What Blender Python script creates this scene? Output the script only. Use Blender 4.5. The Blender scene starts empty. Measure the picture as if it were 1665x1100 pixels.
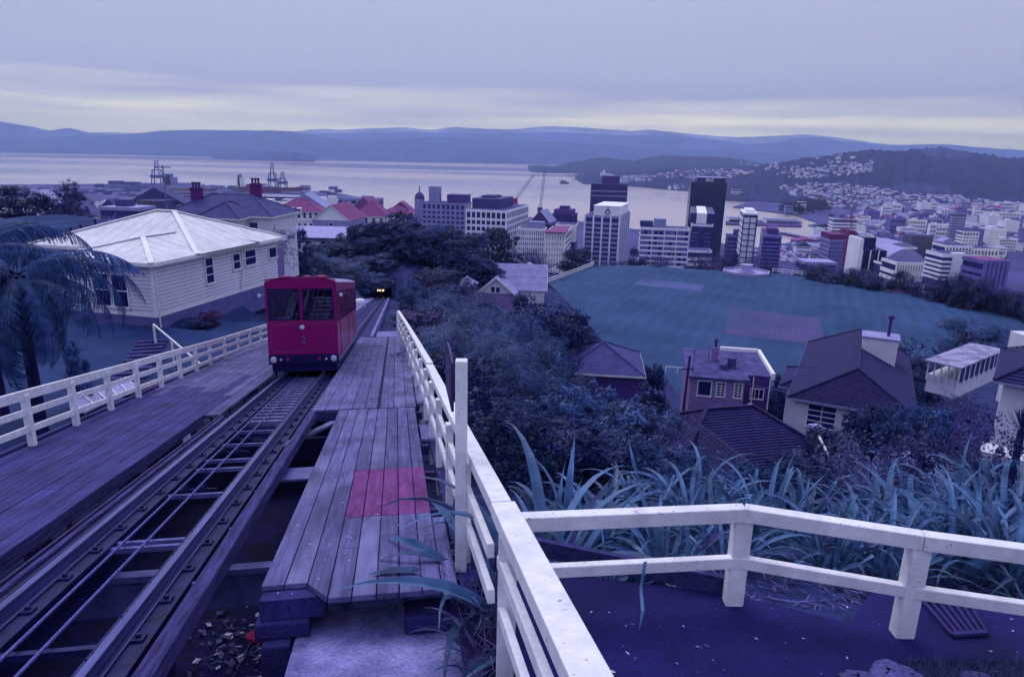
import bpy, math, random
import numpy as np
from mathutils import Vector, Matrix
from mathutils.bvhtree import BVHTree

random.seed(11)
rng = np.random.default_rng(11)
scene = bpy.context.scene
COL = scene.collection
R = math.radians

# ------------------------------------------------------------------ camera
FPX, CX, CY = 1110.0, 832.5, 550.0          # photo is 1665 x 1100
PITCH, ROLL = R(15.2), R(1.3)
cam = bpy.data.cameras.new('camera')
cam.sensor_width = 36.0
cam.lens = 36.0 * FPX / 1665.0
cam.clip_start = 0.05
cam.clip_end = 80000.0
cam_ob = bpy.data.objects.new('camera', cam)
COL.objects.link(cam_ob)
CAMROT = Matrix.Rotation(math.pi / 2 - PITCH, 3, 'X') @ Matrix.Rotation(ROLL, 3, 'Z')
cam_ob.matrix_world = CAMROT.to_4x4()
scene.camera = cam_ob

# ------------------------------------------------------------------ sky, sun, exposure
SUN_EL, SUN_AZ = R(58), R(-28)               # high, ahead and a little to the west
world = bpy.data.worlds.new('World')
scene.world = world
world.use_nodes = True
wn, wl = world.node_tree.nodes, world.node_tree.links
wn.clear()
w_out = wn.new('ShaderNodeOutputWorld')
w_bg = wn.new('ShaderNodeBackground')
w_tc = wn.new('ShaderNodeTexCoord')
w_sep = wn.new('ShaderNodeSeparateXYZ')
wl.new(w_tc.outputs['Generated'], w_sep.inputs[0])
# streaky overcast: stretched noise shifts the elevation that the cloud colours are read at
w_map = wn.new('ShaderNodeMapping')
w_map.inputs['Scale'].default_value = (1.5, 1.5, 26.0)
wl.new(w_tc.outputs['Generated'], w_map.inputs[0])
w_n1 = wn.new('ShaderNodeTexNoise')
w_n1.inputs['Scale'].default_value = 2.2
w_n1.inputs['Detail'].default_value = 7.0
w_n1.inputs['Roughness'].default_value = 0.48
wl.new(w_map.outputs[0], w_n1.inputs['Vector'])
w_ma = wn.new('ShaderNodeMath'); w_ma.operation = 'MULTIPLY_ADD'
w_ma.inputs[1].default_value = 0.06
wl.new(w_n1.outputs['Fac'], w_ma.inputs[0])
w_sub = wn.new('ShaderNodeMath'); w_sub.operation = 'SUBTRACT'
w_sub.inputs[1].default_value = 0.03
wl.new(w_sep.outputs['Z'], w_sub.inputs[0])
wl.new(w_sub.outputs[0], w_ma.inputs[2])
w_ramp = wn.new('ShaderNodeValToRGB')
cr = w_ramp.color_ramp
stops = [(0.0, (2.7, 2.42, 1.15)), (0.030, (2.7, 2.45, 1.2)), (0.054, (1.15, 1.08, 0.82)),
         (0.082, (0.49, 0.50, 0.63)), (0.15, (0.44, 0.465, 0.61)), (0.25, (0.46, 0.49, 0.64)),
         (0.5, (0.52, 0.55, 0.82)), (1.0, (0.58, 0.60, 0.92))]
while len(cr.elements) < len(stops):
    cr.elements.new(0.5)
for e, (p, c) in zip(cr.elements, stops):
    e.position = p
    e.color = (*c, 1)
wl.new(w_ma.outputs[0], w_ramp.inputs[0])
w_sky = wn.new('ShaderNodeTexSky')
w_sky.sky_type = 'NISHITA'
w_sky.sun_disc = False
w_sky.sun_elevation = SUN_EL
w_sky.sun_rotation = SUN_AZ
w_sc = wn.new('ShaderNodeVectorMath'); w_sc.operation = 'SCALE'
w_sc.inputs['Scale'].default_value = 0.09
wl.new(w_sky.outputs[0], w_sc.inputs[0])
w_mix = wn.new('ShaderNodeMix'); w_mix.data_type = 'RGBA'
w_mix.inputs['Factor'].default_value = 0.90
wl.new(w_sc.outputs[0], w_mix.inputs['A'])
wl.new(w_ramp.outputs['Color'], w_mix.inputs['B'])
wl.new(w_mix.outputs['Result'], w_bg.inputs['Color'])
w_bg.inputs['Strength'].default_value = 1.0
wl.new(w_bg.outputs[0], w_out.inputs[0])

sun = bpy.data.lights.new('sun', 'SUN')
sun.energy = 1.5
sun.angle = R(40)
sun.color = (1.0, 0.96, 0.84)
sun_ob = bpy.data.objects.new('sun', sun)
COL.objects.link(sun_ob)
sun_ob.location = (0, 0, 60)
sdir = Vector((math.sin(SUN_AZ) * math.cos(SUN_EL), math.cos(SUN_AZ) * math.cos(SUN_EL), math.sin(SUN_EL)))
sun_ob.rotation_euler = sdir.to_track_quat('Z', 'Y').to_euler()

vs = scene.view_settings
vs.view_transform = 'Standard'
vs.look = 'None'
vs.exposure = 0.30
vs.gamma = 1.0
vs.use_curve_mapping = False
scene.cycles.max_bounces = 5
scene.cycles.diffuse_bounces = 2
scene.cycles.glossy_bounces = 2
scene.cycles.transmission_bounces = 4
scene.cycles.transparent_max_bounces = 5
scene.cycles.volume_bounces = 0
scene.cycles.use_denoising = True
scene.cycles.use_adaptive_sampling = True
scene.cycles.adaptive_threshold = 0.03

# ------------------------------------------------------------------ pixel rays
def ray(px, py):
    v = CAMROT @ Vector(((px - CX) / FPX, -(py - CY) / FPX, -1.0))
    return v / v.y
def at(px, py, Y):                 # the point seen at a photo pixel, Y metres ahead
    return ray(px, py) * Y
def atz(px, py, z):                # ... on the level plane z
    v = ray(px, py)
    return v * (z / v.z)
def rx(px, py):                    # horizontal slope of the sight line
    return ray(px, py).x

# track frame: c across (right +), s along the track downhill, n off the rail plane; the lens is the origin
D = ray(644, 458).normalized()
_h = Vector((D.x, D.y, 0)).normalized()
C = Vector((_h.y, -_h.x, 0))
N = C.cross(D).normalized()
if N.z < 0:
    N = -N
TF = Matrix(((C.x, D.x, N.x, 0), (C.y, D.y, N.y, 0), (C.z, D.z, N.z, 0), (0, 0, 0, 1)))
def T(c, s, n):
    return C * c + D * s + N * n
def onplane(px, py, h):            # (c, s) of a pixel on the plane n = -h
    v = ray(px, py)
    P = v * (-h / N.dot(v))
    return P.dot(C), P.dot(D)
RAILH = 2.45                       # rail heads and deck boards lie in n = -RAILH
SEA = -115.0
LAND = -112.6

# ------------------------------------------------------------------ materials
MATS = {}
def lin(r, g, b):
    f = lambda u: (u / 255) / 12.92 if u <= 10 else (((u / 255) + 0.055) / 1.055) ** 2.4
    return (f(r), f(g), f(b))
def mat(name, col, rough=0.8, var=0.18, scale=3.0, detail=5.0, bump=0.0, bscale=None, col2=None, stretch=None, rnd=0.0,
        spec=0.25, metal=0.0, coat=0.0, mid=(0.35, 0.68), extra=None, bdist=0.02):
    film = lambda q: (q[0] * (0.48 + 0.52 * q[0] ** .5), q[1] * (0.55 + 0.45 * q[1] ** .5), q[2] * 1.05 + 0.028)     # the slide's cool cast on every pigment
    col = film(col)
    col2 = film(col2) if col2 else None
    """procedural: colour broken up by noise, optional random tint for each object, optional bump"""
    m = bpy.data.materials.new(name)
    m.use_nodes = True
    nt = m.node_tree
    nn, ll = nt.nodes, nt.links
    b = nn['Principled BSDF']
    tc = nn.new('ShaderNodeTexCoord')
    mp = nn.new('ShaderNodeMapping')
    ll.new(tc.outputs['Object'], mp.inputs[0])
    if stretch:
        mp.inputs['Scale'].default_value = stretch
    nz = nn.new('ShaderNodeTexNoise')
    nz.inputs['Scale'].default_value = scale
    nz.inputs['Detail'].default_value = detail
    nz.inputs['Roughness'].default_value = 0.62
    ll.new(mp.outputs[0], nz.inputs['Vector'])
    rp = nn.new('ShaderNodeValToRGB')
    a = tuple(x * (1 - var) for x in col)
    c2 = col2 if col2 else tuple(min(1, x * (1 + var)) for x in col)
    rp.color_ramp.elements[0].position = mid[0]
    rp.color_ramp.elements[1].position = mid[1]
    rp.color_ramp.elements[0].color = (*a, 1)
    rp.color_ramp.elements[1].color = (*c2, 1)
    ll.new(nz.outputs['Fac'], rp.inputs[0])
    out = rp.outputs['Color']
    if rnd:
        oi = nn.new('ShaderNodeObjectInfo')
        hs = nn.new('ShaderNodeHueSaturation')
        mr = nn.new('ShaderNodeMapRange')
        mr.inputs['To Min'].default_value = 1 - rnd
        mr.inputs['To Max'].default_value = 1 + rnd
        ll.new(oi.outputs['Random'], mr.inputs[0])
        ll.new(mr.outputs[0], hs.inputs['Value'])
        ll.new(out, hs.inputs['Color'])
        out = hs.outputs[0]
    if extra:
        out = extra(nt, tc, out)
    ll.new(out, b.inputs['Base Color'])
    b.inputs['Roughness'].default_value = rough
    b.inputs['Specular IOR Level'].default_value = spec
    b.inputs['Metallic'].default_value = metal
    if coat:
        b.inputs['Coat Weight'].default_value = coat
        b.inputs['Coat Roughness'].default_value = 0.15
    if bump:
        bp = nn.new('ShaderNodeBump')
        bp.inputs['Strength'].default_value = bump
        bp.inputs['Distance'].default_value = bdist
        n2 = nn.new('ShaderNodeTexNoise')
        n2.inputs['Scale'].default_value = bscale or scale * 3
        n2.inputs['Detail'].default_value = 4.0
        ll.new(mp.outputs[0], n2.inputs['Vector'])
        ll.new(n2.outputs['Fac'], bp.inputs['Height'])
        ll.new(bp.outputs[0], b.inputs['Normal'])
    MATS[name] = m
    return m
def leafmat(name, col, var=0.35, rnd=0.22, transl=0.35, rough=0.55, spec=0.3, scale=4.5, col2=None):
    m = mat(name, col, rough, var, scale, 2.0, rnd=rnd, spec=spec, col2=col2, mid=(0.40, 0.62))
    nt = m.node_tree
    b = nt.nodes['Principled BSDF']
    if transl:
        tr = nt.nodes.new('ShaderNodeBsdfTranslucent')
        mx = nt.nodes.new('ShaderNodeMixShader')
        src = b.inputs['Base Color'].links[0].from_socket
        nt.links.new(src, tr.inputs[0])
        mx.inputs[0].default_value = transl
        nt.links.new(b.outputs[0], mx.inputs[1])
        nt.links.new(tr.outputs[0], mx.inputs[2])
        nt.links.new(mx.outputs[0], nt.nodes['Material Output'].inputs[0])
    return m
def glassmat(name, tint=(0.75, 0.78, 0.9), ref=0.12):
    """see-through pane: mostly transparent, partly a mirror"""
    m = bpy.data.materials.new(name)
    m.use_nodes = True
    nt = m.node_tree
    nt.nodes.clear()
    o = nt.nodes.new('ShaderNodeOutputMaterial')
    tr = nt.nodes.new('ShaderNodeBsdfTransparent'); tr.inputs[0].default_value = (*tint, 1)
    gl = nt.nodes.new('ShaderNodeBsdfGlossy'); gl.inputs['Roughness'].default_value = 0.03
    fr = nt.nodes.new('ShaderNodeFresnel'); fr.inputs[0].default_value = 1.5
    nz = nt.nodes.new('ShaderNodeTexNoise'); nz.inputs['Scale'].default_value = 2.0
    ma = nt.nodes.new('ShaderNodeMath'); ma.operation = 'MULTIPLY_ADD'
    ma.inputs[1].default_value = 0.05; ma.inputs[2].default_value = ref
    nt.links.new(nz.outputs['Fac'], ma.inputs[0])
    ad = nt.nodes.new('ShaderNodeMath'); ad.operation = 'ADD'; ad.use_clamp = True
    nt.links.new(fr.outputs[0], ad.inputs[0]); nt.links.new(ma.outputs[0], ad.inputs[1])
    mx = nt.nodes.new('ShaderNodeMixShader')
    nt.links.new(ad.outputs[0], mx.inputs[0])
    nt.links.new(tr.outputs[0], mx.inputs[1]); nt.links.new(gl.outputs[0], mx.inputs[2])
    nt.links.new(mx.outputs[0], o.inputs[0])
    MATS[name] = m
    return m
def lampmat(name, col, strength):
    m = bpy.data.materials.new(name)
    m.use_nodes = True
    b = m.node_tree.nodes['Principled BSDF']
    b.inputs['Base Color'].default_value = (*col, 1)
    b.inputs['Emission Color'].default_value = (*col, 1)
    b.inputs['Emission Strength'].default_value = strength
    MATS[name] = m
    return m

# ------------------------------------------------------------------ mesh builder and scene graph
WM = {}                                     # world matrix of every object made here
def link(o, parent=None):
    COL.objects.link(o)
    if parent is not None:
        o.parent = parent
    return o
def wmat(o):
    return WM.get(o.name, Matrix.Identity(4))
def empty(name, loc, M=None, label=None, cat=None, group=None):
    o = bpy.data.objects.new(name, None)
    link(o)
    m = Matrix.Translation(Vector(loc))
    if M is not None:
        m = m @ M
    o.matrix_world = m
    o.empty_display_size = 0.2
    WM[o.name] = m
    return tag(o, label, cat, group)
def tag(o, label=None, cat=None, group=None, kind=None):
    if label: o['label'] = label
    if cat: o['category'] = cat
    if group: o['group'] = group
    if kind: o['kind'] = kind
    return o
ROT_TF = TF.copy()
def tempty(name, c, s, n, **k):             # an Empty turned into the track frame
    return empty(name, T(c, s, n), ROT_TF, **k)

class MB:
    def __init__(self, frame=None):
        self.v, self.f, self.mi, self.sm = [], [], [], []
        self.frame = frame
        self.cur = 0
    def quad(self, *p):
        i = len(self.v)
        self.v += [Vector(q) for q in p]
        self.f.append(tuple(range(i, i + len(p)))); self.mi.append(self.cur)
        return self
    def box(self, c, x, y, z):
        """centre and three half-extent vectors (or numbers along the axes)"""
        c = Vector(c)
        x = Vector((x, 0, 0)) if isinstance(x, (int, float)) else Vector(x)
        y = Vector((0, y, 0)) if isinstance(y, (int, float)) else Vector(y)
        z = Vector((0, 0, z)) if isinstance(z, (int, float)) else Vector(z)
        i = len(self.v)
        for k in ((-1,-1,-1),(1,-1,-1),(1,1,-1),(-1,1,-1),(-1,-1,1),(1,-1,1),(1,1,1),(-1,1,1)):
            self.v.append(c + x*k[0] + y*k[1] + z*k[2])
        fl = x.cross(y).dot(z) < 0
        for q in ((0,3,2,1),(4,5,6,7),(0,1,5,4),(1,2,6,5),(2,3,7,6),(3,0,4,7)):
            q = tuple(i + a for a in q)
            self.f.append(q[::-1] if fl else q); self.mi.append(self.cur)
        return self
    def bx(self, x0, x1, y0, y1, z0, z1):
        return self.box(((x0+x1)/2, (y0+y1)/2, (z0+z1)/2), (x1-x0)/2, (y1-y0)/2, (z1-z0)/2)
    def beam(self, p0, p1, w, h, up=(0, 0, 1)):
        """a bar from p0 to p1 (its centre line), w wide, h high"""
        p0, p1 = Vector(p0), Vector(p1)
        a = (p1 - p0)
        d = a.normalized()
        u = Vector(up)
        s = d.cross(u)
        if s.length < 1e-5:
            s = d.cross(Vector((1, 0, 0)))
        s.normalize()
        u = s.cross(d).normalized()
        return self.box((p0 + p1) / 2, s * (w / 2), a / 2, u * (h / 2))
    def tube(self, pts, r, k=6, caps=True):
        pts = [Vector(p) for p in pts]
        rr = r if isinstance(r, (list, tuple)) else [r] * len(pts)
        i0 = len(self.v)
        for j, p in enumerate(pts):
            d = (pts[min(j+1, len(pts)-1)] - pts[max(j-1, 0)]).normalized()
            s = d.cross(Vector((0, 0, 1)))
            if s.length < 1e-3:
                s = d.cross(Vector((1, 0, 0)))
            s.normalize()
            u = s.cross(d)
            for q in range(k):
                t = 2 * math.pi * q / k
                self.v.append(p + (s * math.cos(t) + u * math.sin(t)) * rr[j])
        for j in range(len(pts) - 1):
            for q in range(k):
                a = i0 + j*k + q; b = i0 + j*k + (q+1) % k
                self.f.append((a, b, b + k, a + k)); self.mi.append(self.cur)
        if caps:
            self.f.append(tuple(i0 + q for q in range(k))[::-1]); self.mi.append(self.cur)
            e = i0 + (len(pts)-1)*k
            self.f.append(tuple(e + q for q in range(k))); self.mi.append(self.cur)
        return self
    def prism(self, poly, ext):
        """a flat outline pushed along ext"""
        poly = [Vector(p) for p in poly]; ext = Vector(ext)
        n = len(poly); i = len(self.v)
        self.v += poly + [p + ext for p in poly]
        nrm = Vector((0, 0, 0))
        for a in range(n):
            nrm += poly[a].cross(poly[(a+1) % n])
        fl = nrm.dot(ext) < 0
        fs = [tuple(range(i, i+n))[::-1], tuple(range(i+n, i+2*n))]
        fs += [(i+a, i+(a+1) % n, i+n+(a+1) % n, i+n+a) for a in range(n)]
        for q in fs:
            self.f.append(q[::-1] if fl else q); self.mi.append(self.cur)
        return self
    def lathe(self, base, prof, k=16, axis=(0, 0, 1)):
        base = Vector(base); ax = Vector(axis).normalized()
        s = ax.orthogonal().normalized(); u = ax.cross(s)
        i0 = len(self.v)
        for r, z in prof:
            for q in range(k):
                t = 2*math.pi*q/k
                self.v.append(base + ax*z + (s*math.cos(t) + u*math.sin(t))*r)
        for j in range(len(prof)-1):
            for q in range(k):
                a = i0+j*k+q; b = i0+j*k+(q+1) % k
                self.f.append((a, b, b+k, a+k)); self.mi.append(self.cur)
        if prof[0][0] > 1e-6:
            self.f.append(tuple(i0+q for q in range(k))[::-1]); self.mi.append(self.cur)
        if prof[-1][0] > 1e-6:
            e = i0+(len(prof)-1)*k
            self.f.append(tuple(e+q for q in range(k))); self.mi.append(self.cur)
        return self
    def mesh(self, name, mats, parent=None, smooth=False, world=False):
        fr = self.frame or Matrix.Identity(4)
        M = (wmat(parent).inverted() @ fr) if (parent is not None and not world) else fr
        me = bpy.data.meshes.new(name)
        me.from_pydata([tuple(M @ v) for v in self.v], [], self.f if M.determinant() > 0 else [q[::-1] for q in self.f])
        for m in (mats if isinstance(mats, (list, tuple)) else [mats]):
            me.materials.append(MATS[m] if isinstance(m, str) else m)
        if any(self.mi):
            me.polygons.foreach_set('material_index', self.mi)
        if smooth:
            me.polygons.foreach_set('use_smooth', [True] * len(me.polygons))
        me.update()
        return me
    def build(self, name, mats, parent=None, smooth=False, bevel=0.0, label=None, cat=None, group=None, kind=None, origin=None, M=None):
        """one mesh object; parent = its thing (or part), else top-level with its origin at `origin`"""
        if parent is None:
            m = Matrix.Translation(Vector(origin)) if origin is not None else Matrix.Identity(4)
            if M is not None:
                m = m @ M
            fr = self.frame or Matrix.Identity(4)
            keep = self.frame
            self.frame = m.inverted() @ fr
            me = self.mesh(name, mats)
            self.frame = keep
            o = bpy.data.objects.new(name, me)
            link(o)
            o.matrix_world = m
            WM[o.name] = m
        else:
            me = self.mesh(name, mats, parent)
            o = bpy.data.objects.new(name, me)
            link(o, parent)
            WM[o.name] = wmat(parent)
        if smooth:
            pass
        if bevel:
            b = o.modifiers.new('bevel', 'BEVEL')
            b.width = bevel; b.segments = 2; b.limit_method = 'ANGLE'
        return tag(o, label, cat, group, kind)
def obj(name, me, parent=None, M=None, **k):
    """another object on existing mesh data; M is local to the parent"""
    o = bpy.data.objects.new(name, me)
    link(o, parent)
    M = M if M is not None else Matrix.Identity(4)
    if parent is None:
        o.matrix_world = M
        WM[o.name] = M
    else:
        o.matrix_local = M
        WM[o.name] = wmat(parent) @ M
    return tag(o, **k)
def copy_tree(o, parent=None):
    kids = list(o.children)
    c = o.copy(); COL.objects.link(c); c.parent = parent
    for k in kids:
        copy_tree(k, c)
    return c
def frame_at(loc, rz=0.0, sc=1.0):
    S = Matrix.Diagonal((sc, sc, sc, 1)) if isinstance(sc, (int, float)) else Matrix.Diagonal((*sc, 1))
    return Matrix.Translation(Vector(loc)) @ Matrix.Rotation(rz, 4, 'Z') @ S
# ------------------------------------------------------------------ material list
def weathered(nt, tc, out):
    """old paint: faint grime, and small chips down to grey timber"""
    out = speckle(6, .80, 1.06)(nt, tc, out)
    n = nt.nodes.new('ShaderNodeTexNoise'); n.inputs['Scale'].default_value = 24; n.inputs['Detail'].default_value = 5
    nt.links.new(tc.outputs['Object'], n.inputs['Vector'])
    mr = nt.nodes.new('ShaderNodeMapRange'); mr.inputs['From Min'].default_value = .66; mr.inputs['From Max'].default_value = .72
    nt.links.new(n.outputs['Fac'], mr.inputs[0])
    mx = nt.nodes.new('ShaderNodeMix'); mx.data_type = 'RGBA'
    nt.links.new(mr.outputs[0], mx.inputs['Factor']); nt.links.new(out, mx.inputs['A']); mx.inputs['B'].default_value = (.30, .28, .36, 1)
    return mx.outputs['Result']
def speckle(scale, lo, hi, s2=None):
    def f(nt, tc, out):
        n = nt.nodes.new('ShaderNodeTexNoise'); n.inputs['Scale'].default_value = scale; n.inputs['Detail'].default_value = 3; n.inputs['Roughness'].default_value = 0.8
        nt.links.new(tc.outputs['Object'], n.inputs['Vector'])
        mr = nt.nodes.new('ShaderNodeMapRange'); mr.inputs['From Min'].default_value = .32; mr.inputs['From Max'].default_value = .70
        mr.inputs['To Min'].default_value = lo; mr.inputs['To Max'].default_value = hi
        nt.links.new(n.outputs['Fac'], mr.inputs[0])
        sc = nt.nodes.new('ShaderNodeVectorMath'); sc.operation = 'SCALE'
        nt.links.new(out, sc.inputs[0]); nt.links.new(mr.outputs[0], sc.inputs['Scale'])
        return sc.outputs[0]
    return f
mat('ground_soil', (0.022, 0.030, 0.085), 0.95, 0.45, 0.8, 6, bump=0.6, bscale=6, col2=(0.035, 0.055, 0.125), bdist=0.05, extra=speckle(9, .5, 1.7))
mat('lawn', (0.015, 0.040, 0.095), 0.95, 0.25, 0.35, 8, bump=0.8, bscale=30, col2=(0.030, 0.066, 0.135), bdist=0.03, extra=speckle(11, .65, 1.4))
mat('asphalt', (0.008, 0.006, 0.050), 0.88, 0.35, 1.5, 8, bump=0.5, bscale=70, bdist=0.012, col2=(0.016, 0.013, 0.075), extra=speckle(55, .55, 1.9))
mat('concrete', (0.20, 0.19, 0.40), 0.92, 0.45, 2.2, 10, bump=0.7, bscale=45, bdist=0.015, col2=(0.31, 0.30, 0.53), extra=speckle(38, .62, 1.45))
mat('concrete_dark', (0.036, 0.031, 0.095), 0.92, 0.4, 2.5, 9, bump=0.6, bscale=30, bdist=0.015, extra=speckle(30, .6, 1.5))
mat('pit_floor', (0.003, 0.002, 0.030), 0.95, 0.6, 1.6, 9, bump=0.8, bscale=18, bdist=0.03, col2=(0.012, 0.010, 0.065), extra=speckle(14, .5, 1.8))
mat('steel_rail', (0.16, 0.16, 0.30), 0.32, 0.25, 4, 6, metal=0.75, stretch=(6, 0.4, 6))
mat('steel_dark', (0.010, 0.008, 0.055), 0.6, 0.5, 5, 6, bump=0.4, col2=(0.026, 0.022, 0.10))
mat('steel_pale', (0.13, 0.13, 0.27), 0.6, 0.3, 5, 6)
mat('cable_steel', (0.13, 0.12, 0.30), 0.45, 0.3, 40, 2, metal=0.4)
mat('beam_timber', (0.048, 0.036, 0.13), 0.9, 0.55, 3.5, 9, stretch=(9, 0.7, 9), bump=0.9, bscale=5, col2=(0.10, 0.08, 0.20))
def hatch(nt, tc, out):
    """worn tread mesh on the boards: fine crossing lines, and pale scuffs"""
    mp = nt.nodes.new('ShaderNodeMapping'); mp.inputs['Rotation'].default_value = (0, 0, R(45))
    nt.links.new(tc.outputs['Object'], mp.inputs[0])
    fac = None
    for d_ in ('X', 'Y'):
        w = nt.nodes.new('ShaderNodeTexWave'); w.wave_type = 'BANDS'; w.bands_direction = d_
        w.inputs['Scale'].default_value = 24; w.inputs['Distortion'].default_value = 0.6
        nt.links.new(mp.outputs[0], w.inputs['Vector'])
        if fac is None:
            fac = w.outputs['Fac']
        else:
            mm = nt.nodes.new('ShaderNodeMath'); mm.operation = 'MULTIPLY'
            nt.links.new(fac, mm.inputs[0]); nt.links.new(w.outputs['Fac'], mm.inputs[1]); fac = mm.outputs[0]
    mr = nt.nodes.new('ShaderNodeMapRange'); mr.inputs['To Min'].default_value = 0.80; mr.inputs['To Max'].default_value = 1.12
    nt.links.new(fac, mr.inputs[0])
    n2 = nt.nodes.new('ShaderNodeTexNoise'); n2.inputs['Scale'].default_value = 1.3; n2.inputs['Detail'].default_value = 8
    nt.links.new(tc.outputs['Object'], n2.inputs['Vector'])
    mr2 = nt.nodes.new('ShaderNodeMapRange'); mr2.inputs['From Min'].default_value = 0.35; mr2.inputs['From Max'].default_value = 0.7
    mr2.inputs['To Min'].default_value = 0.72; mr2.inputs['To Max'].default_value = 1.22
    nt.links.new(n2.outputs['Fac'], mr2.inputs[0])
    mu = nt.nodes.new('ShaderNodeMath'); mu.operation = 'MULTIPLY'
    nt.links.new(mr.outputs[0], mu.inputs[0]); nt.links.new(mr2.outputs[0], mu.inputs[1])
    sc = nt.nodes.new('ShaderNodeVectorMath'); sc.operation = 'SCALE'
    nt.links.new(out, sc.inputs[0]); nt.links.new(mu.outputs[0], sc.inputs['Scale'])
    return sc.outputs[0]
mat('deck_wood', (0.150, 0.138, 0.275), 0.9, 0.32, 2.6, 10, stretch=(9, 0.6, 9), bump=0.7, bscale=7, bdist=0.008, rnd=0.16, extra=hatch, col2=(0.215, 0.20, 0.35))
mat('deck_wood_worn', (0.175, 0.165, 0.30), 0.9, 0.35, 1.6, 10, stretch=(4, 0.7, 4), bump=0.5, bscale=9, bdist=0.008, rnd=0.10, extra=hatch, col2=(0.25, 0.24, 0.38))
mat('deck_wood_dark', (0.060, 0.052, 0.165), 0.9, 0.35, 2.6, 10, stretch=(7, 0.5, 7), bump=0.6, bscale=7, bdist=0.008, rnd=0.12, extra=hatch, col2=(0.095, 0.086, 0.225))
mat('deck_red', (0.24, 0.062, 0.20), 0.88, 0.30, 3, 10, stretch=(5, 0.7, 5), bump=0.6, bscale=8, bdist=0.008, rnd=0.12, extra=hatch, col2=(0.31, 0.09, 0.26))
mat('white_paint', (0.75, 0.74, 0.75), 0.55, 0.06, 2.5, 8, bump=0.25, bscale=30, bdist=0.006, col2=(0.83, 0.82, 0.81), mid=(0.3, 0.55), extra=weathered)
mat('white_wall', (0.68, 0.66, 0.70), 0.8, 0.08, 1.2, 6, bump=0.2, bscale=20)
mat('skirting', (0.15, 0.145, 0.27), 0.85, 0.2, 2, 5)
mat('roof_iron', (0.64, 0.64, 0.64), 0.5, 0.08, 0.7, 6, stretch=(1, 1, 1), col2=(0.72, 0.72, 0.70), extra=speckle(2.2, .86, 1.08))
mat('roof_grey', (0.062, 0.060, 0.155), 0.8, 0.15, 1.0, 6, col2=(0.084, 0.082, 0.19))
mat('roof_dark_tile', (0.020, 0.014, 0.062), 0.8, 0.3, 2.0, 6, rnd=0.12, bump=0.3, col2=(0.034, 0.025, 0.09))
mat('roof_red', (0.25, 0.070, 0.17), 0.85, 0.18, 1.5, 7, bump=0.3, col2=(0.31, 0.095, 0.21))
mat('roof_pale', (0.34, 0.33, 0.50), 0.7, 0.15, 1.0, 6, rnd=0.1)
mat('roof_flat', (0.070, 0.062, 0.17), 0.9, 0.45, 1.2, 9, bump=0.3, col2=(0.135, 0.12, 0.26))
mat('brick_pink', (0.30, 0.215, 0.37), 0.85, 0.2, 4, 6, col2=(0.36, 0.26, 0.42))
mat('brick_dark', (0.12, 0.06, 0.20), 0.85, 0.2, 4, 6)
mat('chimney_brick', (0.15, 0.03, 0.13), 0.85, 0.25, 6, 6, bump=0.4)
mat('clay_pot', (0.10, 0.04, 0.14), 0.7, 0.2, 6, 3)
mat('window_dark', (0.022, 0.020, 0.085), 0.12, 0.4, 0.5, 3, spec=0.5)
mat('tower_white', (0.80, 0.80, 0.84), 0.75, 0.07, 0.15, 5)
mat('tower_grey', (0.32, 0.315, 0.47), 0.8, 0.12, 0.15, 5)
mat('tower_brown', (0.075, 0.035, 0.15), 0.75, 0.2, 0.2, 5)
mat('tower_black', (0.006, 0.006, 0.07), 0.22, 0.3, 0.1, 3, spec=0.5)
mat('tower_glass', (0.035, 0.032, 0.13), 0.18, 0.4, 0.3, 3, spec=0.5)
mat('tower_pink', (0.21, 0.16, 0.36), 0.8, 0.15, 0.15, 5)
mat('tower_cream', (0.84, 0.81, 0.78), 0.75, 0.08, 0.15, 5)
mat('red_paint', (0.17, 0.018, 0.09), 0.6, 0.2, 0.5, 4)
mat('crane_red', (0.34, 0.04, 0.13), 0.6, 0.2, 0.3, 4)
mat('crane_blue', (0.07, 0.07, 0.22), 0.6, 0.2, 0.3, 4)
mat('ship_red', (0.20, 0.015, 0.075), 0.6, 0.2, 0.05, 4)
mat('ship_grey', (0.20, 0.21, 0.38), 0.7, 0.2, 0.05, 4)
mat('quay', (0.17, 0.16, 0.32), 0.9, 0.3, 0.02, 8, col2=(0.25, 0.23, 0.38))
mat('city_ground', (0.075, 0.068, 0.19), 0.92, 0.4, 0.012, 10, col2=(0.13, 0.115, 0.27))
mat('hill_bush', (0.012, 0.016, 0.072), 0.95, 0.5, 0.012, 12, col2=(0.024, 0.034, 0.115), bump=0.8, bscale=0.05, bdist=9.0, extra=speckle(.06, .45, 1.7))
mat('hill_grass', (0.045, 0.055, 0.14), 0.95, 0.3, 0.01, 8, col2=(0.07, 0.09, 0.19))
mat('far_bush', (0.085, 0.105, 0.27), 0.95, 0.4, 0.003, 10, col2=(0.115, 0.14, 0.33), bump=1.0, bscale=0.006, bdist=60.0)  # distance haze partly put into this pale base colour
mat('far_hill', (0.15, 0.18, 0.38), 0.95, 0.35, 0.0012, 10, bump=1.0, bscale=0.0025, bdist=180.0)  # base lightened as painted haze, on top of the air volume
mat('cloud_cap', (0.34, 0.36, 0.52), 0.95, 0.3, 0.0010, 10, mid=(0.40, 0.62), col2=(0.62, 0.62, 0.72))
mat('tyre_rubber', (0.012, 0.010, 0.055), 0.8, 0.3, 5)
mat('car_red', (0.30, 0.004, 0.095), 0.35, 0.07, 1.4, 5, coat=0.25, col2=(0.34, 0.006, 0.11))
mat('car_red_trim', (0.36, 0.008, 0.11), 0.4, 0.1, 3, 4)
mat('car_black', (0.010, 0.007, 0.062), 0.6, 0.3, 5)
mat('car_roof', (0.30, 0.28, 0.40), 0.5, 0.15, 2, 6)
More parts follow.
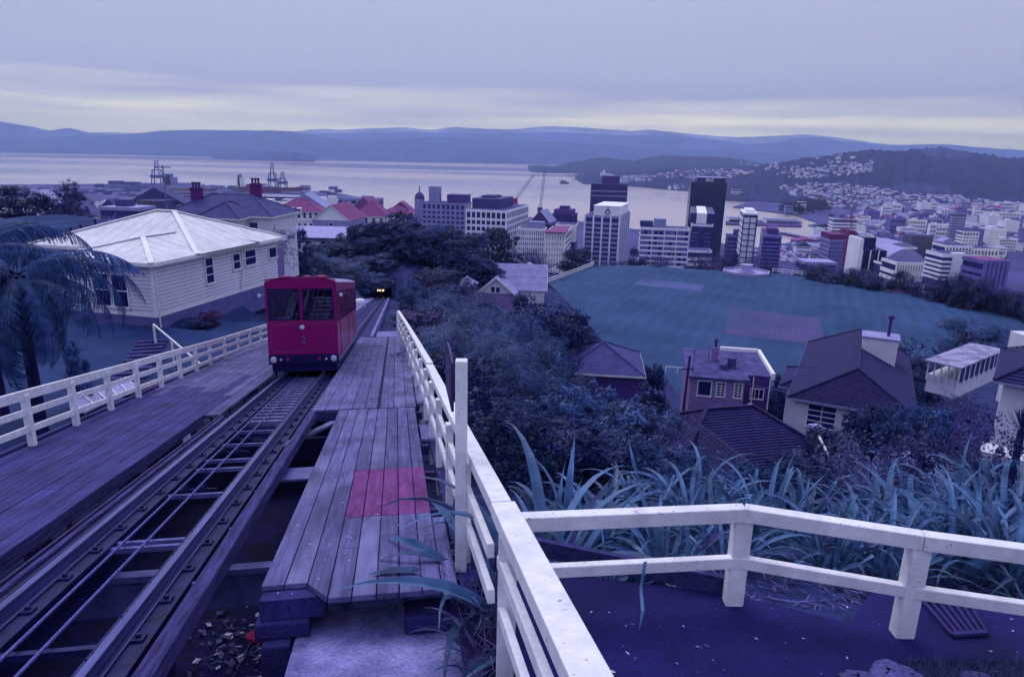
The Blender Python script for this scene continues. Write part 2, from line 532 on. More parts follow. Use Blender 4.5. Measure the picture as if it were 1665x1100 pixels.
mat('chrome', (0.62, 0.63, 0.72), 0.18, 0.1, 9, metal=0.9)
mat('cream_line', (0.30, 0.10, 0.22), 0.6, 0.1, 9)
mat('lamp_glass', (0.58, 0.58, 0.68), 0.15, 0.1, 20)
mat('lamp_red', (0.62, 0.01, 0.08), 0.2, 0.1, 20)
mat('seat_grey', (0.06, 0.05, 0.16), 0.8, 0.3, 6)
mat('skin', (0.32, 0.20, 0.26), 0.6, 0.1, 8)
mat('hair_dark', (0.025, 0.015, 0.07), 0.7, 0.3, 20)
mat('jacket_red', (0.16, 0.02, 0.09), 0.8, 0.2, 8)
mat('jacket_navy', (0.03, 0.03, 0.13), 0.8, 0.2, 8)
mat('shirt_white', (0.50, 0.50, 0.62), 0.8, 0.1, 8)
mat('sign_brown', (0.060, 0.030, 0.085), 0.6, 0.2, 6, 6)
mat('sign_letter', (0.10, 0.075, 0.14), 0.6, 0.1, 20)
mat('trunk_bark', (0.018, 0.014, 0.06), 0.9, 0.4, 3, 6, stretch=(1, 1, 0.3), bump=0.8)
mat('twig_pale', (0.15, 0.12, 0.27), 0.9, 0.3, 3, 4)
mat('twig_purple', (0.085, 0.045, 0.17), 0.9, 0.35, 1.5, 4, rnd=0.2)
mat('wood_brown', (0.040, 0.030, 0.09), 0.9, 0.35, 3, 6, rnd=0.15)
mat('dry_leaf', (0.12, 0.105, 0.19), 0.85, 0.4, 3, 5, rnd=0.3)
mat('rock', (0.14, 0.13, 0.28), 0.9, 0.35, 3, 8, bump=0.8, bscale=8, bdist=0.04, rnd=0.15)
mat('park_stone', (0.42, 0.38, 0.52), 0.9, 0.15, 0.8, 6)
mat('sand_heap', (0.33, 0.21, 0.34), 0.95, 0.2, 0.8, 6)
mat('hose_green', (0.08, 0.25, 0.34), 0.5, 0.1, 8)
mat('emblem_dark', (0.03, 0.03, 0.12), 0.6, 0.1, 2)
mat('litter_red', (0.42, 0.02, 0.09), 0.6, 0.2, 20)
mat('corrugated_green', (0.09, 0.12, 0.25), 0.6, 0.2, 1)
leafmat('leaf_dark', (0.010, 0.026, 0.090), col2=(0.033, 0.074, 0.185))
leafmat('leaf_mid', (0.028, 0.062, 0.155), col2=(0.085, 0.158, 0.305))
leafmat('leaf_light', (0.050, 0.094, 0.205), col2=(0.130, 0.205, 0.36))
leafmat('leaf_purple', (0.046, 0.038, 0.125), col2=(0.115, 0.10, 0.24))
leafmat('leaf_silver', (0.085, 0.095, 0.215), col2=(0.26, 0.27, 0.42), var=0.5)
leafmat('leaf_fern', (0.030, 0.085, 0.21), col2=(0.080, 0.165, 0.33), rnd=0.25)
leafmat('leaf_flax', (0.068, 0.145, 0.245), col2=(0.185, 0.31, 0.45), rnd=0.38, rough=0.5, spec=0.3, transl=0.2, scale=2.0)
leafmat('leaf_grass', (0.045, 0.085, 0.15), col2=(0.10, 0.13, 0.20))
leafmat('flower_red', (0.14, 0.02, 0.09), rnd=0.1)
glassmat('pane_glass', (0.55, 0.58, 0.78), 0.10)
lampmat('tunnel_lamp', (1.0, 0.72, 0.35), 3.0)
def water_mat():
    m = bpy.data.materials.new('harbour_water'); m.use_nodes = True
    nt = m.node_tree; b = nt.nodes['Principled BSDF']
    tc = nt.nodes.new('ShaderNodeTexCoord')
    mp = nt.nodes.new('ShaderNodeMapping'); mp.inputs['Scale'].default_value = (0.35, 1, 1)
    nt.links.new(tc.outputs['Object'], mp.inputs[0])
    big = nt.nodes.new('ShaderNodeTexNoise'); big.inputs['Scale'].default_value = 0.0011; big.inputs['Detail'].default_value = 6
    nt.links.new(mp.outputs[0], big.inputs['Vector'])
    rr = nt.nodes.new('ShaderNodeMapRange')                      # slicks and ruffled water
    rr.inputs['From Min'].default_value = 0.40; rr.inputs['From Max'].default_value = 0.62
    rr.inputs['To Min'].default_value = 0.06; rr.inputs['To Max'].default_value = 0.26
    nt.links.new(big.outputs['Fac'], rr.inputs[0]); nt.links.new(rr.outputs[0], b.inputs['Roughness'])
    wv = nt.nodes.new('ShaderNodeTexNoise'); wv.inputs['Scale'].default_value = 0.10; wv.inputs['Detail'].default_value = 6
    nt.links.new(mp.outputs[0], wv.inputs['Vector'])
    bp = nt.nodes.new('ShaderNodeBump'); bp.inputs['Strength'].default_value = 0.35; bp.inputs['Distance'].default_value = 0.6
    nt.links.new(wv.outputs['Fac'], bp.inputs['Height']); nt.links.new(bp.outputs[0], b.inputs['Normal'])
    b.inputs['Base Color'].default_value = (0.52, 0.42, 0.44, 1)
    b.inputs['IOR'].default_value = 1.33
    b.inputs['Specular IOR Level'].default_value = 0.6
    MATS['harbour_water'] = m
water_mat()
def park_mat():
    m = mat('park_grass', (0.030, 0.078, 0.132), 0.95, 0.25, 0.06, 10, col2=(0.046, 0.104, 0.165))
    nt = m.node_tree; b = nt.nodes['Principled BSDF']
    src = b.inputs['Base Color'].links[0].from_socket
    tc = nt.nodes.new('ShaderNodeTexCoord')
    mp = nt.nodes.new('ShaderNodeMapping'); mp.inputs['Rotation'].default_value = (0, 0, R(24))
    nt.links.new(tc.outputs['Object'], mp.inputs[0])
    w = nt.nodes.new('ShaderNodeTexWave'); w.inputs['Scale'].default_value = 0.10; w.inputs['Distortion'].default_value = 3.0
    w.inputs['Detail'].default_value = 3
    nt.links.new(mp.outputs[0], w.inputs['Vector'])
    n1 = nt.nodes.new('ShaderNodeTexNoise'); n1.inputs['Scale'].default_value = 0.035; n1.inputs['Detail'].default_value = 6
    nt.links.new(tc.outputs['Object'], n1.inputs['Vector'])
    mul = nt.nodes.new('ShaderNodeMath'); mul.operation = 'MULTIPLY'
    nt.links.new(w.outputs['Fac'], mul.inputs[0]); nt.links.new(n1.outputs['Fac'], mul.inputs[1])
    mr = nt.nodes.new('ShaderNodeMapRange'); mr.inputs['From Max'].default_value = 0.6
    mr.inputs['To Min'].default_value = 0.90; mr.inputs['To Max'].default_value = 1.10
    nt.links.new(mul.outputs[0], mr.inputs[0])
    sc = nt.nodes.new('ShaderNodeVectorMath'); sc.operation = 'SCALE'
    nt.links.new(src, sc.inputs[0]); nt.links.new(mr.outputs[0], sc.inputs['Scale'])
    nt.links.new(sc.outputs[0], b.inputs['Base Color'])
park_mat()
def strips_mat(name, a, c, sc_, rot):
    m = mat(name, a, 0.95, 0.2, 0.12, 8, col2=c)
    nt = m.node_tree; b = nt.nodes['Principled BSDF']
    src = b.inputs['Base Color'].links[0].from_socket
    tc = nt.nodes.new('ShaderNodeTexCoord')
    mp = nt.nodes.new('ShaderNodeMapping'); mp.inputs['Rotation'].default_value = (0, 0, rot)
    nt.links.new(tc.outputs['Object'], mp.inputs[0])
    w = nt.nodes.new('ShaderNodeTexWave'); w.inputs['Scale'].default_value = sc_; w.inputs['Distortion'].default_value = 2.0
    nt.links.new(mp.outputs[0], w.inputs['Vector'])
    n1 = nt.nodes.new('ShaderNodeTexNoise'); n1.inputs['Scale'].default_value = 0.09; n1.inputs['Detail'].default_value = 8
    nt.links.new(tc.outputs['Object'], n1.inputs['Vector'])
    mu = nt.nodes.new('ShaderNodeMath'); mu.operation = 'MULTIPLY'
    nt.links.new(w.outputs['Fac'], mu.inputs[0]); nt.links.new(n1.outputs['Fac'], mu.inputs[1])
    mr = nt.nodes.new('ShaderNodeMapRange'); mr.inputs['From Min'].default_value = 0.05; mr.inputs['From Max'].default_value = 0.55
    nt.links.new(mu.outputs[0], mr.inputs[0])
    mx = nt.nodes.new('ShaderNodeMix'); mx.data_type = 'RGBA'
    nt.links.new(mr.outputs[0], mx.inputs['Factor'])
    mx.inputs['A'].default_value = (0.030, 0.062, 0.165, 1)
    nt.links.new(src, mx.inputs['B'])
    nt.links.new(mx.outputs['Result'], b.inputs['Base Color'])
strips_mat('bare_soil', (0.10, 0.070, 0.185), (0.19, 0.085, 0.20), 0.5, R(20))
mat('worn_grass', (0.085, 0.115, 0.225), 0.95, 0.25, 0.15, 8, col2=(0.13, 0.155, 0.255))

# ------------------------------------------------------------------ the lie of the land
PARK_Z = -35.0
G = []
def g(p):
    G.append(Vector(p))
def gt(c, s, n):
    g(T(c, s, n))
for s in (-4, 2, 6, 10, 14, 18, 22, 26, 29):          # the pit under the track
    for c in (-5.6, -2.5, 0.1):
        gt(c, s, -4.35)
for s in (34, 42, 55, 70, 90, 110):                   # the track bed lower down
    for c in (-4.6, -2.5, -0.6, 0.6):
        gt(c, s, -2.80)
for s in (-4, 4, 10, 16, 22, 28):                     # garden beside the upper deck
    gt(-7.6, s, -3.55); gt(-10.5, s, -3.7)
for s, n in ((14, -3.5), (22, -3.3), (30, -3.05)):
    gt(-14, s, n); gt(-20, s, n + 0.2)
for s in (36, 45, 55):
    gt(-7, s, -2.9)
HOUSE_Z = -8.95
for x, y in ((-17.5, 32.5), (-17, 40), (-16.5, 47), (-24, 34), (-26, 42), (-30, 36), (-24, 50)):
    g((x, y, HOUSE_Z))
g((-30, 25, -6.2)); g((-40, 40, -7.0)); g((-36, 30, -6.2)); g((-55, 45, -6.0))
for px, py, Y in ((0, 398, 56), (60, 396, 60), (150, 400, 62), (0, 362, 70), (60, 358, 72), (140, 352, 78), (200, 372, 74)):
    g(at(px, py, Y))
g((-70, 100, -20)); g((-45, 95, -22)); g((-110, 100, -18)); g((-140, 60, -4)); g((-90, 150, -36)); g((-45, 130, -27))
g((-200, 150, -30)); g((-240, 60, -2)); g((-240, 0, 8)); g((-100, 0, 2)); g((-60, 5, -1)); g((-30, 5, -3.4))
for s, n in ((126, 3.0), (134, 4.5)):
    for c in (-12, -4, 0, 8):
        gt(c, s, n)
gt(-9, 80, -1.0); gt(-9, 105, 0.5); gt(-14, 100, 0); gt(6, 110, -2.5)
g((-20, 165, -31)); g((20, 165, -34)); g((-60, 190, -38)); g((0, 210, -38)); g((40, 200, -40)); g((-60, 240, -41)); g((-20, 240, -44))
# the bank to the right of the deck, down to the park
for c, s, n in ((1.6, 9, -3.7), (1.8, 14, -4.4), (2.0, 20, -4.8), (2.2, 28, -4.9), (2.5, 40, -4.8), (2.6, 60, -4.6), (2.6, 90, -4.0),
                (5, 12, -7.0), (5, 20, -8.2), (5.5, 32, -8.8), (6, 55, -8.8), (6, 85, -7.5),
                (12, 22, -11.8), (13, 40, -13.0), (14, 65, -13.5), (14, 95, -11.0)):
    gt(c, s, n)
for x, y, z in ((0.9, 2.0, -3.35), (2.5, 2.5, -3.35), (5, 2.5, -3.35), (1.2, 4.4, -3.4), (3, 4.4, -3.4), (5, 4.2, -3.4), (8, 3.5, -3.35), (12, 2, -3.3), (20, 0, -3.0),
                (1.3, 6.2, -3.9), (3, 6.2, -3.9), (6, 6.2, -3.9), (9, 6, -4.0), (2, 8.5, -5.0), (5, 8.5, -5.0), (9, 8.5, -5.2), (14, 8, -5.2),
                (3, 13, -7.8), (8, 13, -8.2), (16, 13, -8.4), (24, 12, -8.0), (30, 8, -7), (8, 22, -13.2), (16, 24, -14.4), (26, 24, -14.6), (36, 22, -14),
                (12, 36, -19.6), (22, 38, -20.6), (34, 40, -20.8), (48, 40, -20), (14, 55, -25), (24, 60, -26.8), (40, 60, -26.6), (56, 56, -25.2),
                (10, 80, -29), (22, 85, -31.5), (38, 84, -32.6), (60, 80, -31), (80, 70, -28), (100, 90, -32),
                (6, 110, -29.5), (0, 140, -29), (22, 105, -34.0), (12, 130, -32.5), (4, 160, -32), (10, 190, -34.6)):
    g((x, y, z))
for px, py in ((893, 462), (935, 446), (968, 434), (1040, 432), (1110, 436), (1200, 445), (1300, 450), (1400, 463), (1500, 474), (1580, 487), (1640, 520), (1665, 560),
               (1560, 590), (1300, 560), (1100, 580), (1000, 560), (940, 510), (1100, 480), (1250, 500), (1400, 520), (1550, 530)):
    p = atz(px, py, PARK_Z)
    g((p.x, p.y, PARK_Z - 1.6))
for x, y, z in ((150, 120, -36), (200, 150, -42), (160, 190, -46), (110, 235, -48), (60, 250, -48), (20, 252, -46), (-40, 280, -56), (-140, 250, -48), (-240, 250, -52),
                (60, 320, -84), (0, 320, -78), (140, 300, -80), (-100, 330, -78), (230, 240, -75), (300, 150, -50), (320, 40, -20), (330, 300, -100), (-250, 340, -90),
                (60, 400, -116), (-100, 410, -116), (200, 390, -116), (330, 410, -117), (-250, 420, -117), (0, 420, -117)):
    g((x, y, z))
GP = np.array([tuple(p) for p in G])
def rbf_fit(P):
    xy, z = P[:, :2], P[:, 2]
    n = len(P)
    d = np.sqrt(((xy[:, None] - xy[None]) ** 2).sum(-1) + 0.25)
    A = np.zeros((n + 3, n + 3))
    A[:n, :n] = d + np.eye(n) * 0.02
    A[:n, n] = 1; A[:n, n+1:] = xy
    A[n, :n] = 1; A[n+1:, :n] = xy.T
    return np.linalg.solve(A, np.concatenate([z, [0, 0, 0]]))
RW = rbf_fit(GP)
def ground_z_arr(xs, ys):
    out = np.empty(len(xs))
    n = len(GP)
    for i in range(0, len(xs), 4000):
        a = np.stack([xs[i:i+4000], ys[i:i+4000]], 1)
        d = np.sqrt(((a[:, None] - GP[None, :, :2]) ** 2).sum(-1) + 0.25)
        out[i:i+4000] = d @ RW[:n] + RW[n] + a @ RW[n+1:]
    return out
def gz(x, y):
    return float(ground_z_arr(np.array([x]), np.array([y]))[0])
def grid_mesh(name, X, Y, Z, mats):
    h, w = Z.shape
    v = np.stack([X.ravel(), Y.ravel(), Z.ravel()], 1)
    idx = np.arange(h * w).reshape(h, w)
    f = np.stack([idx[:-1, :-1].ravel(), idx[:-1, 1:].ravel(), idx[1:, 1:].ravel(), idx[1:, :-1].ravel()], 1)
    me = bpy.data.meshes.new(name)
    me.from_pydata(v.tolist(), [], f.tolist())
    for m in mats:
        me.materials.append(MATS[m])
    me.polygons.foreach_set('use_smooth', [True] * len(me.polygons))
    me.update()
    return me
nx, ny = 190, 190
u = np.linspace(-1, 1, nx); gx = 9 * np.sinh(u * math.asinh(340 / 9))
w_ = np.linspace(0, 1, ny); gy = -14 + 12 * np.sinh(w_ * math.asinh(440 / 12))
GX, GY = np.meshgrid(gx, gy)
GZ = ground_z_arr(GX.ravel(), GY.ravel()).reshape(GX.shape)
GZ += rng.normal(0, 1, GZ.shape) * np.clip(0.004 * GY, 0.01, 0.35)
PB = [(893, 461), (915, 452), (940, 443), (966, 433), (1010, 431), (1060, 432), (1110, 436), (1170, 440), (1255, 444), (1350, 454), (1450, 466), (1560, 479), (1610, 492), (1652, 516), (1680, 540),
      (1665, 560), (1600, 585), (1500, 610), (1350, 650), (1200, 655), (1085, 640), (1030, 605), (985, 560), (940, 510)]
_pb = [atz(a, b, PARK_Z) for a, b in PB]
def in_field(x, y):
    r = False; j = len(_pb) - 1
    for i in range(len(_pb)):
        a, b = _pb[i], _pb[j]
        if (a.y > y) != (b.y > y) and x < (b.x - a.x) * (y - a.y) / (b.y - a.y) + a.x: r = not r
        j = i
    return r
for i in range(ny):
    for k in range(nx):
        if 90 < gy[i] < 260 and -20 < gx[k] < 190 and GZ[i, k] > PARK_Z - 1.5 and in_field(gx[k], gy[i]):
            GZ[i, k] = PARK_Z - 1.5
for i in range(ny):
    for k in range(nx):
        if gy[i] < 125 and -35 < gx[k] < 6:
            q = Vector((gx[k], gy[i], 0)); cc = q.dot(C); hs = q.dot(_h) / (D.x*_h.x + D.y*_h.y)
            if -5.3 < cc < .9 and 30.5 < hs < 120:
                GZ[i, k] = min(GZ[i, k], T(cc, hs, -2.95).z)
            elif -5.3 < cc < .1 and hs <= 30.5:
                GZ[i, k] = min(GZ[i, k], T(cc, hs, -4.4).z)
me = grid_mesh('ground', GX, GY, GZ, ['ground_soil', 'lawn'])
fc = np.array([p.center[:2] for p in me.polygons])
lawn = []
for x, y in fc:
    cc = Vector((x, y, 0)).dot(C); ss = Vector((x, y, 0)).dot(D)
    on = (-45 < cc < -6.3 and 8 < ss < 62) or (x < -22 and 40 < y < 90)
    lawn.append(1 if on else 0)
me.polygons.foreach_set('material_index', lawn)
ground = obj('ground', me, kind='structure')
GROUND_BVH = BVHTree.FromPolygons([v.co for v in me.vertices], [p.vertices for p in me.polygons])
def drop(x, y):
    h = GROUND_BVH.ray_cast(Vector((x, y, 200)), Vector((0, 0, -1)))
    return h[0].z if h[0] else gz(x, y)

# sea and the flat the city stands on
sea = MB().quad((-22000, -150, SEA), (22000, -150, SEA), (22000, 15500, SEA), (-22000, 15500, SEA))
sea.build('sea', 'harbour_water', kind='structure')
def flat(name, px, z, m, depth=3.0, world_pts=(), kind='structure', **k):
    pts = [atz(a, b, z) if len(q) == 2 else Vector(q) for q in px for a, b in [q[:2]]]
    pts = [Vector((p.x, p.y, z)) for p in pts] + [Vector((x, y, z)) for x, y in world_pts]
    mb = MB().prism([Vector((p.x, p.y, z - depth)) for p in pts], (0, 0, depth))
    return mb.build(name, m, kind=kind, **k), pts
flat('city_land', [(-500, 312), (0, 300), (150, 299), (345, 303), (545, 313), (582, 320), (548, 334), (700, 346), (850, 352), (925, 357), (1030, 372), (1120, 378),
                   (1180, 397), (1232, 402), (1300, 392), (1342, 381), (1348, 367), (1290, 348), (1192, 336), (1240, 322)], LAND, 'city_ground', 4.0,
     world_pts=((2500, 2600), (3200, 1500), (2600, 320), (-1600, 320)))

# ------------------------------------------------------------------ hills
def noise1(x, seed, octs=5):
    r = np.random.default_rng(seed)
    out = np.zeros_like(x, dtype=float); a = 1.0; f = 1.0
    for _ in range(octs):
        ph = r.uniform(0, 6.28, 3); k = r.uniform(0.7, 1.3, 3)
        for q in range(3):
            out += a * np.sin(x * f * k[q] + ph[q]) / 3
        a *= 0.5; f *= 2.1
    return out
HILLS = {}
def hill_range(name, ridge, yr, ys, zb, m, seed, nrow=30, ncol=260, amp=0.5, spur=0.22, back=1.25, rough=0.0, mats=None, px_y=250):
    """a range of hills: ridge = photo points of its skyline, yr = how far off the ridge runs, ys = its foot"""
    rxs = np.array([p[0] for p in ridge], float); rys = np.array([p[1] for p in ridge], float)
    px = np.linspace(rxs[0], rxs[-1], ncol)
    py = np.interp(px, rxs, rys) + noise1(px * 0.045, seed) * amp
    yrf = np.array([yr(q) if callable(yr) else yr for q in px], float) * (1 + 0.05 * noise1(px * 0.012, seed + 1))
    ysf = np.array([ys(q) if callable(ys) else ys for q in px], float) * (1 + 0.01 * noise1(px * 0.03, seed + 2))
    rows = np.concatenate([np.linspace(0, 1, nrow), [1.08, 1.16, back]])
    X = np.zeros((len(rows), ncol)); Y = X.copy(); Z = X.copy()
    for i in range(ncol):
        v = ray(px[i], py[i])
        zr = v.z * yrf[i]
        for j, t in enumerate(rows):
            yy = ysf[i] + (yrf[i] - ysf[i]) * min(t, 1) + (yrf[i] * (t - 1) if t > 1 else 0)
            X[j, i] = v.x * yy; Y[j, i] = yy
            if t <= 1:
                Z[j, i] = zb + (zr - zb) * (t ** 0.85)
            else:
                Z[j, i] = zr - (zr - zb) * ((t - 1) / (back - 1)) * 0.7
    # spurs and gullies running down the face
    tt = np.minimum(rows, 1)[:, None]
    sp = noise1(px * 0.11 + 0, seed + 5)[None, :] * 0.6 + noise1(px * 0.3, seed + 6)[None, :] * 0.4
    wob = np.stack([noise1(px * 0.11 + t * 2.2, seed + 7, 4) for t in rows])
    Z += (zr - zb) * spur * (0.55 * wob + 0.45 * sp) * np.sin(np.pi * np.clip(tt, 0, 1)) ** 0.8
    if rough:
        Z += rng.normal(0, rough, Z.shape) * np.clip(tt * 4, 0, 1)
    Z[0] = zb - 3
    me = grid_mesh(name, X, Y, Z, mats or [m])
    o = obj(name, me, kind='structure')
    HILLS[name] = (o, BVHTree.FromPolygons([v.co for v in me.vertices], [p.vertices for p in me.polygons]))
    return o
L1 = [(-700, 224), (0, 226), (40, 226), (120, 222), (200, 219), (260, 213), (310, 211), (400, 212), (480, 215), (520, 222), (590, 229), (640, 228), (700, 222),
      (760, 226), (840, 228), (930, 231), (1010, 237), (1100, 243), (1200, 247), (1300, 251), (2400, 285)]
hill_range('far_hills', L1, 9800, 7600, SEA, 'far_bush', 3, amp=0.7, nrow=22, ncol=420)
L2 = [(-700, 190), (0, 198), (50, 205), (80, 212), (112, 208), (150, 217), (200, 221), (300, 224), (440, 219), (520, 217), (600, 216), (680, 214), (720, 216), (790, 217),
      (900, 215), (1000, 219), (1100, 221), (1160, 226), (1210, 234), (1250, 233), (1290, 226), (1330, 223), (1380, 230), (1440, 236), (1500, 235), (1535, 234), (1600, 240), (1665, 245), (2400, 280)]
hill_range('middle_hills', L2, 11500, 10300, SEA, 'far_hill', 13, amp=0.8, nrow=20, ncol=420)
L3 = [(-700, 200), (100, 216), (250, 216), (420, 212), (560, 211), (610, 207), (660, 208), (700, 210), (740, 207), (790, 210), (850, 208), (900, 206), (960, 208), (1030, 213), (1055, 210), (1100, 216),
      (1180, 222), (1240, 222), (1300, 219), (1360, 222), (1420, 232), (1600, 262), (2400, 300)]
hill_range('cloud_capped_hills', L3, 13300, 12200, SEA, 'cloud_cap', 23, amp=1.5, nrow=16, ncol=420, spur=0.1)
LP = [(852, 279), (862, 273), (880, 269), (900, 271), (925, 264), (960, 258), (985, 256), (1030, 262), (1075, 252), (1110, 254), (1150, 254), (1185, 257), (1225, 264), (1300, 270), (1500, 285)]
hill_range('headland', LP, 5200, lambda q: 4300 if q < 1000 else 4000, SEA, 'hill_bush', 33, amp=0.6, nrow=20, ncol=200, rough=2)
LJ = [(906, 297), (920, 292), (945, 288), (970, 284), (1000, 282), (1040, 280), (1075, 274), (1110, 272), (1150, 273), (1190, 271), (1240, 268), (1300, 268), (1400, 280)]
hill_range('bay_hill', LJ, 3400, lambda q: 2750 if q < 1000 else 2750 - (q - 1000) * 3.0, SEA, 'hill_bush', 43, amp=0.6, nrow=24, ncol=200, rough=2.0)
LV = [(1150, 297), (1190, 283), (1230, 272), (1270, 264), (1300, 259), (1340, 254), (1370, 247), (1420, 244), (1455, 245), (1490, 243), (1515, 240), (1530, 239), (1560, 244),
      (1600, 251), (1640, 257), (1665, 256), (1800, 262), (2300, 280)]
LVo = hill_range('town_belt_hill', LV, 2750, lambda q: 1650 if q > 1420 else 1650 + (1420 - q) * 1.2, LAND, 'hill_bush', 53, amp=0.8, nrow=34, ncol=320, rough=2.5, spur=0.16)
# small island in the harbour
isl = [(345, 253), (372, 251), (400, 247), (430, 246), (470, 247), (500, 250), (512, 254)]
hill_range('island', isl, 6500, 6150, SEA, 'far_bush', 63, amp=0.2, nrow=8, ncol=60, spur=0.05)
# grass clearings on the hill
def project(p):
    v = CAMROT.inverted() @ Vector(p)
    return CX + FPX * v.x / -v.z, CY - FPX * v.y / -v.z
def inside(x, y, poly):
    r = False; j = len(poly) - 1
    for i in range(len(poly)):
        if (poly[i][1] > y) != (poly[j][1] > y) and x < (poly[j][0] - poly[i][0]) * (y - poly[i][1]) / (poly[j][1] - poly[i][1]) + poly[i][0]:
            r = not r
        j = i
    return r
LVo.data.materials.append(MATS['hill_grass'])
for p in LVo.data.polygons:
    q = project(p.center)
    if p.center.y < 2900 and (inside(*q, [(1430, 304), (1470, 298), (1510, 297), (1545, 306), (1550, 314), (1510, 313), (1470, 312)]) or inside(*q, [(1495, 248), (1515, 238), (1560, 243), (1585, 254), (1545, 257), (1515, 255)])):
        p.material_index = 1

# ------------------------------------------------------------------ the sports ground
park, park_pts = flat('sports_field', PB, PARK_Z, 'park_grass', 0.4)
def sheet(name, px, z, m):
    p = [atz(a, b, z) for a, b in px]
    mb = MB().quad(*p)
    return mb.build(name, m, kind='structure')
sheet('cricket_wicket', [(1030, 462), (1044, 453), (1147, 463), (1138, 474)], PARK_Z + 0.03, 'worn_grass')
sheet('worn_pitch', [(1176, 543), (1188, 500), (1331, 517), (1345, 562)], PARK_Z + 0.03, 'bare_soil')
sheet('trampled_path', [(1480, 476), (1500, 473), (1582, 487), (1580, 493), (1540, 487)], PARK_Z + 0.03, 'sand_heap')

# haze: thin even air over the harbour
hz = MB().bx(-24000, 24000, -300, 17500, SEA - 1.2, 640)
def haze_mat():
    m = bpy.data.materials.new('haze_air'); m.use_nodes = True
    nt = m.node_tree; nt.nodes.clear()
    o = nt.nodes.new('ShaderNodeOutputMaterial'); p = nt.nodes.new('ShaderNodeVolumePrincipled')
    p.inputs['Color'].default_value = (0.40, 0.53, 1.0, 1)
    p.inputs['Density'].default_value = 1.15e-4
    p.inputs['Anisotropy'].default_value = 0.35
    nt.links.new(p.outputs[0], o.inputs['Volume'])
    MATS['haze_air'] = m
haze_mat()
hz.build('haze', 'haze_air', kind='stuff', label='thin blue haze over harbour and hills')
# ------------------------------------------------------------------ the track
def tb(mb, c0, c1, s0, s1, n0, n1):          # box in track coordinates
    return mb.bx(c0, c1, s0, s1, n0, n1)
RL, RR = -3.05, -2.02
track = tempty('funicular_track', -2.53, 6, -2.8, label='funicular track with two steel rails running downhill under the red car', cat='track')
clip = None
for cc in (RL, RR):
    m = MB(TF)
    tb(m, cc-.035, cc+.035, 2.2, 122, -2.50, -2.45); tb(m, cc-.012, cc+.012, 2.2, 122, -2.565, -2.50); tb(m, cc-.06, cc+.06, 2.2, 122, -2.585, -2.565)
    rl = m.build('rail', 'steel_rail', track, bevel=0.008)
    m = MB(TF)
    tb(m, cc-.17, cc+.19, 2.2, 31, -2.625, -2.59); tb(m, cc-.02, cc+.02, 2.2, 31, -2.90, -2.625); tb(m, cc-.15, cc+.15, 2.2, 31, -2.93, -2.90)
    m.build('running_beam', 'steel_dark', track)
    if clip is None:
        m = MB()
        m.bx(-.045, .045, -.05, .05, 0, .022); m.lathe((0, 0, .02), [(.022, 0), (.022, .03), (.012, .034)], 6)
        clip = m.mesh('rail_clip', 'steel_dark')
    for k in range(44):
        s_ = 2.6 + k * 0.62
        for sd in (-1, 1):
            o = obj('rail_clip', clip, rl, wmat(rl).inverted() @ TF @ Matrix.Translation((cc + sd*.105, s_ + sd*.1, -2.589)))
for s_ in (3.9, 5.2, 7.18, 7.34, 8.9, 10.1, 10.6, 11.6, 12.6):
    m = MB(TF); tb(m, RL+.15, RR-.15, s_-.03, s_+.03, -2.67, -2.62)
    m.build('cross_tie', 'steel_pale' if s_ not in (3.9, 5.2) else 'steel_dark', track)
for k in range(5):
    s_ = 6.2 + k * 1.35
    m = MB(TF); tb(m, RR+.19, -1.60, s_-.025, s_+.025, -2.66, -2.62); m.build('outrigger', 'steel_pale', track)
for k in range(18):                               # closer sleepers below the open trestle
    s_ = 13.55 + k * 0.36
    m = MB(TF); tb(m, -3.42, -1.60, s_-.07, s_+.07, -2.74, -2.632 - 0.004*random.random())
    m.build('sleeper', 'deck_wood_worn', track)
for c0, c1, s1 in ((-1.665, -1.535, 13.2), (-3.26, -3.20, 13.3)):
    m = MB(TF); tb(m, c0, c1, 2.6, s1, -2.56, -2.40 if c0 > -2 else -2.46)
    m.build('guard_timber', 'beam_timber', track, bevel=0.012)
m = MB(TF); tb(m, -3.29, -3.262, 2.6, 13.3, -2.52, -2.44); m.build('guard_angle', 'steel_dark', track)
m = MB(TF); tb(m, -3.185, -3.15, 2.6, 13.3, -2.56, -2.50); m.build('guard_angle', 'steel_dark', track)
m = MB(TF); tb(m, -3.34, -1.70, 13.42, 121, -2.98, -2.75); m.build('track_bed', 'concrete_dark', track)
for s0 in (7.20, 13.2, 3.2):                       # heavy beams that carry track and decks
    m = MB(TF); tb(m, -5.5, 0.3, s0, s0+.16, -3.0, -2.94); tb(m, -5.5, 0.3, s0+.06, s0+.10, -3.30, -3.0); tb(m, -5.5, 0.3, s0, s0+.16, -3.34, -3.30)
    m.build('girder', 'steel_dark' if s0 != 7.20 else 'steel_pale', track)
    for cc in (-4.9, -2.53, -0.95):
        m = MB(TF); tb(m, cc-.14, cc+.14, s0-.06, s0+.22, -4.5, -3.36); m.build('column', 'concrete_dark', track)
for (a, b) in (((-1.95, 11.05, -2.62), (-1.2, 13.05, -2.62)), ((-3.98, 13.3, -2.62), (-3.24, 11.3, -2.62))):
    m = MB(TF); m.beam(a, b, 0.15, 0.05); m.build('brace_plank', 'deck_wood_worn', track, bevel=0.006)
m = MB(TF); tb(m, -1.66, -1.22, 9.35, 9.95, -2.66, -2.63); m.build('access_plate', 'steel_pale', track)
for s_ in (9.2, 11.2, 12.1):
    m = MB(TF)
    for cc in (-2.74, -2.53):
        m.lathe((cc-.03, s_, -2.66), [(.09, 0), (.07, .03), (.09, .06)], 12, axis=(1, 0, 0))
    tb(m, -2.9, -2.36, s_-.015, s_+.015, -2.675, -2.645)
    m.build('cable_roller', 'steel_dark', track)
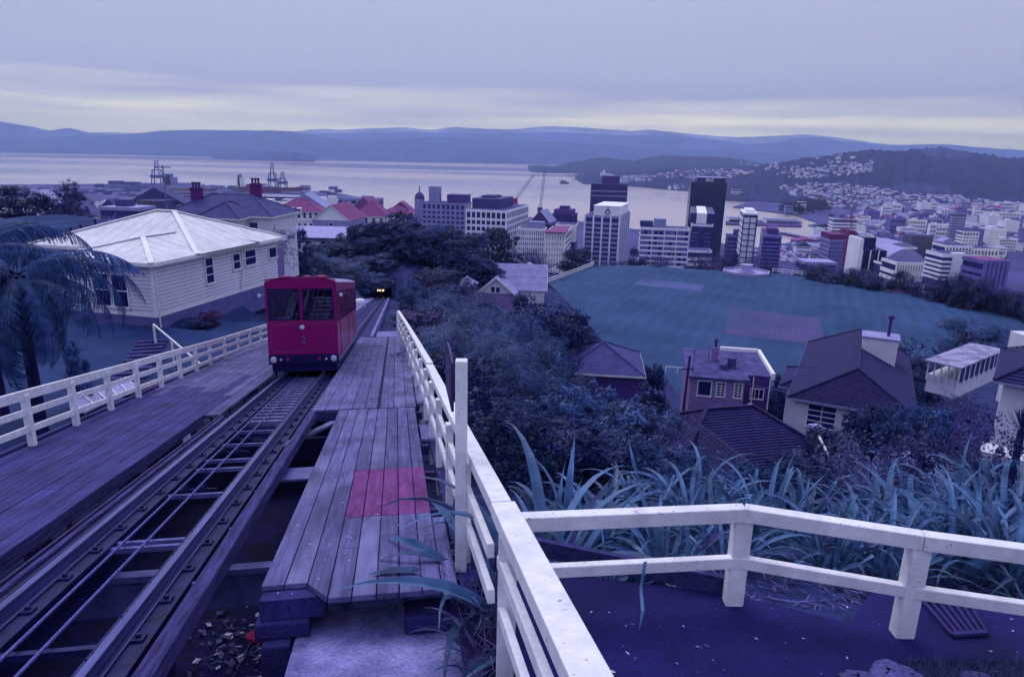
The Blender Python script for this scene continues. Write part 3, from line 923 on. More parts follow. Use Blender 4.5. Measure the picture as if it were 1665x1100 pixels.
for i, cc in enumerate((-2.74, -2.52)):
    m = MB(TF); m.tube([(cc, 2.2, -2.56), (cc, 9, -2.565), (cc, 16, -2.56), (cc, 40, -2.56), (cc, 120, -2.56)], 0.015, 8)
    m.build('haul_cable', 'cable_steel', None, smooth=True, origin=T(cc, 2.2, -2.56), M=ROT_TF, label='thin steel haul cable between the rails, ' + ('the one farther from the deck with red boards' if i == 0 else 'the one nearer to the deck with red boards'), cat='cable', group='haul cables between the rails')
# floor of the pit, with rubbish blown onto it
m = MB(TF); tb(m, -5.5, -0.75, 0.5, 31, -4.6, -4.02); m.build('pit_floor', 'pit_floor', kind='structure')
m = MB(TF)
for k in range(420):
    c_, s_ = random.gauss(-1.45, .42), random.gauss(7.6, .55)
    if c_ > -0.8: continue
    a = random.random() * 6.28; l = random.uniform(.015, .06); w = l * random.uniform(.25, .9)
    d1 = Vector((math.cos(a), math.sin(a), random.uniform(-.3, .5))) * l; d2 = Vector((-math.sin(a), math.cos(a), random.uniform(-.3, .3))) * w
    p = Vector((c_, s_, -3.99 + random.random() * .04)); m.cur = random.choice((0, 0, 0, 1, 2))
    m.quad(p - d1, p + d2, p + d1, p - d2)
for k in range(26):
    c_, s_ = random.gauss(-1.45, .4), random.gauss(7.6, .5); a = random.random() * 6.28; l = random.uniform(.2, .5); m.cur = 0
    m.tube([(c_, s_, -3.98), (c_ + math.cos(a)*l/2, s_ + math.sin(a)*l/2, -3.93), (c_ + math.cos(a+.4)*l, s_ + math.sin(a+.4)*l, -3.98)], .006, 4)
m.build('leaf_litter', ['dry_leaf', 'leaf_mid', 'shirt_white'], kind='stuff', label='blown leaves, twigs and scraps on the pit floor', cat='litter')
m = MB(TF); m.lathe((-1.62, 7.75, -4.0), [(.03, 0), (.12, .02), (.13, .07), (.07, .11), (.0, .12)], 9)
m.build('crumpled_wrapper', 'litter_red', None, origin=T(-1.62, 7.75, -4.0), label='crumpled bright red wrapper among the litter in the pit', cat='wrapper')

# ------------------------------------------------------------------ decks: every board is a piece
def board(parent, c0, c1, s0, s1, m_, top=-RAILH, th=0.045, cut=None):
    g_ = 0.005
    dz = random.uniform(-.003, .003)
    m = MB(TF)
    if cut:
        m.prism([(c0+g_, s0+cut[0], top-th), (c1-g_, s0+cut[1], top-th), (c1-g_, s1-g_, top-th), (c0+g_, s1-g_, top-th)], (0, 0, th+dz))
    else:
        tb(m, c0+g_, c1-g_, s0+g_, s1-g_, top-th, top+dz)
    return m.build('board', m_, parent, bevel=0.004)
ldeck = tempty('timber_platform', -4.5, 8, -2.55, label='long worn timber platform between the tracks and the white fence by the garden', cat='platform')
c0 = -5.62
wd = 0.225
for k in range(9):
    ca, cb = c0 + k*wd, c0 + (k+1)*wd
    if cb > -3.60: cb = -3.60
    s_ = 1.6 + random.random() * 1.2
    e = 31.2
    while s_ < e - .1:
        l = random.uniform(2.8, 4.6)
        s2 = min(s_ + l, e)
        if e - s2 < .8: s2 = e
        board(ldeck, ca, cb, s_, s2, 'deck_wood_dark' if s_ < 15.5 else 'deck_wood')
        s_ = s2
s_ = 13.4
while s_ < 31:
    board(ldeck, -3.595, -3.32, s_, min(s_+3.5, 31.2), 'deck_wood'); s_ += 3.5
for k in range(20):
    s_ = 2.2 + k * 1.5
    m = MB(TF); tb(m, -5.62, -3.66, s_-.05, s_+.05, -2.66, -2.50); m.build('joist', 'beam_timber', ldeck)
    m = MB(TF); tb(m, -3.70, -3.66, s_-.02, s_+.02, -3.05, -2.67); m.build('hanger', 'steel_pale', ldeck)
m = MB(TF); tb(m, -3.655, -3.60, 1.6, 13.38, -2.62, -2.5); m.build('edge_beam', 'beam_timber', ldeck)
m = MB(TF); tb(m, -5.72, -5.64, 1.6, 31.2, -2.62, -2.41); m.build('kerb_board', 'deck_wood_dark', ldeck)
for cc, ss in ((-4.9, 10), (-4.9, 17), (-4.9, 24)):
    m = MB(TF); tb(m, cc-.12, cc+.12, ss-.12, ss+.12, -4.5, -2.66); m.build('prop', 'beam_timber', ldeck)

rdeck = tempty('timber_platform', -0.4, 9, -2.55, label='timber platform end with a red painted patch of boards', cat='platform')
ed = [-1.14, -.955, -.77, -.585, -.40, -.21, -.03, .15, .31, .46]
for k in range(9):
    ca, cb = ed[k], ed[k+1]
    s_ = 5.62 if k < 2 else 5.30
    e = 13.37 if k < 8 else 7.0
    red = 3 <= k <= 7
    stops_ = [s_]
    if red:
        j1 = random.uniform(6.2, 6.7) if k % 2 else 7.15
        if j1 < 7.1: stops_.append(j1)
        stops_ += [7.15]
        if k == 7: stops_.append(7.55)
        stops_ += [9.0]
        s2 = 9.0
    else:
        s2 = s_
    while s2 < e - .2:
        s2 = min(s2 + random.uniform(1.4, 3.2), e)
        if e - s2 < .5: s2 = e
        stops_.append(s2)
    if not red and k == 8:
        stops_ = [5.2, 7.0]
    for a, b in zip(stops_[:-1], stops_[1:]):
        cut = (0.30, 0.02) if (k == 2 and a < 5.4) else None
        board(rdeck, ca, cb - (0.02 if k == 8 else 0), a, b, 'deck_red' if (red and 7.1 < a < 8.9) else random.choice(('deck_wood', 'deck_wood', 'deck_wood_worn')), cut=cut)
m = MB(TF); tb(m, .34, .56, 10.6, 11.7, -2.50, -2.455); m.build('loose_board', 'deck_wood_worn', rdeck, bevel=.004)
for s_ in (5.9, 7.4, 8.9, 10.4, 11.9, 13.1):
    m = MB(TF); tb(m, -1.12, .44, s_-.05, s_+.05, -2.64, -2.497); m.build('joist', 'beam_timber', rdeck)
m = MB(TF); tb(m, -1.12, -.62, 5.45, 5.85, -2.66, -2.50); m.build('bearer', 'concrete_dark', rdeck)
m = MB(TF); tb(m, .47, .66, 5.4, 13.4, -2.62, -2.50); m.build('concrete_ledge', 'concrete_dark', rdeck, bevel=.01)

fdeck = tempty('timber_platform', -0.6, 20, -2.55, label='wide timber landing beside the red car, along the bush bank', cat='platform')
ed = [-1.65, -1.40, -1.15, -.90, -.65, -.42]
def run(parent, ca, cb, s0, e, m_, lo=2.5, hi=5.5, top=-RAILH+.012):
    s_ = s0
    while s_ < e - .1:
        s2 = min(s_ + random.uniform(lo, hi), e)
        if e - s2 < 1: s2 = e
        board(parent, ca, cb, s_, s2, m_, top=top); s_ = s2
for k in range(5):
    run(fdeck, ed[k], ed[k+1], 13.39, 30.8, 'deck_wood')
for s_ in np.arange(13.45, 30.6, 0.3):                     # cleats along the drain slot
    m = MB(TF); tb(m, -.415, -.37, s_, s_+.17, -2.50, -2.447); m.build('cleat', 'steel_dark', fdeck)
run(fdeck, -.365, -.10, 13.39, 30.8, 'deck_wood')
run(fdeck, -.10, .14, 13.39, 30.8, 'deck_wood_worn', 1.0, 2.6)
run(fdeck, .14, .34, 13.39, 30.8, 'deck_wood_worn', 1.4, 3.6)
run(fdeck, .355, .54, 13.6, 26.0, 'deck_wood_worn', 1.2, 3.0, top=-RAILH+.03)
m = MB(TF); tb(m, -1.65, .34, 13.39, 13.44, -2.66, -2.489); m.build('end_board', 'beam_timber', fdeck)
for s_ in np.arange(14.5, 30.5, 2.0):
    m = MB(TF); tb(m, -1.6, .5, s_-.06, s_+.06, -2.72, -2.492); m.build('joist', 'beam_timber', fdeck)
m = MB(TF); tb(m, -1.68, -1.30, 31.0, 108, -2.95, -2.52); m.build('track_verge', 'concrete_dark', kind='structure')
m = MB(TF); tb(m, -1.22, -1.06, 31.0, 108, -2.9, -2.40); m.build('kerb', 'concrete', kind='structure')
m = MB(TF); tb(m, -4.9, -3.45, 31.4, 112, -2.95, -2.50); m.build('track_path', 'concrete', kind='structure')
m = MB(TF); tb(m, -.95, .35, 31.2, 34.5, -2.9, -2.46); m.build('landing_step', 'concrete', kind='structure')

# concrete at the head of the platform
m = MB(TF); tb(m, -.86, .56, 1.6, 5.85, -3.4, -2.80); m.build('concrete_landing', 'concrete', kind='structure', bevel=.03)
m = MB(TF)
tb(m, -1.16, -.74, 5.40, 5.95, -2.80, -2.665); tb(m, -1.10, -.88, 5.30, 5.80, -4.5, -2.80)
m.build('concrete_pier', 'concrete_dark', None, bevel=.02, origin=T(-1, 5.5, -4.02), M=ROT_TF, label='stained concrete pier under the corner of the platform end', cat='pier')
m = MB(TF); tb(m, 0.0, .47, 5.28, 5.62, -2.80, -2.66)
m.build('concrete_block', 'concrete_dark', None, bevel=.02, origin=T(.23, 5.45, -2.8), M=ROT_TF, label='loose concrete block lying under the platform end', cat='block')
m = MB(TF); tb(m, .42, .55, 1.6, 5.1, -2.80, -2.70); m.build('kerb', 'beam_timber', kind='structure', bevel=.012)

# ------------------------------------------------------------------ fences
def tl(pts, s):                                # a polyline (c, s, n) read at s
    ss = [p[1] for p in pts]
    return (float(np.interp(s, ss, [p[0] for p in pts])), s, float(np.interp(s, ss, [p[2] for p in pts])))
UPZ = N
def fence_run(root, line, s0, s1, rails, posts, pw=0.10, base=-2.5, cap=None):
    """rails: (drop below the top line, width, height); pieces are cut where two lengths meet"""
    for dn, w, h in rails:
        s_ = s0
        while s_ < s1 - .05:
            s2 = min(s_ + random.uniform(2.8, 4.4), s1)
            if s1 - s2 < 1.2: s2 = s1
            a = Vector(tl(line, s_)); b = Vector(tl(line, s2))
            j = random.uniform(-.006, .006)
            a.z -= dn + h/2 + j; b.z -= dn + h/2 + j + random.uniform(-.004, .004)
            m = MB(TF); m.beam(a, b - (b-a).normalized()*.004, w, h); m.build('rail', 'white_paint', root, bevel=.007)
            s_ = s2
    for s_ in posts:
        c_, _, n_ = tl(line, s_)
        top = T(c_, s_, n_ - .02); bot = T(c_, s_, base)
        m = MB(); up = Vector((0, 0, 1))
        p1 = Vector((bot.x, bot.y, top.z - .01)); p0 = Vector((bot.x, bot.y, bot.z))
        m.box((p0+p1)/2, C*(pw/2*.8), (D - D.z*up).normalized()*(pw/2), (p1-p0)/2)
        m.build('post', 'white_paint', root, bevel=.006)
lf = tempty('white_fence', -5.56, 12, -2.5, label='long white three-rail timber fence between platform and garden with tree fern', cat='fence')
LFL = [(-5.52, 2, -1.50), (-5.56, 11, -1.57), (-5.56, 22, -1.72), (-5.1, 29, -1.62), (-4.9, 33, -1.6)]
fence_run(lf, LFL, 4.0, 32, [(0, .05, .15), (.29, .045, .10), (.56, .045, .10)], [5.5, 7.0, 8.5, 9.98] + [11.46 + 1.47*k for k in range(14)], pw=.11, base=-2.75)
rf = tempty('white_fence', .6, 5, -2.6, label='white three-rail fence down the bush side of the platform from the corner post', cat='fence')
RFL = [(.655, 4.30, -1.45), (.625, 6.5, -1.46), (.56, 12.2, -1.47), (.33, 24, -1.47), (.07, 35, -1.46)]
fence_run(rf, RFL, 4.36, 12.2, [(0, .135, .10)], [], base=-2.75)
fence_run(rf, [(c, s, n+.035) for c, s, n in RFL], 12.2, 34.5, [(0, .12, .10)], [], base=-2.75)
fence_run(rf, [(c-.075, s, n) for c, s, n in RFL], 4.36, 34.5, [(.28, .05, .10), (.60, .05, .10)], [6.0, 7.6, 9.2, 10.8, 12.4, 14, 16, 18, 20, 22, 24, 26.5, 29, 31.5, 34], base=-2.9)
nf = tempty('white_fence', .65, 2.5, -2.6, label='white fence close to the viewer, ending at the corner post beside the asphalt path', cat='fence')
NFL = [(.66, 1.0, -1.40), (.66, 4.30, -1.45)]
fence_run(nf, NFL, 1.0, 4.33, [(0, .16, .10)], [], base=-2.9)
fence_run(nf, [(c-.04, s, n) for c, s, n in NFL], 1.0, 4.2, [(.30, .05, .09), (.62, .05, .09)], [], base=-2.9)
fence_run(nf, [(c+.06, s, n) for c, s, n in NFL], 1.0, 4.2, [], [2.95, 1.2], base=-3.2)
for w_, s_ in ((.13, 4.25),):
    b_ = T(.66, s_, -3.0); t_ = T(.66, s_, -1.55)
    m = MB(); m.box(((b_.x + t_.x)/2, (b_.y + t_.y)/2, (b_.z + t_.z)/2), .06, .06, (t_.z - b_.z)/2); m.build('corner_post', 'white_paint', nf, bevel=.008)
# fence along the asphalt path
pf = empty('white_fence', atz(1000, 990, -3.05), label='white two-rail fence between the asphalt path and the flax', cat='fence')
ZT = -2.28
tp = [T(.73, 4.28, -1.52)] + [atz(1212, 822, ZT), atz(1502, 866, ZT), atz(1800, 905, ZT)]
tp[0].z = ZT
for i in range(3):
    a, b = tp[i], tp[i+1]
    for dz, h, w in ((0, .105, .09), (.385, .085, .06)):
        m = MB(); m.beam(a - Vector((0, 0, dz + h/2)), b - Vector((0, 0, dz + h/2)) - (b-a).normalized()*.003, w, h); m.build('rail', 'white_paint', pf, bevel=.007)
for q in (tp[1], tp[2], tp[3]):
    m = MB(); m.box((q.x, q.y + .02, (q.z - .02 - 3.3)/2), .062, .05, (q.z - .11 + 3.3)/2); m.build('post', 'white_paint', pf, bevel=.008)
# sign post and board
sb = T(.50, 5.75, -2.5)
stop = ray(764, 585).z * sb.y
p_sp = None
sp = empty('sign_post', sb, label='square white post with a brown sign board rising above the fence', cat='sign post')
m = MB(); m.box((sb.x, sb.y, (sb.z + stop)/2), .047, .047, (stop - sb.z)/2); m.build('post', 'white_paint', sp, bevel=.006)
f0 = Vector((sb.x - .062, sb.y + .03, 0)); dirv = Vector((-.11, .62, 0))
zb0, zt0 = ray(756, 672).z * sb.y, ray(757, 592).z * sb.y
m = MB(); th = Vector((-.022, -.002, 0))
out = []
for t in np.linspace(0, 1, 9):
    out.append(Vector((f0.x, f0.y, 0)) + dirv*t + Vector((0, 0, zt0 + .045*math.sin(math.pi*t))))
poly = [f0 + Vector((0, 0, zb0)), f0 + dirv + Vector((0, 0, zb0))] + out[::-1]
m.prism(poly, th); bd = m.build('sign_board', 'sign_brown', sp, bevel=.004)
for k in range(4):
    m = MB(); z_ = zt0 - .09 - k*.085
    m.box(f0 + dirv*.5 + th*1.08 + Vector((0, 0, z_)), dirv*(.36 - .05*(k % 2)), (-.0015, 0, 0), (0, 0, .018)); m.build('lettering_line', 'sign_letter', bd)

# ------------------------------------------------------------------ asphalt path, drain, stones
pp = [T(.72, .6, 0)[:2], T(.72, 4.6, 0)[:2], (tp[1].x, tp[1].y + .12), (tp[2].x - .3, tp[2].y + .12), (tp[2].x + .1, tp[2].y + .55), (tp[3].x, tp[3].y + .6), (9, 1.0)]
m = MB().prism([Vector((x, y, -3.35)) for x, y in pp], (0, 0, .30)); m.build('path', 'asphalt', kind='structure')
g0 = [atz(1500, 977, -3.035), atz(1570, 975, -3.035), atz(1604, 1028, -3.035), atz(1548, 1032, -3.035)]
dr = empty('drain_grate', g0[0], label='rusty barred drain grate at the edge of the asphalt path', cat='grate')
m = MB().prism([q + Vector((0, 0, -.02)) for q in g0], (0, 0, .012)); m.build('sump', 'tyre_rubber', dr)
for k in range(7):
    t = k / 6
    m = MB(); m.beam(g0[0].lerp(g0[1], t) + Vector((0, 0, .004)), g0[3].lerp(g0[2], t) + Vector((0, 0, .004)), .022, .02); m.build('bar', 'wood_brown', dr)
for a, b in ((0, 1), (3, 2)):
    m = MB(); m.beam(g0[a] + Vector((0, 0, .006)), g0[b] + Vector((0, 0, .006)), .035, .022); m.build('rim', 'wood_brown', dr)
m = MB(); a = T(.8, 4.85, 0); a.z = -2.98; b = atz(1180, 957, -2.98); b = Vector((b.x, b.y+.05, -2.98)); m.beam(a, b, .05, .14); m.build('kerb', 'deck_wood_dark', kind='structure')
def rock_mesh(seed):
    r = random.Random(seed); mb = MB()
    mb.lathe((0, 0, -.5), [(.0, -.1), (.75, .05), (1.0, .45), (.85, .85), (.45, 1.1), (0, 1.15)], 11)
    for v in mb.v:
        v.x += r.uniform(-.16, .16); v.y += r.uniform(-.16, .16); v.z += r.uniform(-.13, .13)
    return mb.mesh('rock', 'rock', smooth=True)
rocks = [rock_mesh(i) for i in range(3)]
for i, (px, py, sc_, lb) in enumerate(((1395, 1104, .07, 'small pale rock at the bottom edge of the asphalt path'), (1442, 1100, .10, 'largest pale rock edging the grass by the path'), (1485, 1104, .07, 'small rock beside the grass tuft near the path edge'), (1590, 1103, .06, 'low rock half hidden in the verge grass'))):
    p = atz(px, py, -3.03); obj('rock', rocks[i % 3], None, Matrix.Translation(p) @ Matrix.Rotation(i, 4, 'Z') @ Matrix.Diagonal((sc_*1.7, sc_, sc_*.8, 1)), label=lb, cat='rock', group='rocks edging the path')
m = MB()
for k in range(2600):
    px, py = random.uniform(1470, 1700), random.uniform(1076, 1125)
    p = atz(px, py, -3.05); a = random.random()*6.28; h = random.uniform(.02, .07)
    q = p + Vector((math.cos(a)*h*.7, math.sin(a)*h*.7, h)); s_ = Vector((-math.sin(a), math.cos(a), 0))*.004
    m.quad(p - s_, p + s_, q)
m.build('verge_grass', 'leaf_grass', kind='stuff', label='short rough grass along the path edge', cat='grass')

m = MB()
for k in range(70):                             # bits of leaf and grit on the path
    px, py = random.uniform(960, 1665), random.uniform(975, 1110)
    p = atz(px, py, -3.046); a = random.random()*6.28; l = random.uniform(.004, .016) * (2.2 if k % 9 == 0 else 1)
    d1 = Vector((math.cos(a), math.sin(a), .05))*l; d2 = Vector((-math.sin(a), math.cos(a), .15))*l*.4; m.cur = k % 2
    m.quad(p-d1, p+d2, p+d1, p-d2)
m.build('path_grit', ['shirt_white', 'dry_leaf'], kind='stuff', label='pale leaf scraps and grit scattered on the asphalt', cat='litter')
m = MB(TF)
for k in range(220):
    c_, s_ = random.uniform(-1.1, .42), random.uniform(5.4, 13); l = random.uniform(.004, .014); a = random.random()*6.28
    p = Vector((c_, s_, -RAILH+.006)); d1 = Vector((math.cos(a), math.sin(a), .1))*l; d2 = Vector((-math.sin(a), math.cos(a), .2))*l*.5
    m.quad(p-d1, p+d2, p+d1, p-d2)
for k in range(300):
    c_, s_ = random.uniform(.45, .66), random.uniform(5.5, 12.5); l = random.uniform(.01, .03); a = random.random()*6.28
    p = Vector((c_, s_, -2.49)); d1 = Vector((math.cos(a), math.sin(a), .2))*l; d2 = Vector((-math.sin(a), math.cos(a), .3))*l*.5; m.cur = 1
    m.quad(p-d1, p+d2, p+d1, p-d2)
m.build('deck_litter', ['shirt_white', 'dry_leaf'], kind='stuff', label='leaf scraps lying on the platform boards and along the fence foot', cat='litter')
# ------------------------------------------------------------------ foliage
def np_mesh(name, V, F, mats, mi=None, smooth=False):
    """V (n,3), F (m,4) quads"""
    me = bpy.data.meshes.new(name)
    n, m = len(V), len(F)
    me.vertices.add(n); me.vertices.foreach_set('co', np.ascontiguousarray(V, dtype=np.float32).ravel())
    me.loops.add(m * 4); me.loops.foreach_set('vertex_index', np.ascontiguousarray(F, dtype=np.int32).ravel())
    me.polygons.add(m); me.polygons.foreach_set('loop_start', np.arange(0, m * 4, 4, dtype=np.int32))
    for q in mats:
        me.materials.append(MATS[q])
    if mi is not None:
        me.polygons.foreach_set('material_index', mi)
    me.update(calc_edges=True)
    me.validate()
    return me
def leaf_quads(P, Nrm, size, r, asp=0.5):
    """one rhombic leaf at each point"""
    n = len(P)
    a = r.normal(size=(n, 3)); a -= (a * Nrm).sum(1, keepdims=True) * Nrm
    a /= np.linalg.norm(a, axis=1, keepdims=True) + 1e-9
    b = np.cross(Nrm, a)
    s = size * r.uniform(0.55, 1.3, (n, 1))
    V = np.stack([P - a*s, P + b*s*asp, P + a*s, P - b*s*asp], 1).reshape(-1, 3)
    F = np.arange(n * 4).reshape(n, 4)
    return V, F
def crown_mesh(name, seed, clumps, per, leaf, zlo=0.15, flat=0.8, lump=0.16, feather=0.0, asp=0.5, nl=11, lr=0.2):
    """crown in a unit volume (radius 0.5, height 1): leaf clumps on an uneven shell with gaps between them"""
    r = np.random.default_rng(seed)
    # big lobes first
    lobes = []
    for k in range(nl):
        t = k * 2.399 + r.uniform(-.4, .4); h = r.uniform(0.02, 1)
        rad = 0.34 * math.sqrt(max(0.05, 1 - (h - 0.35) ** 2 * 2.0)) * r.uniform(.75, 1.1)
        lobes.append((rad * math.cos(t), rad * math.sin(t), zlo + (0.90 - zlo) * h * 0.92, r.uniform(0.6, 1.15) * lr))
    lobes.append((r.uniform(-.1, .1), r.uniform(-.1, .1), 0.78, 0.2)); lobes.append((r.uniform(-.1, .1), r.uniform(-.1, .1), 0.45, 0.28))
    L = np.array(lobes)
    k = r.integers(0, len(L), clumps)
    d = r.normal(size=(clumps, 3)); d[:, 2] = d[:, 2] * 0.8 + 0.35
    d /= np.linalg.norm(d, axis=1, keepdims=True)
    cen = L[k, :3] + d * L[k, 3:4] * r.uniform(0.75, 1.08, (clumps, 1)) * np.array([1, 1, flat])
    cen[:, 2] = np.clip(cen[:, 2], zlo * .6, 1.0)
    rad = lump * r.uniform(0.35, 1.0, clumps) * 0.5
    P = np.repeat(cen, per, 0); dd = np.repeat(d, per, 0); rr = np.repeat(rad, per)
    off = r.normal(size=P.shape); off /= np.linalg.norm(off, axis=1, keepdims=True) + 1e-9
    off *= (r.uniform(0.2, 1.0, (len(P), 1)) ** 0.6) * rr[:, None]
    off[:, 2] *= 0.75
    if feather:
        off[:, 2] += r.uniform(0, feather, len(P)) * rr * 4
    P = P + off
    nr = off / (np.linalg.norm(off, axis=1, keepdims=True) + 1e-9) * 0.5 + dd * 0.85 + r.normal(size=P.shape) * 0.36 + np.array([0, 0, .3])
    nr /= np.linalg.norm(nr, axis=1, keepdims=True)
    V, F = leaf_quads(P, nr, leaf, r, asp)
    return np_mesh(name, V, F, ['leaf_mid'])
def branch_mesh(name, seed, m_, levels=4, kids=3, spread=0.5, r0=0.03, trunk=0.22, sides=5, up=0.25, length=0.3):
    r = random.Random(seed); mb = MB()
    def grow(p, d, l, rad, lv):
        e = p + d * l + Vector((r.uniform(-1, 1), r.uniform(-1, 1), r.uniform(-.3, 1))) * l * .08
        mid = (p + e) / 2 + Vector((r.uniform(-1, 1), r.uniform(-1, 1), r.uniform(-1, 1))) * l * .06
        mb.tube([p, mid, e], [rad, rad * .82, rad * .66], max(3, sides - (levels - lv)), caps=False)
        if lv <= 0: return
        for q in range(kids + (1 if r.random() < .4 else 0)):
            nd = (d + Vector((r.gauss(0, spread), r.gauss(0, spread), r.gauss(up, spread * .5)))).normalized()
            grow(e if q else mid.lerp(e, .6), nd, l * r.uniform(.6, .85), rad * .6, lv - 1)
    for k in range(1 if trunk > .1 else 4):
        d0 = Vector((r.gauss(0, .08 if trunk > .1 else .4), r.gauss(0, .08 if trunk > .1 else .4), 1)).normalized()
        grow(Vector((0, 0, -.06)), d0, trunk if trunk > .1 else length, r0, levels)
    return mb.mesh(name, m_, smooth=True)
CROWN = {
    'dense': [crown_mesh('crown', 100 + i, 420, 28, 0.018, lump=.17, flat=.75, nl=14, lr=.19) for i in range(3)],
    'fine': [crown_mesh('crown', 200 + i, 560, 32, 0.0130, lump=.125, feather=.55, asp=.32, nl=17, lr=.15) for i in range(4)],
    'loose': [crown_mesh('crown', 300 + i, 330, 24, 0.0185, lump=.16, zlo=.05, nl=14, lr=.17) for i in range(3)],
    'sparse': [crown_mesh('crown', 400 + i, 150, 14, 0.017, lump=.22, zlo=.1) for i in range(2)],
}
TRUNK = {'solid': [branch_mesh('trunk', 1, 'trunk_bark', 3, 3, .5, .032, .25), branch_mesh('trunk', 2, 'trunk_bark', 3, 3, .55, .036, .22)],
         'bare': [branch_mesh('branches', 11, 'twig_purple', 4, 3, .42, .016, .24, 4, .3), branch_mesh('branches', 12, 'twig_purple', 4, 3, .5, .014, .20, 4, .25)],
         'pale': [branch_mesh('branches', 21, 'twig_pale', 4, 3, .45, .014, .05, 4, .3, .26), branch_mesh('branches', 22, 'twig_pale', 4, 3, .5, .016, .22, 4, .3)]}
def setmat(o, m_):
    o.material_slots[0].link = 'OBJECT'
    o.material_slots[0].material = MATS[m_]
def plant(name, label, cat, base, H, W, crown, leaf, trunk='solid', group=None, rot=None, W2=None):
    root = empty(name, base, Matrix.Rotation(random.random() * 6.28 if rot is None else rot, 4, 'Z') @ Matrix.Diagonal((W, W2 or W, H, 1)), label=label, cat=cat, group=group)
    if crown:
        o = obj('crown', random.choice(CROWN[crown]), root); setmat(o, leaf)
    if trunk:
        obj('trunk' if trunk == 'solid' else 'branches', random.choice(TRUNK[trunk]), root)
    return root
def plant_px(px, ytop, Y, W, crown, leaf, label, name='shrub', cat='shrub', trunk='solid', group=None, hmax=None, hmin=0.5, base=None, W2=None):
    """plant whose top is seen at (px, ytop), Y metres ahead, standing on the ground there"""
    t = at(px, ytop, Y)
    zb = drop(t.x, t.y) if base is None else base
    H = max(hmin, t.z - zb)
    if hmax: H = min(H, hmax)
    return plant(name, label, cat, (t.x, t.y, zb - .05), H, W, crown, leaf, trunk, group, W2=W2)

LANDMARK = [(600, 'the tunnel'), (700, 'the old hotel'), (800, 'the gridded office block'), (865, 'the arcaded block'), (910, 'the red-brown roofed block'), (985, 'the striped tower'), (1080, 'the balcony block'), (1150, 'the black tower'),
            (1213, 'the fountain'), (1262, 'the banded block'), (1330, 'the long shed'), (1375, 'the scaffolded block'), (1425, 'the black finned tower'), (1475, 'the arched hall'), (1525, 'the white windowed block'), (1562, 'the ziggurat block'), (1622, 'the pink brick block'), (1680, 'the picture edge')]
def near(px):
    return min(LANDMARK, key=lambda q: abs(q[0] - px))[1]
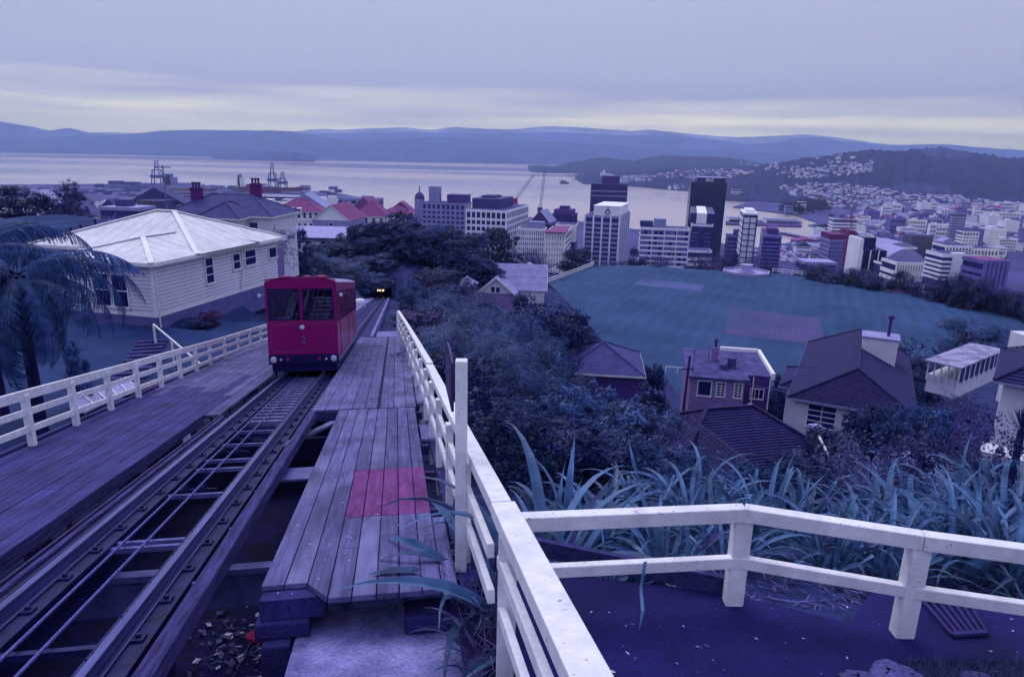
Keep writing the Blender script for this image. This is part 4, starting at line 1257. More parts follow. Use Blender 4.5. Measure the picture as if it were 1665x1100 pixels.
# --- the bush bank between the platform and the houses (photo position of the top, distance, width)
BANK = [
    (672, 452, 88, 6, 'fine', 'leaf_light', 'leafy green bush by the track just right of the tunnel mouth'),
    (704, 440, 100, 10, 'fine', 'leaf_purple', 'greyish purple bush above the tracks near the tunnel mouth'),
    (715, 438, 104, 13, 'fine', 'leaf_mid', 'blue-green bush on the bank left of the grey gabled roof'),
    (676, 470, 60, 4.2, 'fine', 'leaf_light', 'rounded bush at the far end of the white platform fence'),
    (694, 488, 52, 5, 'fine', 'leaf_light', 'light feathery bush just past the far end of the platform fence'),
    (728, 476, 62, 8, 'fine', 'leaf_light', 'light feathery bush on the bank, in front of the purple one'),
    (745, 482, 55, 9, 'fine', 'leaf_mid', 'feathery bush below the gable window of the grey roofed house'),
    (795, 478, 48, 9, 'fine', 'leaf_light', 'tall feathery bush with many thin upright stems on the bank'),
    (688, 515, 36, 5.5, 'fine', 'leaf_purple', 'dull purple bush touching the platform fence half way down'),
    (722, 520, 30, 5.5, 'fine', 'leaf_light', 'light feathery bush beside the stepped joint of the platform fence'),
    (770, 500, 36, 7, 'fine', 'leaf_light', 'pale feathery bush in the middle of the bank'),
    (830, 505, 40, 8, 'fine', 'leaf_light', 'wide feathery bush between the bank and the dark round tree'),
    (880, 498, 52, 8, 'fine', 'leaf_mid', 'blue-green bush left of the dark round tree beside the field'),
    (905, 478, 66, 12, 'dense', 'leaf_dark', 'dark round tree with a bare branch rising from it beside the field'),
    (942, 498, 62, 12, 'dense', 'leaf_dark', 'dark rounded tree against the edge of the green field'),
    (860, 470, 80, 8, 'dense', 'leaf_dark', 'dark leafy tree in front of the grey gabled roof'),
    (880, 540, 46, 7, 'fine', 'leaf_light', 'pale feathery bush above the low dark hip roof'),
    (735, 560, 20, 4.2, 'fine', 'leaf_mid', 'blue-green bush behind the sign post, below the fence'),
    (800, 560, 24, 5, 'fine', 'leaf_light', 'thin-stemmed feathery bush right of the sign post'),
    (850, 575, 28, 6, 'fine', 'leaf_mid', 'bushy mass half way between sign post and low dark roof'),
    (905, 590, 32, 6, 'fine', 'leaf_light', 'leafy bush in front of the low dark hip roof'),
    (700, 540, 21, 4.2, 'fine', 'leaf_light', 'rounded bush pressing against the platform fence above the sign post'),
    (760, 528, 27, 6, 'fine', 'leaf_light', 'full rounded feathery bush in the middle of the bank, upper of two'),
    (830, 545, 30, 6.5, 'fine', 'leaf_light', 'full rounded feathery bush in the middle of the bank, lower of two'),
    (900, 555, 38, 7, 'fine', 'leaf_mid', 'rounded blue-green bush left of the low dark hip roof'),
    (715, 455, 80, 8, 'dense', 'leaf_mid', 'rounded bush beside the purple one, half way to the gabled house'),
    (750, 455, 84, 9, 'fine', 'leaf_purple', 'greyish bush just left of the gable window'),
    (700, 500, 44, 4.5, 'fine', 'leaf_mid', 'dark feathery bush leaning over the far part of the platform fence'),
    (790, 625, 15, 4, 'loose', 'leaf_dark', 'dark glossy bush right behind the white sign post'),
    (850, 640, 18, 4.5, 'loose', 'leaf_mid', 'dark leafy bush above the tall flax clump'),
    (920, 620, 22, 5.5, 'loose', 'leaf_mid', 'dense small-leaved bush left of the broad silvery one'),
    (980, 610, 25, 6, 'loose', 'leaf_light', 'broad silvery green bush in front of the dark hip roof'),
    (1050, 640, 25, 6, 'loose', 'leaf_light', 'silvery bush left of the dark tiled roof in the foreground'),
    (930, 670, 15, 4.2, 'loose', 'leaf_dark', 'dark bush in shade behind the flax'),
    (1000, 680, 16, 4.5, 'loose', 'leaf_mid', 'twiggy dark bush below the silvery bush'),
    (1070, 690, 17, 4.2, 'loose', 'leaf_silver', 'bush with pale glinting leaves beside the foreground tiled roof'),
    (1130, 720, 14, 3.5, 'loose', 'leaf_mid', 'leafy bush in front of the foreground tiled roof'),
    (1225, 745, 12, 2.6, 'loose', 'leaf_mid', 'low bush under the edge of the foreground tiled roof'),
    (1290, 725, 15, 3, 'loose', 'leaf_mid', 'small leafy bush by the lower corner of the foreground tiled roof'),
    (1340, 690, 26, 5, 'fine', 'leaf_dark', 'dark bush under the wall of the white tiled-roof house'),
    (1400, 645, 34, 6, 'dense', 'leaf_dark', 'dark bush overlapping the large tiled roof'),
    (1450, 655, 32, 5, 'dense', 'leaf_mid', 'leafy green bush right of the large tiled roof'),
    (1500, 640, 36, 5.5, 'dense', 'leaf_mid', 'green bush between the large tiled roof and the white wall'),
    (1545, 625, 40, 6, 'sparse', 'leaf_purple', 'reddish purple shrub below the glasshouse'),
    (1600, 640, 30, 4.6, 'sparse', 'leaf_purple', 'reddish shrub left of the white wall at the picture edge'),
    (1360, 700, 18, 4, 'sparse', 'leaf_silver', 'thin shrub dotted with pale leaves, left of the twiggy thicket'),
    (1420, 690, 20, 4.4, 'sparse', 'leaf_silver', 'twiggy shrub dotted with pale flecks in the thicket'),
    (1480, 680, 20, 4.4, 'sparse', 'leaf_purple', 'brownish twiggy shrub in the middle of the thicket'),
    (1540, 680, 20, 4.4, 'sparse', 'leaf_purple', 'purple twiggy shrub left of the cabbage tree'),
    (1440, 740, 13, 3.4, 'sparse', 'leaf_purple', 'low reddish twiggy shrub behind the flax row'),
    (1520, 735, 13, 3.4, 'sparse', 'leaf_silver', 'low pale twiggy shrub behind the flax row'),
    (1330, 745, 12, 3.0, 'loose', 'leaf_dark', 'low dark green shrub behind the flax row'),
    (1585, 720, 14, 3.2, 'loose', 'leaf_dark', 'dark shrub under the cabbage tree'),
    (1650, 700, 16, 3.4, 'loose', 'leaf_dark', 'dark shrub at the picture edge below the white wall'),
]
for i_, (px, yt, Y, W, cr_, lf_, lb) in enumerate(BANK):
    if cr_ == 'fine' and i_ % 5 in (0, 2, 3) and 'feathery' not in lb:
        cr_, lf_ = 'dense', {'leaf_light': 'leaf_mid', 'leaf_mid': 'leaf_dark'}.get(lf_, lf_)
    tr = 'pale' if cr_ in ('sparse',) else ('pale' if (cr_ == 'fine' and Y < 60) else 'solid')
    plant_px(px, yt, Y, W * .86, cr_, lf_, lb, trunk=tr, group='bushes on the bank', hmin=W * .5)
# filler bushes that nothing tells apart, low on the bank
r_ = random.Random(5)
for k in range(46):
    Y = r_.uniform(14, 85)
    c_ = r_.uniform(4, 16) + Y * .10
    p = T(c_, Y, 0)
    zb = drop(p.x, p.y); W = r_.uniform(2.6, 4.2) + Y * .03
    q = project((p.x, p.y, zb + W * .5))
    if q[0] > 960 or q[1] < 500: continue
    plant('shrub', 'dark undergrowth shrub low on the bank among taller bushes', 'shrub', (p.x, p.y, zb - .1), W * .55, W, 'loose' if Y < 40 else 'fine', r_.choice(('leaf_dark', 'leaf_mid', 'leaf_mid')), 'pale', 'undergrowth low on the bank')
for k in range(40):
    px, Y = r_.uniform(1080, 1700), r_.uniform(9.5, 24)
    v = ray(px, 700); x = v.x * Y
    zb = drop(x, Y); W = r_.uniform(1.6, 2.6)
    plant('shrub', 'dark undergrowth shrub in the thicket behind the flax', 'shrub', (x, Y, zb - .1), W * .6, W, 'loose', r_.choice(('leaf_dark', 'leaf_mid', 'leaf_purple')), 'pale', 'undergrowth behind the flax')
# --- dark trees above the tunnel and beyond
TREES = [
    (660, 338, 175, 20, 'dense', 'leaf_dark', 'tall dark round-headed tree, highest of the trees above the tunnel'),
    (615, 362, 165, 16, 'dense', 'leaf_dark', 'dark tree above the tunnel, right of the white gabled wall'),
    (720, 362, 180, 20, 'dense', 'leaf_dark', 'broad dark tree in front of the grey hotel block'),
    (755, 372, 185, 18, 'dense', 'leaf_dark', 'dark tree left of the flat-topped one, before the white office block'),
    (808, 364, 200, 17, 'dense', 'leaf_dark', 'wide flat-topped dark tree in front of the white office block'),
    (640, 395, 150, 16, 'dense', 'leaf_dark', 'blue-green tree directly above the tunnel mouth'),
    (690, 400, 150, 16, 'dense', 'leaf_dark', 'dark tree in the hollow behind the purple bush'),
    (735, 405, 145, 15, 'dense', 'leaf_dark', 'green tree behind the grey gabled house'),
    (595, 404, 140, 11, 'dense', 'leaf_dark', 'leafy tree over the left side of the tunnel'),
    (560, 406, 130, 9, 'dense', 'leaf_dark', 'bushy tree hiding the base of the long veranda building'),
    (520, 410, 118, 8, 'dense', 'leaf_mid', 'rounded green tree above the roof of the red car'),
    (545, 420, 100, 9, 'fine', 'leaf_light', 'low spreading light green tree just over the car roof'),
    (590, 430, 105, 9, 'dense', 'leaf_mid', 'dark leafy bush left of the tunnel lights'),
    (572, 424, 112, 8, 'dense', 'leaf_mid', 'leafy tree on the slope just left of the tunnel lights'),
    (592, 418, 119, 8, 'dense', 'leaf_dark', 'dark tree standing right over the tunnel portal'),
    (552, 432, 106, 7, 'fine', 'leaf_mid', 'feathery bush low on the slope behind the car roof'),
    (618, 424, 121, 8, 'dense', 'leaf_mid', 'green tree over the field side of the tunnel portal'),
    (500, 416, 100, 6, 'fine', 'leaf_mid', 'green bush beside the pink fence'),
    (770, 425, 160, 13, 'dense', 'leaf_dark', 'dark low tree under the TV aerial beside the grey gabled house'),
    (30, 296, 78, 7, 'dense', 'leaf_dark', 'dense dark evergreen on the grassy rise at the picture edge'),
    (105, 290, 86, 6.5, 'loose', 'leaf_purple', 'dull open-crowned tree on the rise beside the dense evergreen'),
    (148, 340, 84, 6, 'sparse', 'leaf_purple', 'thin purple shrub right of the open tree on the rise'),
    (455, 362, 75, 5, 'sparse', 'leaf_mid', 'small dark spiky tree behind the white house'),
    (480, 365, 85, 4, 'dense', 'leaf_dark', 'small dark tree against the white hospital wall'),
    (938, 400, 235, 14, 'dense', 'leaf_dark', 'dark spreading pine in front of the white-finned tower'),
    (1035, 400, 250, 8, 'dense', 'leaf_dark', 'small dark conifer beside the white balcony block'),
    (1190, 402, 260, 8, 'dense', 'leaf_dark', 'dark tree left of the glass-grid tower'),
    (1135, 418, 240, 10, 'dense', 'leaf_dark', 'dark clump under the white balcony block corner'),
    (1590, 520, 128, 16, 'fine', 'leaf_mid', 'broad bush at the far corner of the field, right of the chimney stack'),
    (1640, 532, 120, 14, 'fine', 'leaf_mid', 'bush at the field corner by the picture edge'),
    (1500, 545, 96, 11, 'sparse', 'leaf_purple', 'bare purplish bush behind the white chimney stack'),
    (1555, 560, 92, 10, 'sparse', 'leaf_purple', 'purplish bush above the glasshouse'),
    (1475, 555, 80, 6, 'dense', 'leaf_dark', 'dark tree right of the big white chimney stack'),
    (1490, 590, 66, 7, 'dense', 'leaf_mid', 'green tree between chimney stack and glasshouse'),
    (1240, 615, 66, 4, 'dense', 'leaf_dark', 'dark shrub between the brick house and the big tiled roof'),
    (1275, 605, 70, 3.5, 'dense', 'leaf_dark', 'small dark tree beside the satellite of the tiled roof'),
    (1060, 580, 66, 4.5, 'dense', 'leaf_dark', 'dark bush at the field edge left of the brick house'),
]
for k in range(54):                              # more of the wood over the tunnel
    c_, s_ = -22 + 38*((k*0.618) % 1), 119 + 34*((k*0.382) % 1)
    if -5.5 < c_ < .8 and s_ < 124: s_ = 124.5
    p = T(c_, s_, 0); zb = drop(p.x, p.y)
    plant('tree', ('leafy green', 'dark')[min(1, k % 4)] + ' tree in the close wood over the tunnel, ' + ('on the house side' if c_ < -5 else 'on the field side' if c_ > 2 else 'right over the track'), 'tree', (p.x, p.y, zb - .2), random.uniform(5.5, 8), random.uniform(7.5, 10), 'dense', ('leaf_mid', 'leaf_dark', 'leaf_dark', 'leaf_dark')[k % 4], 'solid', 'close wood over the tunnel')
for k in range(14):
    sd_ = (-7.6, 2.8)[k % 2] + random.uniform(-.6, .6); s_ = 70 + 45*k/14
    p = T(sd_, s_, 0); zb = drop(p.x, p.y)
    plant('bush', 'low leafy bush lining the track above the tunnel mouth', 'bush', (p.x, p.y, zb - .2), random.uniform(2.0, 3.0), random.uniform(2.6, 3.4), 'fine', ('leaf_mid', 'leaf_light', 'leaf_dark')[k % 3], 'pale', 'bushes lining the track')
for k in range(38):
    sd_ = -8.6 - 9*((k*.618) % 1) if k % 3 else 4.6 + 6*((k*.618) % 1); s_ = 72 + 46*((k*.382) % 1)
    p = T(sd_, s_, 0); zb = drop(p.x, p.y)
    plant('bush', ('feathery bush on the bank beside the lower track, on the house side' if k % 3 else 'feathery bush on the bank beside the lower track, on the field side'), 'bush', (p.x, p.y, zb - .3), random.uniform(2.6, 4.2), random.uniform(4, 6), 'fine', ('leaf_mid', 'leaf_light', 'leaf_dark', 'leaf_mid', 'leaf_purple')[k % 5], 'pale', 'bushes beside the lower track')
for px, yt, Y, W, cr_, lf_, lb in TREES:
    plant_px(px, yt, Y, W, cr_, lf_, lb, name='tree', cat='tree', hmin=W * (.36 if Y < 145 and px < 620 else .5), trunk='bare' if cr_ == 'sparse' else 'solid')
for k in range(44):                              # belt of bare trees below the field
    px = r_.uniform(840, 1460); Y = r_.uniform(222, 268)
    if 905 < px < 960: continue
    yt = np.interp(px, [840, 960, 1040, 1130, 1200, 1300, 1400, 1460], [398, 412, 414, 402, 402, 414, 428, 440]) + r_.uniform(-4, 10)
    plant_px(px, yt, Y, r_.uniform(9, 14), 'sparse' if k % 3 else None, 'leaf_purple', ('bare purplish winter tree before ' if k % 3 else 'wholly leafless winter tree before ') + near(px) + ' beyond the field', name='tree', cat='tree', trunk='bare', group='bare trees beyond the field', hmin=5, hmax=17)
for k in range(34):                              # hedge of dark bushes along the far right of the field
    px = r_.uniform(1300, 1670); Y = np.interp(px, [1300, 1670], [205, 150]) + r_.uniform(3, 12)
    yt = np.interp(px, [1300, 1400, 1500, 1600, 1670], [430, 436, 442, 448, 470]) + r_.uniform(-4, 14)
    lf_ = r_.choice(('leaf_dark', 'leaf_purple', 'leaf_mid'))
    plant_px(px, yt, Y, r_.uniform(6, 10), 'fine', lf_, {'leaf_dark': 'dark', 'leaf_purple': 'purplish', 'leaf_mid': 'green'}[lf_] + ' bush behind the white field rail, before ' + near(px), name='bush', cat='bush', group='hedge bushes beyond the field rail', hmin=3, hmax=14)
# clipped hedge at the field's far right corner
m = MB(); hp = [atz(x, y, PARK_Z) for x, y in ((1598, 480), (1625, 495), (1655, 512), (1700, 545))]
for a, b in zip(hp[:-1], hp[1:]):
    m.beam(a + Vector((0, 0, 1.2)), b + Vector((0, 0, 1.2)), 2.2, 2.6)
hedge_core = m.build('clipped_hedge', 'leaf_dark', None, origin=hp[0], label='clipped dark hedge at the corner of the field', cat='hedge')
V_ = []; n_ = []
rr_ = np.random.default_rng(8)
for a, b in zip(hp[:-1], hp[1:]):
    k = 700
    t = rr_.uniform(0, 1, k)
    P_ = np.array(a)[None] * (1-t[:, None]) + np.array(b)[None] * t[:, None] + np.stack([rr_.uniform(-1.3, 1.3, k), rr_.uniform(-1.3, 1.3, k), rr_.uniform(.2, 2.8, k)], 1)
    V_.append(P_)
P_ = np.concatenate(V_) - np.array(hp[0]); nn_ = rr_.normal(size=P_.shape); nn_ /= np.linalg.norm(nn_, axis=1, keepdims=True)
V_, F_ = leaf_quads(P_, nn_, .32, rr_)
obj('foliage', np_mesh('foliage', V_, F_, ['leaf_dark']), hedge_core)
# bare branch shrubs in the gardens
for px, yt, Y, W, lb, tr in ((372, 455, 44, 3.2, 'small bare fruit tree on the lawn beside the white house', 'pale'), (400, 445, 47, 3.0, 'bare twiggy tree at the far end of the white house wall', 'pale'),
                             (350, 500, 38, 2.2, 'leafless rose bush below the white house wall', 'pale'), (918, 470, 66, 7, 'bare pale tree standing above the dark round tree', 'pale'),
                             (1040, 530, 62, 6, 'bare upright tree left of the brick house aerials', 'bare'), (1015, 545, 60, 4, 'second bare tree beside the low dark hip roof', 'bare')):
    plant_px(px, yt, Y, W, None, None, lb, name='bare_tree', cat='tree', trunk=tr)
plant_px(340, 515, 35, 1.6, 'loose', 'flower_red', 'low bush with red leaves beside the white house', hmin=.9)
plant_px(318, 522, 34, 1.8, 'loose', 'leaf_mid', 'low green bush beside the red-leaved one', hmin=.8)
plant_px(268, 612, 22, 2.2, 'loose', 'flower_red', 'reddish ground cover seen through the fence below the garden steps', hmin=.7)
plant_px(300, 600, 24, 2.0, 'loose', 'leaf_mid', 'leafy ground cover seen through the fence, by the handrail', hmin=.7)
plant_px(115, 545, 19.5, .9, 'loose', 'leaf_mid', 'little round-headed shrub on the lawn under the tree fern', name='shrub', hmin=1.1)

# ------------------------------------------------------------------ tree fern
def frond_mesh(seed, L=3.6, droop=1.0):
    r = random.Random(seed); mb = MB()
    pts = []
    n = 24
    for i in range(n + 1):
        t = i / n
        ang = R(38) - droop * R(120) * t ** 1.15
        pts.append(Vector((0, 0, 0)) if i == 0 else pts[-1] + Vector((math.cos(ang), 0, math.sin(ang))) * (L / n))
    mb.tube(pts, [.026 * (1 - .85 * i / n) for i in range(n + 1)], 4, caps=False)
    for i in range(4, n * 2):
        t = i / (n * 2)
        if r.random() < .06: continue
        k = min(int(t * n), n - 1); p = pts[k].lerp(pts[k+1], t * n - k)
        tang = (pts[k+1] - pts[k]).normalized()
        pl_ = .66 * r.uniform(.8, 1.1) * math.sin(math.pi * min(1, .10 + t * .93)) ** .75 + .03
        for sd in (-1, 1):
            dd = (Vector((0, sd, 0)) * .75 + tang * .5 + Vector((0, 0, .05))).normalized()
            q = p.copy(); m_ = 8; side = tang
            for j in range(m_):
                w = .012
                nq = q + dd * (pl_ / m_)
                mb.quad(q - side*w, q + side*w, nq + side*w*.8, nq - side*w*.8)
                ll_ = .048 * (1 - (j / m_) ** 2) * r.uniform(.7, 1.15)
                for e in (-1, 1):                     # leaflets along the pinna
                    tip = q.lerp(nq, .8) + side * e * ll_ + Vector((0, 0, -ll_ * r.uniform(.15, .6)))
                    mb.quad(q, q.lerp(nq, .55), tip, q.lerp(nq, .25) + side * e * ll_ * .55)
                q = nq
                dd = (dd + Vector((r.uniform(-.06, .06), 0, -.32 - r.uniform(0, .22)))).normalized()
    return mb.mesh('frond', 'leaf_fern')
FR = [frond_mesh(1, 3.5, 1.0), frond_mesh(2, 3.2, 1.2), frond_mesh(3, 2.8, .8)]
def tree_fern(base, top, label, n=15, sc_=1.0, seed=0, az0=0):
    r = random.Random(seed)
    root = empty('tree_fern', base, label=label, cat='tree fern')
    H = top - base.z
    mb = MB(); prof = [(.17, 0), (.14, .4), (.13, H*.5), (.13, H*.8), (.17, H)]
    mb.lathe(base, prof, 10); mb.build('trunk', 'trunk_bark', root)
    for k in range(n):
        a = az0 + k * 2.399 + r.uniform(-.2, .2)
        lay = (k % 4) * 19
        M = Matrix.Translation((0, 0, H - .05 + r.uniform(-.1, .1))) @ Matrix.Rotation(a, 4, 'Z') @ Matrix.Rotation(R(r.uniform(-12, 8) + lay), 4, 'Y') @ Matrix.Scale(sc_ * r.uniform(.82, 1.12), 4)
        obj('frond', FR[k % 3], root, M)
    for k in range(10):                     # old fronds hanging against the trunk
        a = r.uniform(0, 6.28)
        o = obj('dead_frond', FR[1], root, Matrix.Translation((0, 0, H - .1)) @ Matrix.Rotation(a, 4, 'Z') @ Matrix.Rotation(R(48 + r.uniform(0, 20)), 4, 'Y') @ Matrix.Scale(.62 * sc_, 4)); setmat(o, 'leaf_purple')
    return root
fb = at(56, 626, 15.5); fb.z = drop(fb.x, fb.y) - .1
tree_fern(fb, ray(56, 448).z * fb.y, 'big tree fern with drooping fronds beside the white fence', 24, .98, 3, .3)
fb = at(-15, 560, 17.5); fb.z = drop(fb.x, fb.y) - .1
tree_fern(fb, ray(-15, 408).z * fb.y, 'taller tree fern whose trunk is cut off by the picture edge', 20, 1.0, 9, 1.0)

# ------------------------------------------------------------------ flax
def flax_leaf(seed, L, rise, bend, w=.033, kink=0):
    r = random.Random(seed); V = []; n = 12
    p = Vector((0, 0, 0)); ang = rise; mb = MB(); prev = None; yaw = 0
    for i in range(n + 1):
        t = i / n
        ww = w * (0.75 + .5 * math.sin(math.pi * min(1, t * 1.05))) * (1 - max(0, t - .72) / .28 * .95)
        d = Vector((math.cos(ang), 0, math.sin(ang)))
        nrm = Vector((-math.sin(ang), 0, math.cos(ang)))
        row = (p + Vector((0, -ww, 0)) + nrm * ww * .55, p - nrm * ww * .0, p + Vector((0, ww, 0)) + nrm * ww * .55)
        if prev:
            mb.quad(prev[0], prev[1], row[1], row[0]); mb.quad(prev[1], prev[2], row[2], row[1])
        prev = row
        p = p + d * (L / n)
        ang -= bend * (0.25 + 1.9 * t ** 1.6) / n
        if kink and i == kink: ang -= R(75)
    return mb.mesh('leaf', 'leaf_flax', smooth=True)
FX = [flax_leaf(1, 1.65, R(84), R(35)), flax_leaf(2, 1.75, R(80), R(125)), flax_leaf(3, 1.7, R(76), R(165)), flax_leaf(4, 1.55, R(66), R(140)),
      flax_leaf(5, 1.6, R(80), R(40), kink=8), flax_leaf(6, 1.3, R(48), R(95)), flax_leaf(7, 1.2, R(66), R(30), w=.024)]
def flax(base, label, n=26, sc_=1.0, seed=0, lean=0.0, wide=1.0, group='flax clumps behind the path fence', dry=1, name='flax_clump'):
    r = random.Random(seed)
    root = empty(name, base, label=label, cat='flax', group=group)
    for k in range(n):
        a = k * 2.399 + r.uniform(-.4, .4)
        rad = r.uniform(.02, .16) * wide
        kind = r.choice((0, 1, 1, 2, 2, 2, 3, 3, 3, 1, 5, 5, 6) if sc_ > 1 else (0, 1, 1, 2, 2, 2, 3, 3, 3, 4, 5, 5, 6))
        M = Matrix.Translation((math.cos(a)*rad, math.sin(a)*rad, -.04)) @ Matrix.Rotation(a, 4, 'Z') @ Matrix.Rotation(R(r.uniform(-10, 16)) , 4, 'Y') @ Matrix.Rotation(R(r.uniform(-28, 28)), 4, 'X') @ Matrix.Scale(sc_ * r.uniform(.7, 1.12), 4)
        o = obj('leaf', FX[kind], root, M)
        if k < dry: setmat(o, 'dry_leaf')
    return root
FLAX = [ # px, base y, distance, scale, leaves, label
    (872, 860, 5.2, 1.08, 40, 'tallest flax clump with broad upright blades beside the corner of the fences'),
    (848, 850, 5.7, .80, 30, 'broad-bladed flax clump directly behind the corner where the fences meet'),
    (915, 858, 5.9, .80, 34, 'arching flax clump just right of the tallest one'),
    (835, 885, 5.5, .72, 22, 'flax clump crowded against the corner post of the fences'),
    (960, 905, 5.4, .78, 24, 'spreading flax clump low behind the top rail near the corner'),
    (1020, 880, 6.2, .80, 24, 'flax clump with curved blades behind the middle of the top rail'),
    (1085, 912, 5.2, .74, 24, 'flax clump in front, under the long top rail'),
    (1130, 865, 6.6, .88, 26, 'flax clump with long thin upright blades left of the fence post'),
    (1180, 905, 5.4, .74, 24, 'flax clump just left of the middle fence post'),
    (1245, 880, 6.0, .76, 24, 'flax clump just right of the middle fence post'),
    (1300, 850, 6.8, .80, 24, 'pale flax clump behind the bend in the rail'),
    (1350, 905, 5.6, .74, 24, 'flax clump over bare soil between the two posts'),
    (1400, 870, 6.2, .78, 26, 'flax clump with narrow pale blades between the two posts'),
    (1450, 920, 5.3, .72, 24, 'flax clump tight behind the last fence post'),
    (1500, 870, 6.3, .85, 26, 'flax clump right above the last fence post'),
    (1550, 920, 5.4, .80, 24, 'flax clump between the last post and the picture edge'),
    (1600, 875, 6.0, 1.0, 34, 'tall dark flax clump near the picture edge'),
    (1655, 915, 5.2, .90, 26, 'flax clump cut off by the picture edge'),
    (1210, 830, 7.4, .82, 22, 'flax clump in the back row over the middle post'),
    (1060, 845, 7.3, .80, 22, 'flax clump in the back row under the dark bush'),
    (965, 840, 7.2, .82, 22, 'flax clump in the back row beside the tallest one'),
    (1440, 835, 7.3, .85, 22, 'flax clump in the back row before the twiggy thicket'),
    (1560, 830, 7.3, .95, 24, 'flax clump in the back row below the cabbage tree'),
    (1650, 835, 7.0, 1.0, 24, 'flax clump in the back row at the picture edge'),
    (910, 925, 4.95, .60, 18, 'low flax clump lying flat behind the lower rail near the corner'),
    (1010, 928, 4.95, .58, 18, 'low flax clump behind the lower rail near its middle'),
]
for i, (px, py, Y, s_, n_, lb) in enumerate(FLAX):
    p = at(px, py, Y); z = drop(p.x, p.y)
    flax((p.x, p.y, z), lb, int(n_ * 1.5), s_ * (1.25 if i == 0 else 1.0 if i == 1 else 1.25 if i == 2 else .62 if i == 3 else 1.0 if i == 4 else .78), 40 + i)
p = T(.60, 5.35, -2.66); flax(p, 'flax tuft growing over the platform edge at the foot of the sign post', 18, .32, 94, dry=3)
p = T(1.0, 5.6, -3.0); flax(p, 'flax clump arching its long blades over the platform fence', 26, .55, 93, dry=1)
p = T(.86, 5.05, -2.85); flax(p, 'ragged flax with dry blades spilling through the fence onto the platform', 18, .38, 91, dry=9, group='flax clumps behind the path fence')
p = T(.70, 4.7, -2.95); flax(p, 'small drooping flax tuft at the foot of the corner post', 14, .45, 92, dry=7, group='flax clumps behind the path fence')
# dry stalks tangled round the corner post
m = MB()
for k in range(170):
    a = T(random.uniform(.42, .72), random.uniform(4.35, 5.9), -2.78)
    ang = random.uniform(0, 6.28); l = random.uniform(.25, .75)
    e = a + Vector((math.cos(ang)*l*.5, math.sin(ang)*l*.5, l*random.uniform(.2, .8)))
    mid = (a + e)/2 + Vector((0, 0, l*.16)); m.cur = random.choice((0, 0, 1))
    m.tube([a, mid, e], [.004, .0035, .002], 3, caps=False)
m.build('dry_stalks', ['dry_leaf', 'twig_pale'], kind='stuff', label='tangle of dry stalks and dead blades round the corner post', cat='dry grass')
for i, (px, y0, y1) in enumerate(((1042, 955, 1025), (1118, 860, 1010))):      # single blades hanging over the lower rail
    a = atz(px, y0, -2.74); b = at(px - 3, y1, a.y - .15)
    m = MB(); w = Vector((.022 + .012*i, 0, 0)); mid = (a + b)/2 + Vector((.01, -.04, .02))
    w = w * .55; m.quad(a - w*.8, a + w*.8, mid + w, mid - w); m.quad(mid - w, mid + w, b + w*.1, b - w*.1)
    a2 = a + Vector((.05, .15, .10)); m.quad(a - w*.8, a + w*.8, a2 + w, a2 - w)
    m.build('fallen_blade', 'leaf_flax', None, origin=a, label='single flax blade hanging over the lower rail, ' + ('the long broad one' if i else 'the short split one'), cat='leaf')
# soil litter behind the fence
m = MB()
for k in range(700):
    px, py = random.uniform(850, 1660), random.uniform(925, 985)
    Y = random.uniform(4.6, 5.6); p = ray(px, py) * Y; z = drop(p.x, p.y) + .02
    a = random.random()*6.28; l = random.uniform(.02, .10); d1 = Vector((math.cos(a), math.sin(a), .1))*l; d2 = Vector((-math.sin(a), math.cos(a), .2))*.008
    q = Vector((p.x, p.y, z)); m.cur = random.choice((0, 1)); m.quad(q-d1, q+d2, q+d1, q-d2)
m.build('fallen_leaves', ['dry_leaf', 'twig_pale'], kind='stuff', label='dead flax leaves littering the soil behind the fence', cat='leaves')
# cabbage tree at the picture edge
cb = at(1640, 790, 17); cb.z = drop(cb.x, cb.y)
ct = empty('cabbage_tree', cb, label='cabbage tree with a spiky head in front of the white wall', cat='tree')
tz = ray(1640, 700).z * cb.y
m = MB(); m.tube([cb, (cb.x+.05, cb.y, (cb.z+tz)/2), (cb.x, cb.y, tz)], [.13, .10, .09], 8); m.build('trunk', 'trunk_bark', ct)
for k in range(60):
    d_ = Vector((random.gauss(0, 1), random.gauss(0, 1), random.gauss(.25, .8))).normalized()
    M = Matrix.Translation((0, 0, tz - cb.z)) @ d_.to_track_quat('X', 'Z').to_matrix().to_4x4() @ Matrix.Rotation(R(-20), 4, 'Y') @ Matrix.Scale(.55, 4)
    o = obj('leaf', FX[6], ct, M); setmat(o, 'leaf_dark')
# ------------------------------------------------------------------ houses
def lframe(o, u, w):
    """local frame of a building: x along u, y along w, z up, origin o"""
    return Matrix(((u.x, w.x, 0, o.x), (u.y, w.y, 0, o.y), (0, 0, 1, o.z), (0, 0, 0, 1)))
def weather_wall(mb, p0, p1, z0, z1, nrm, n, off=.018):
    """lapped boards: each one stands out at its lower edge"""
    for k in range(n):
        a, b = z0 + (z1-z0)*k/n, z0 + (z1-z0)*(k+1)/n
        q0 = Vector((p0[0], p0[1], a)) + nrm*off; q1 = Vector((p1[0], p1[1], a)) + nrm*off
        b = a + (b-a)*.86  # board stops short; dark wall behind paints the shade line under each lap
        q2 = Vector((p1[0], p1[1], b)) + nrm*.02; q3 = Vector((p0[0], p0[1], b)) + nrm*.02
        mb.quad(q0, q1, q2, q3)
        mb.quad(Vector((p0[0], p0[1], a)), Vector((p1[0], p1[1], a)), q1, q0)
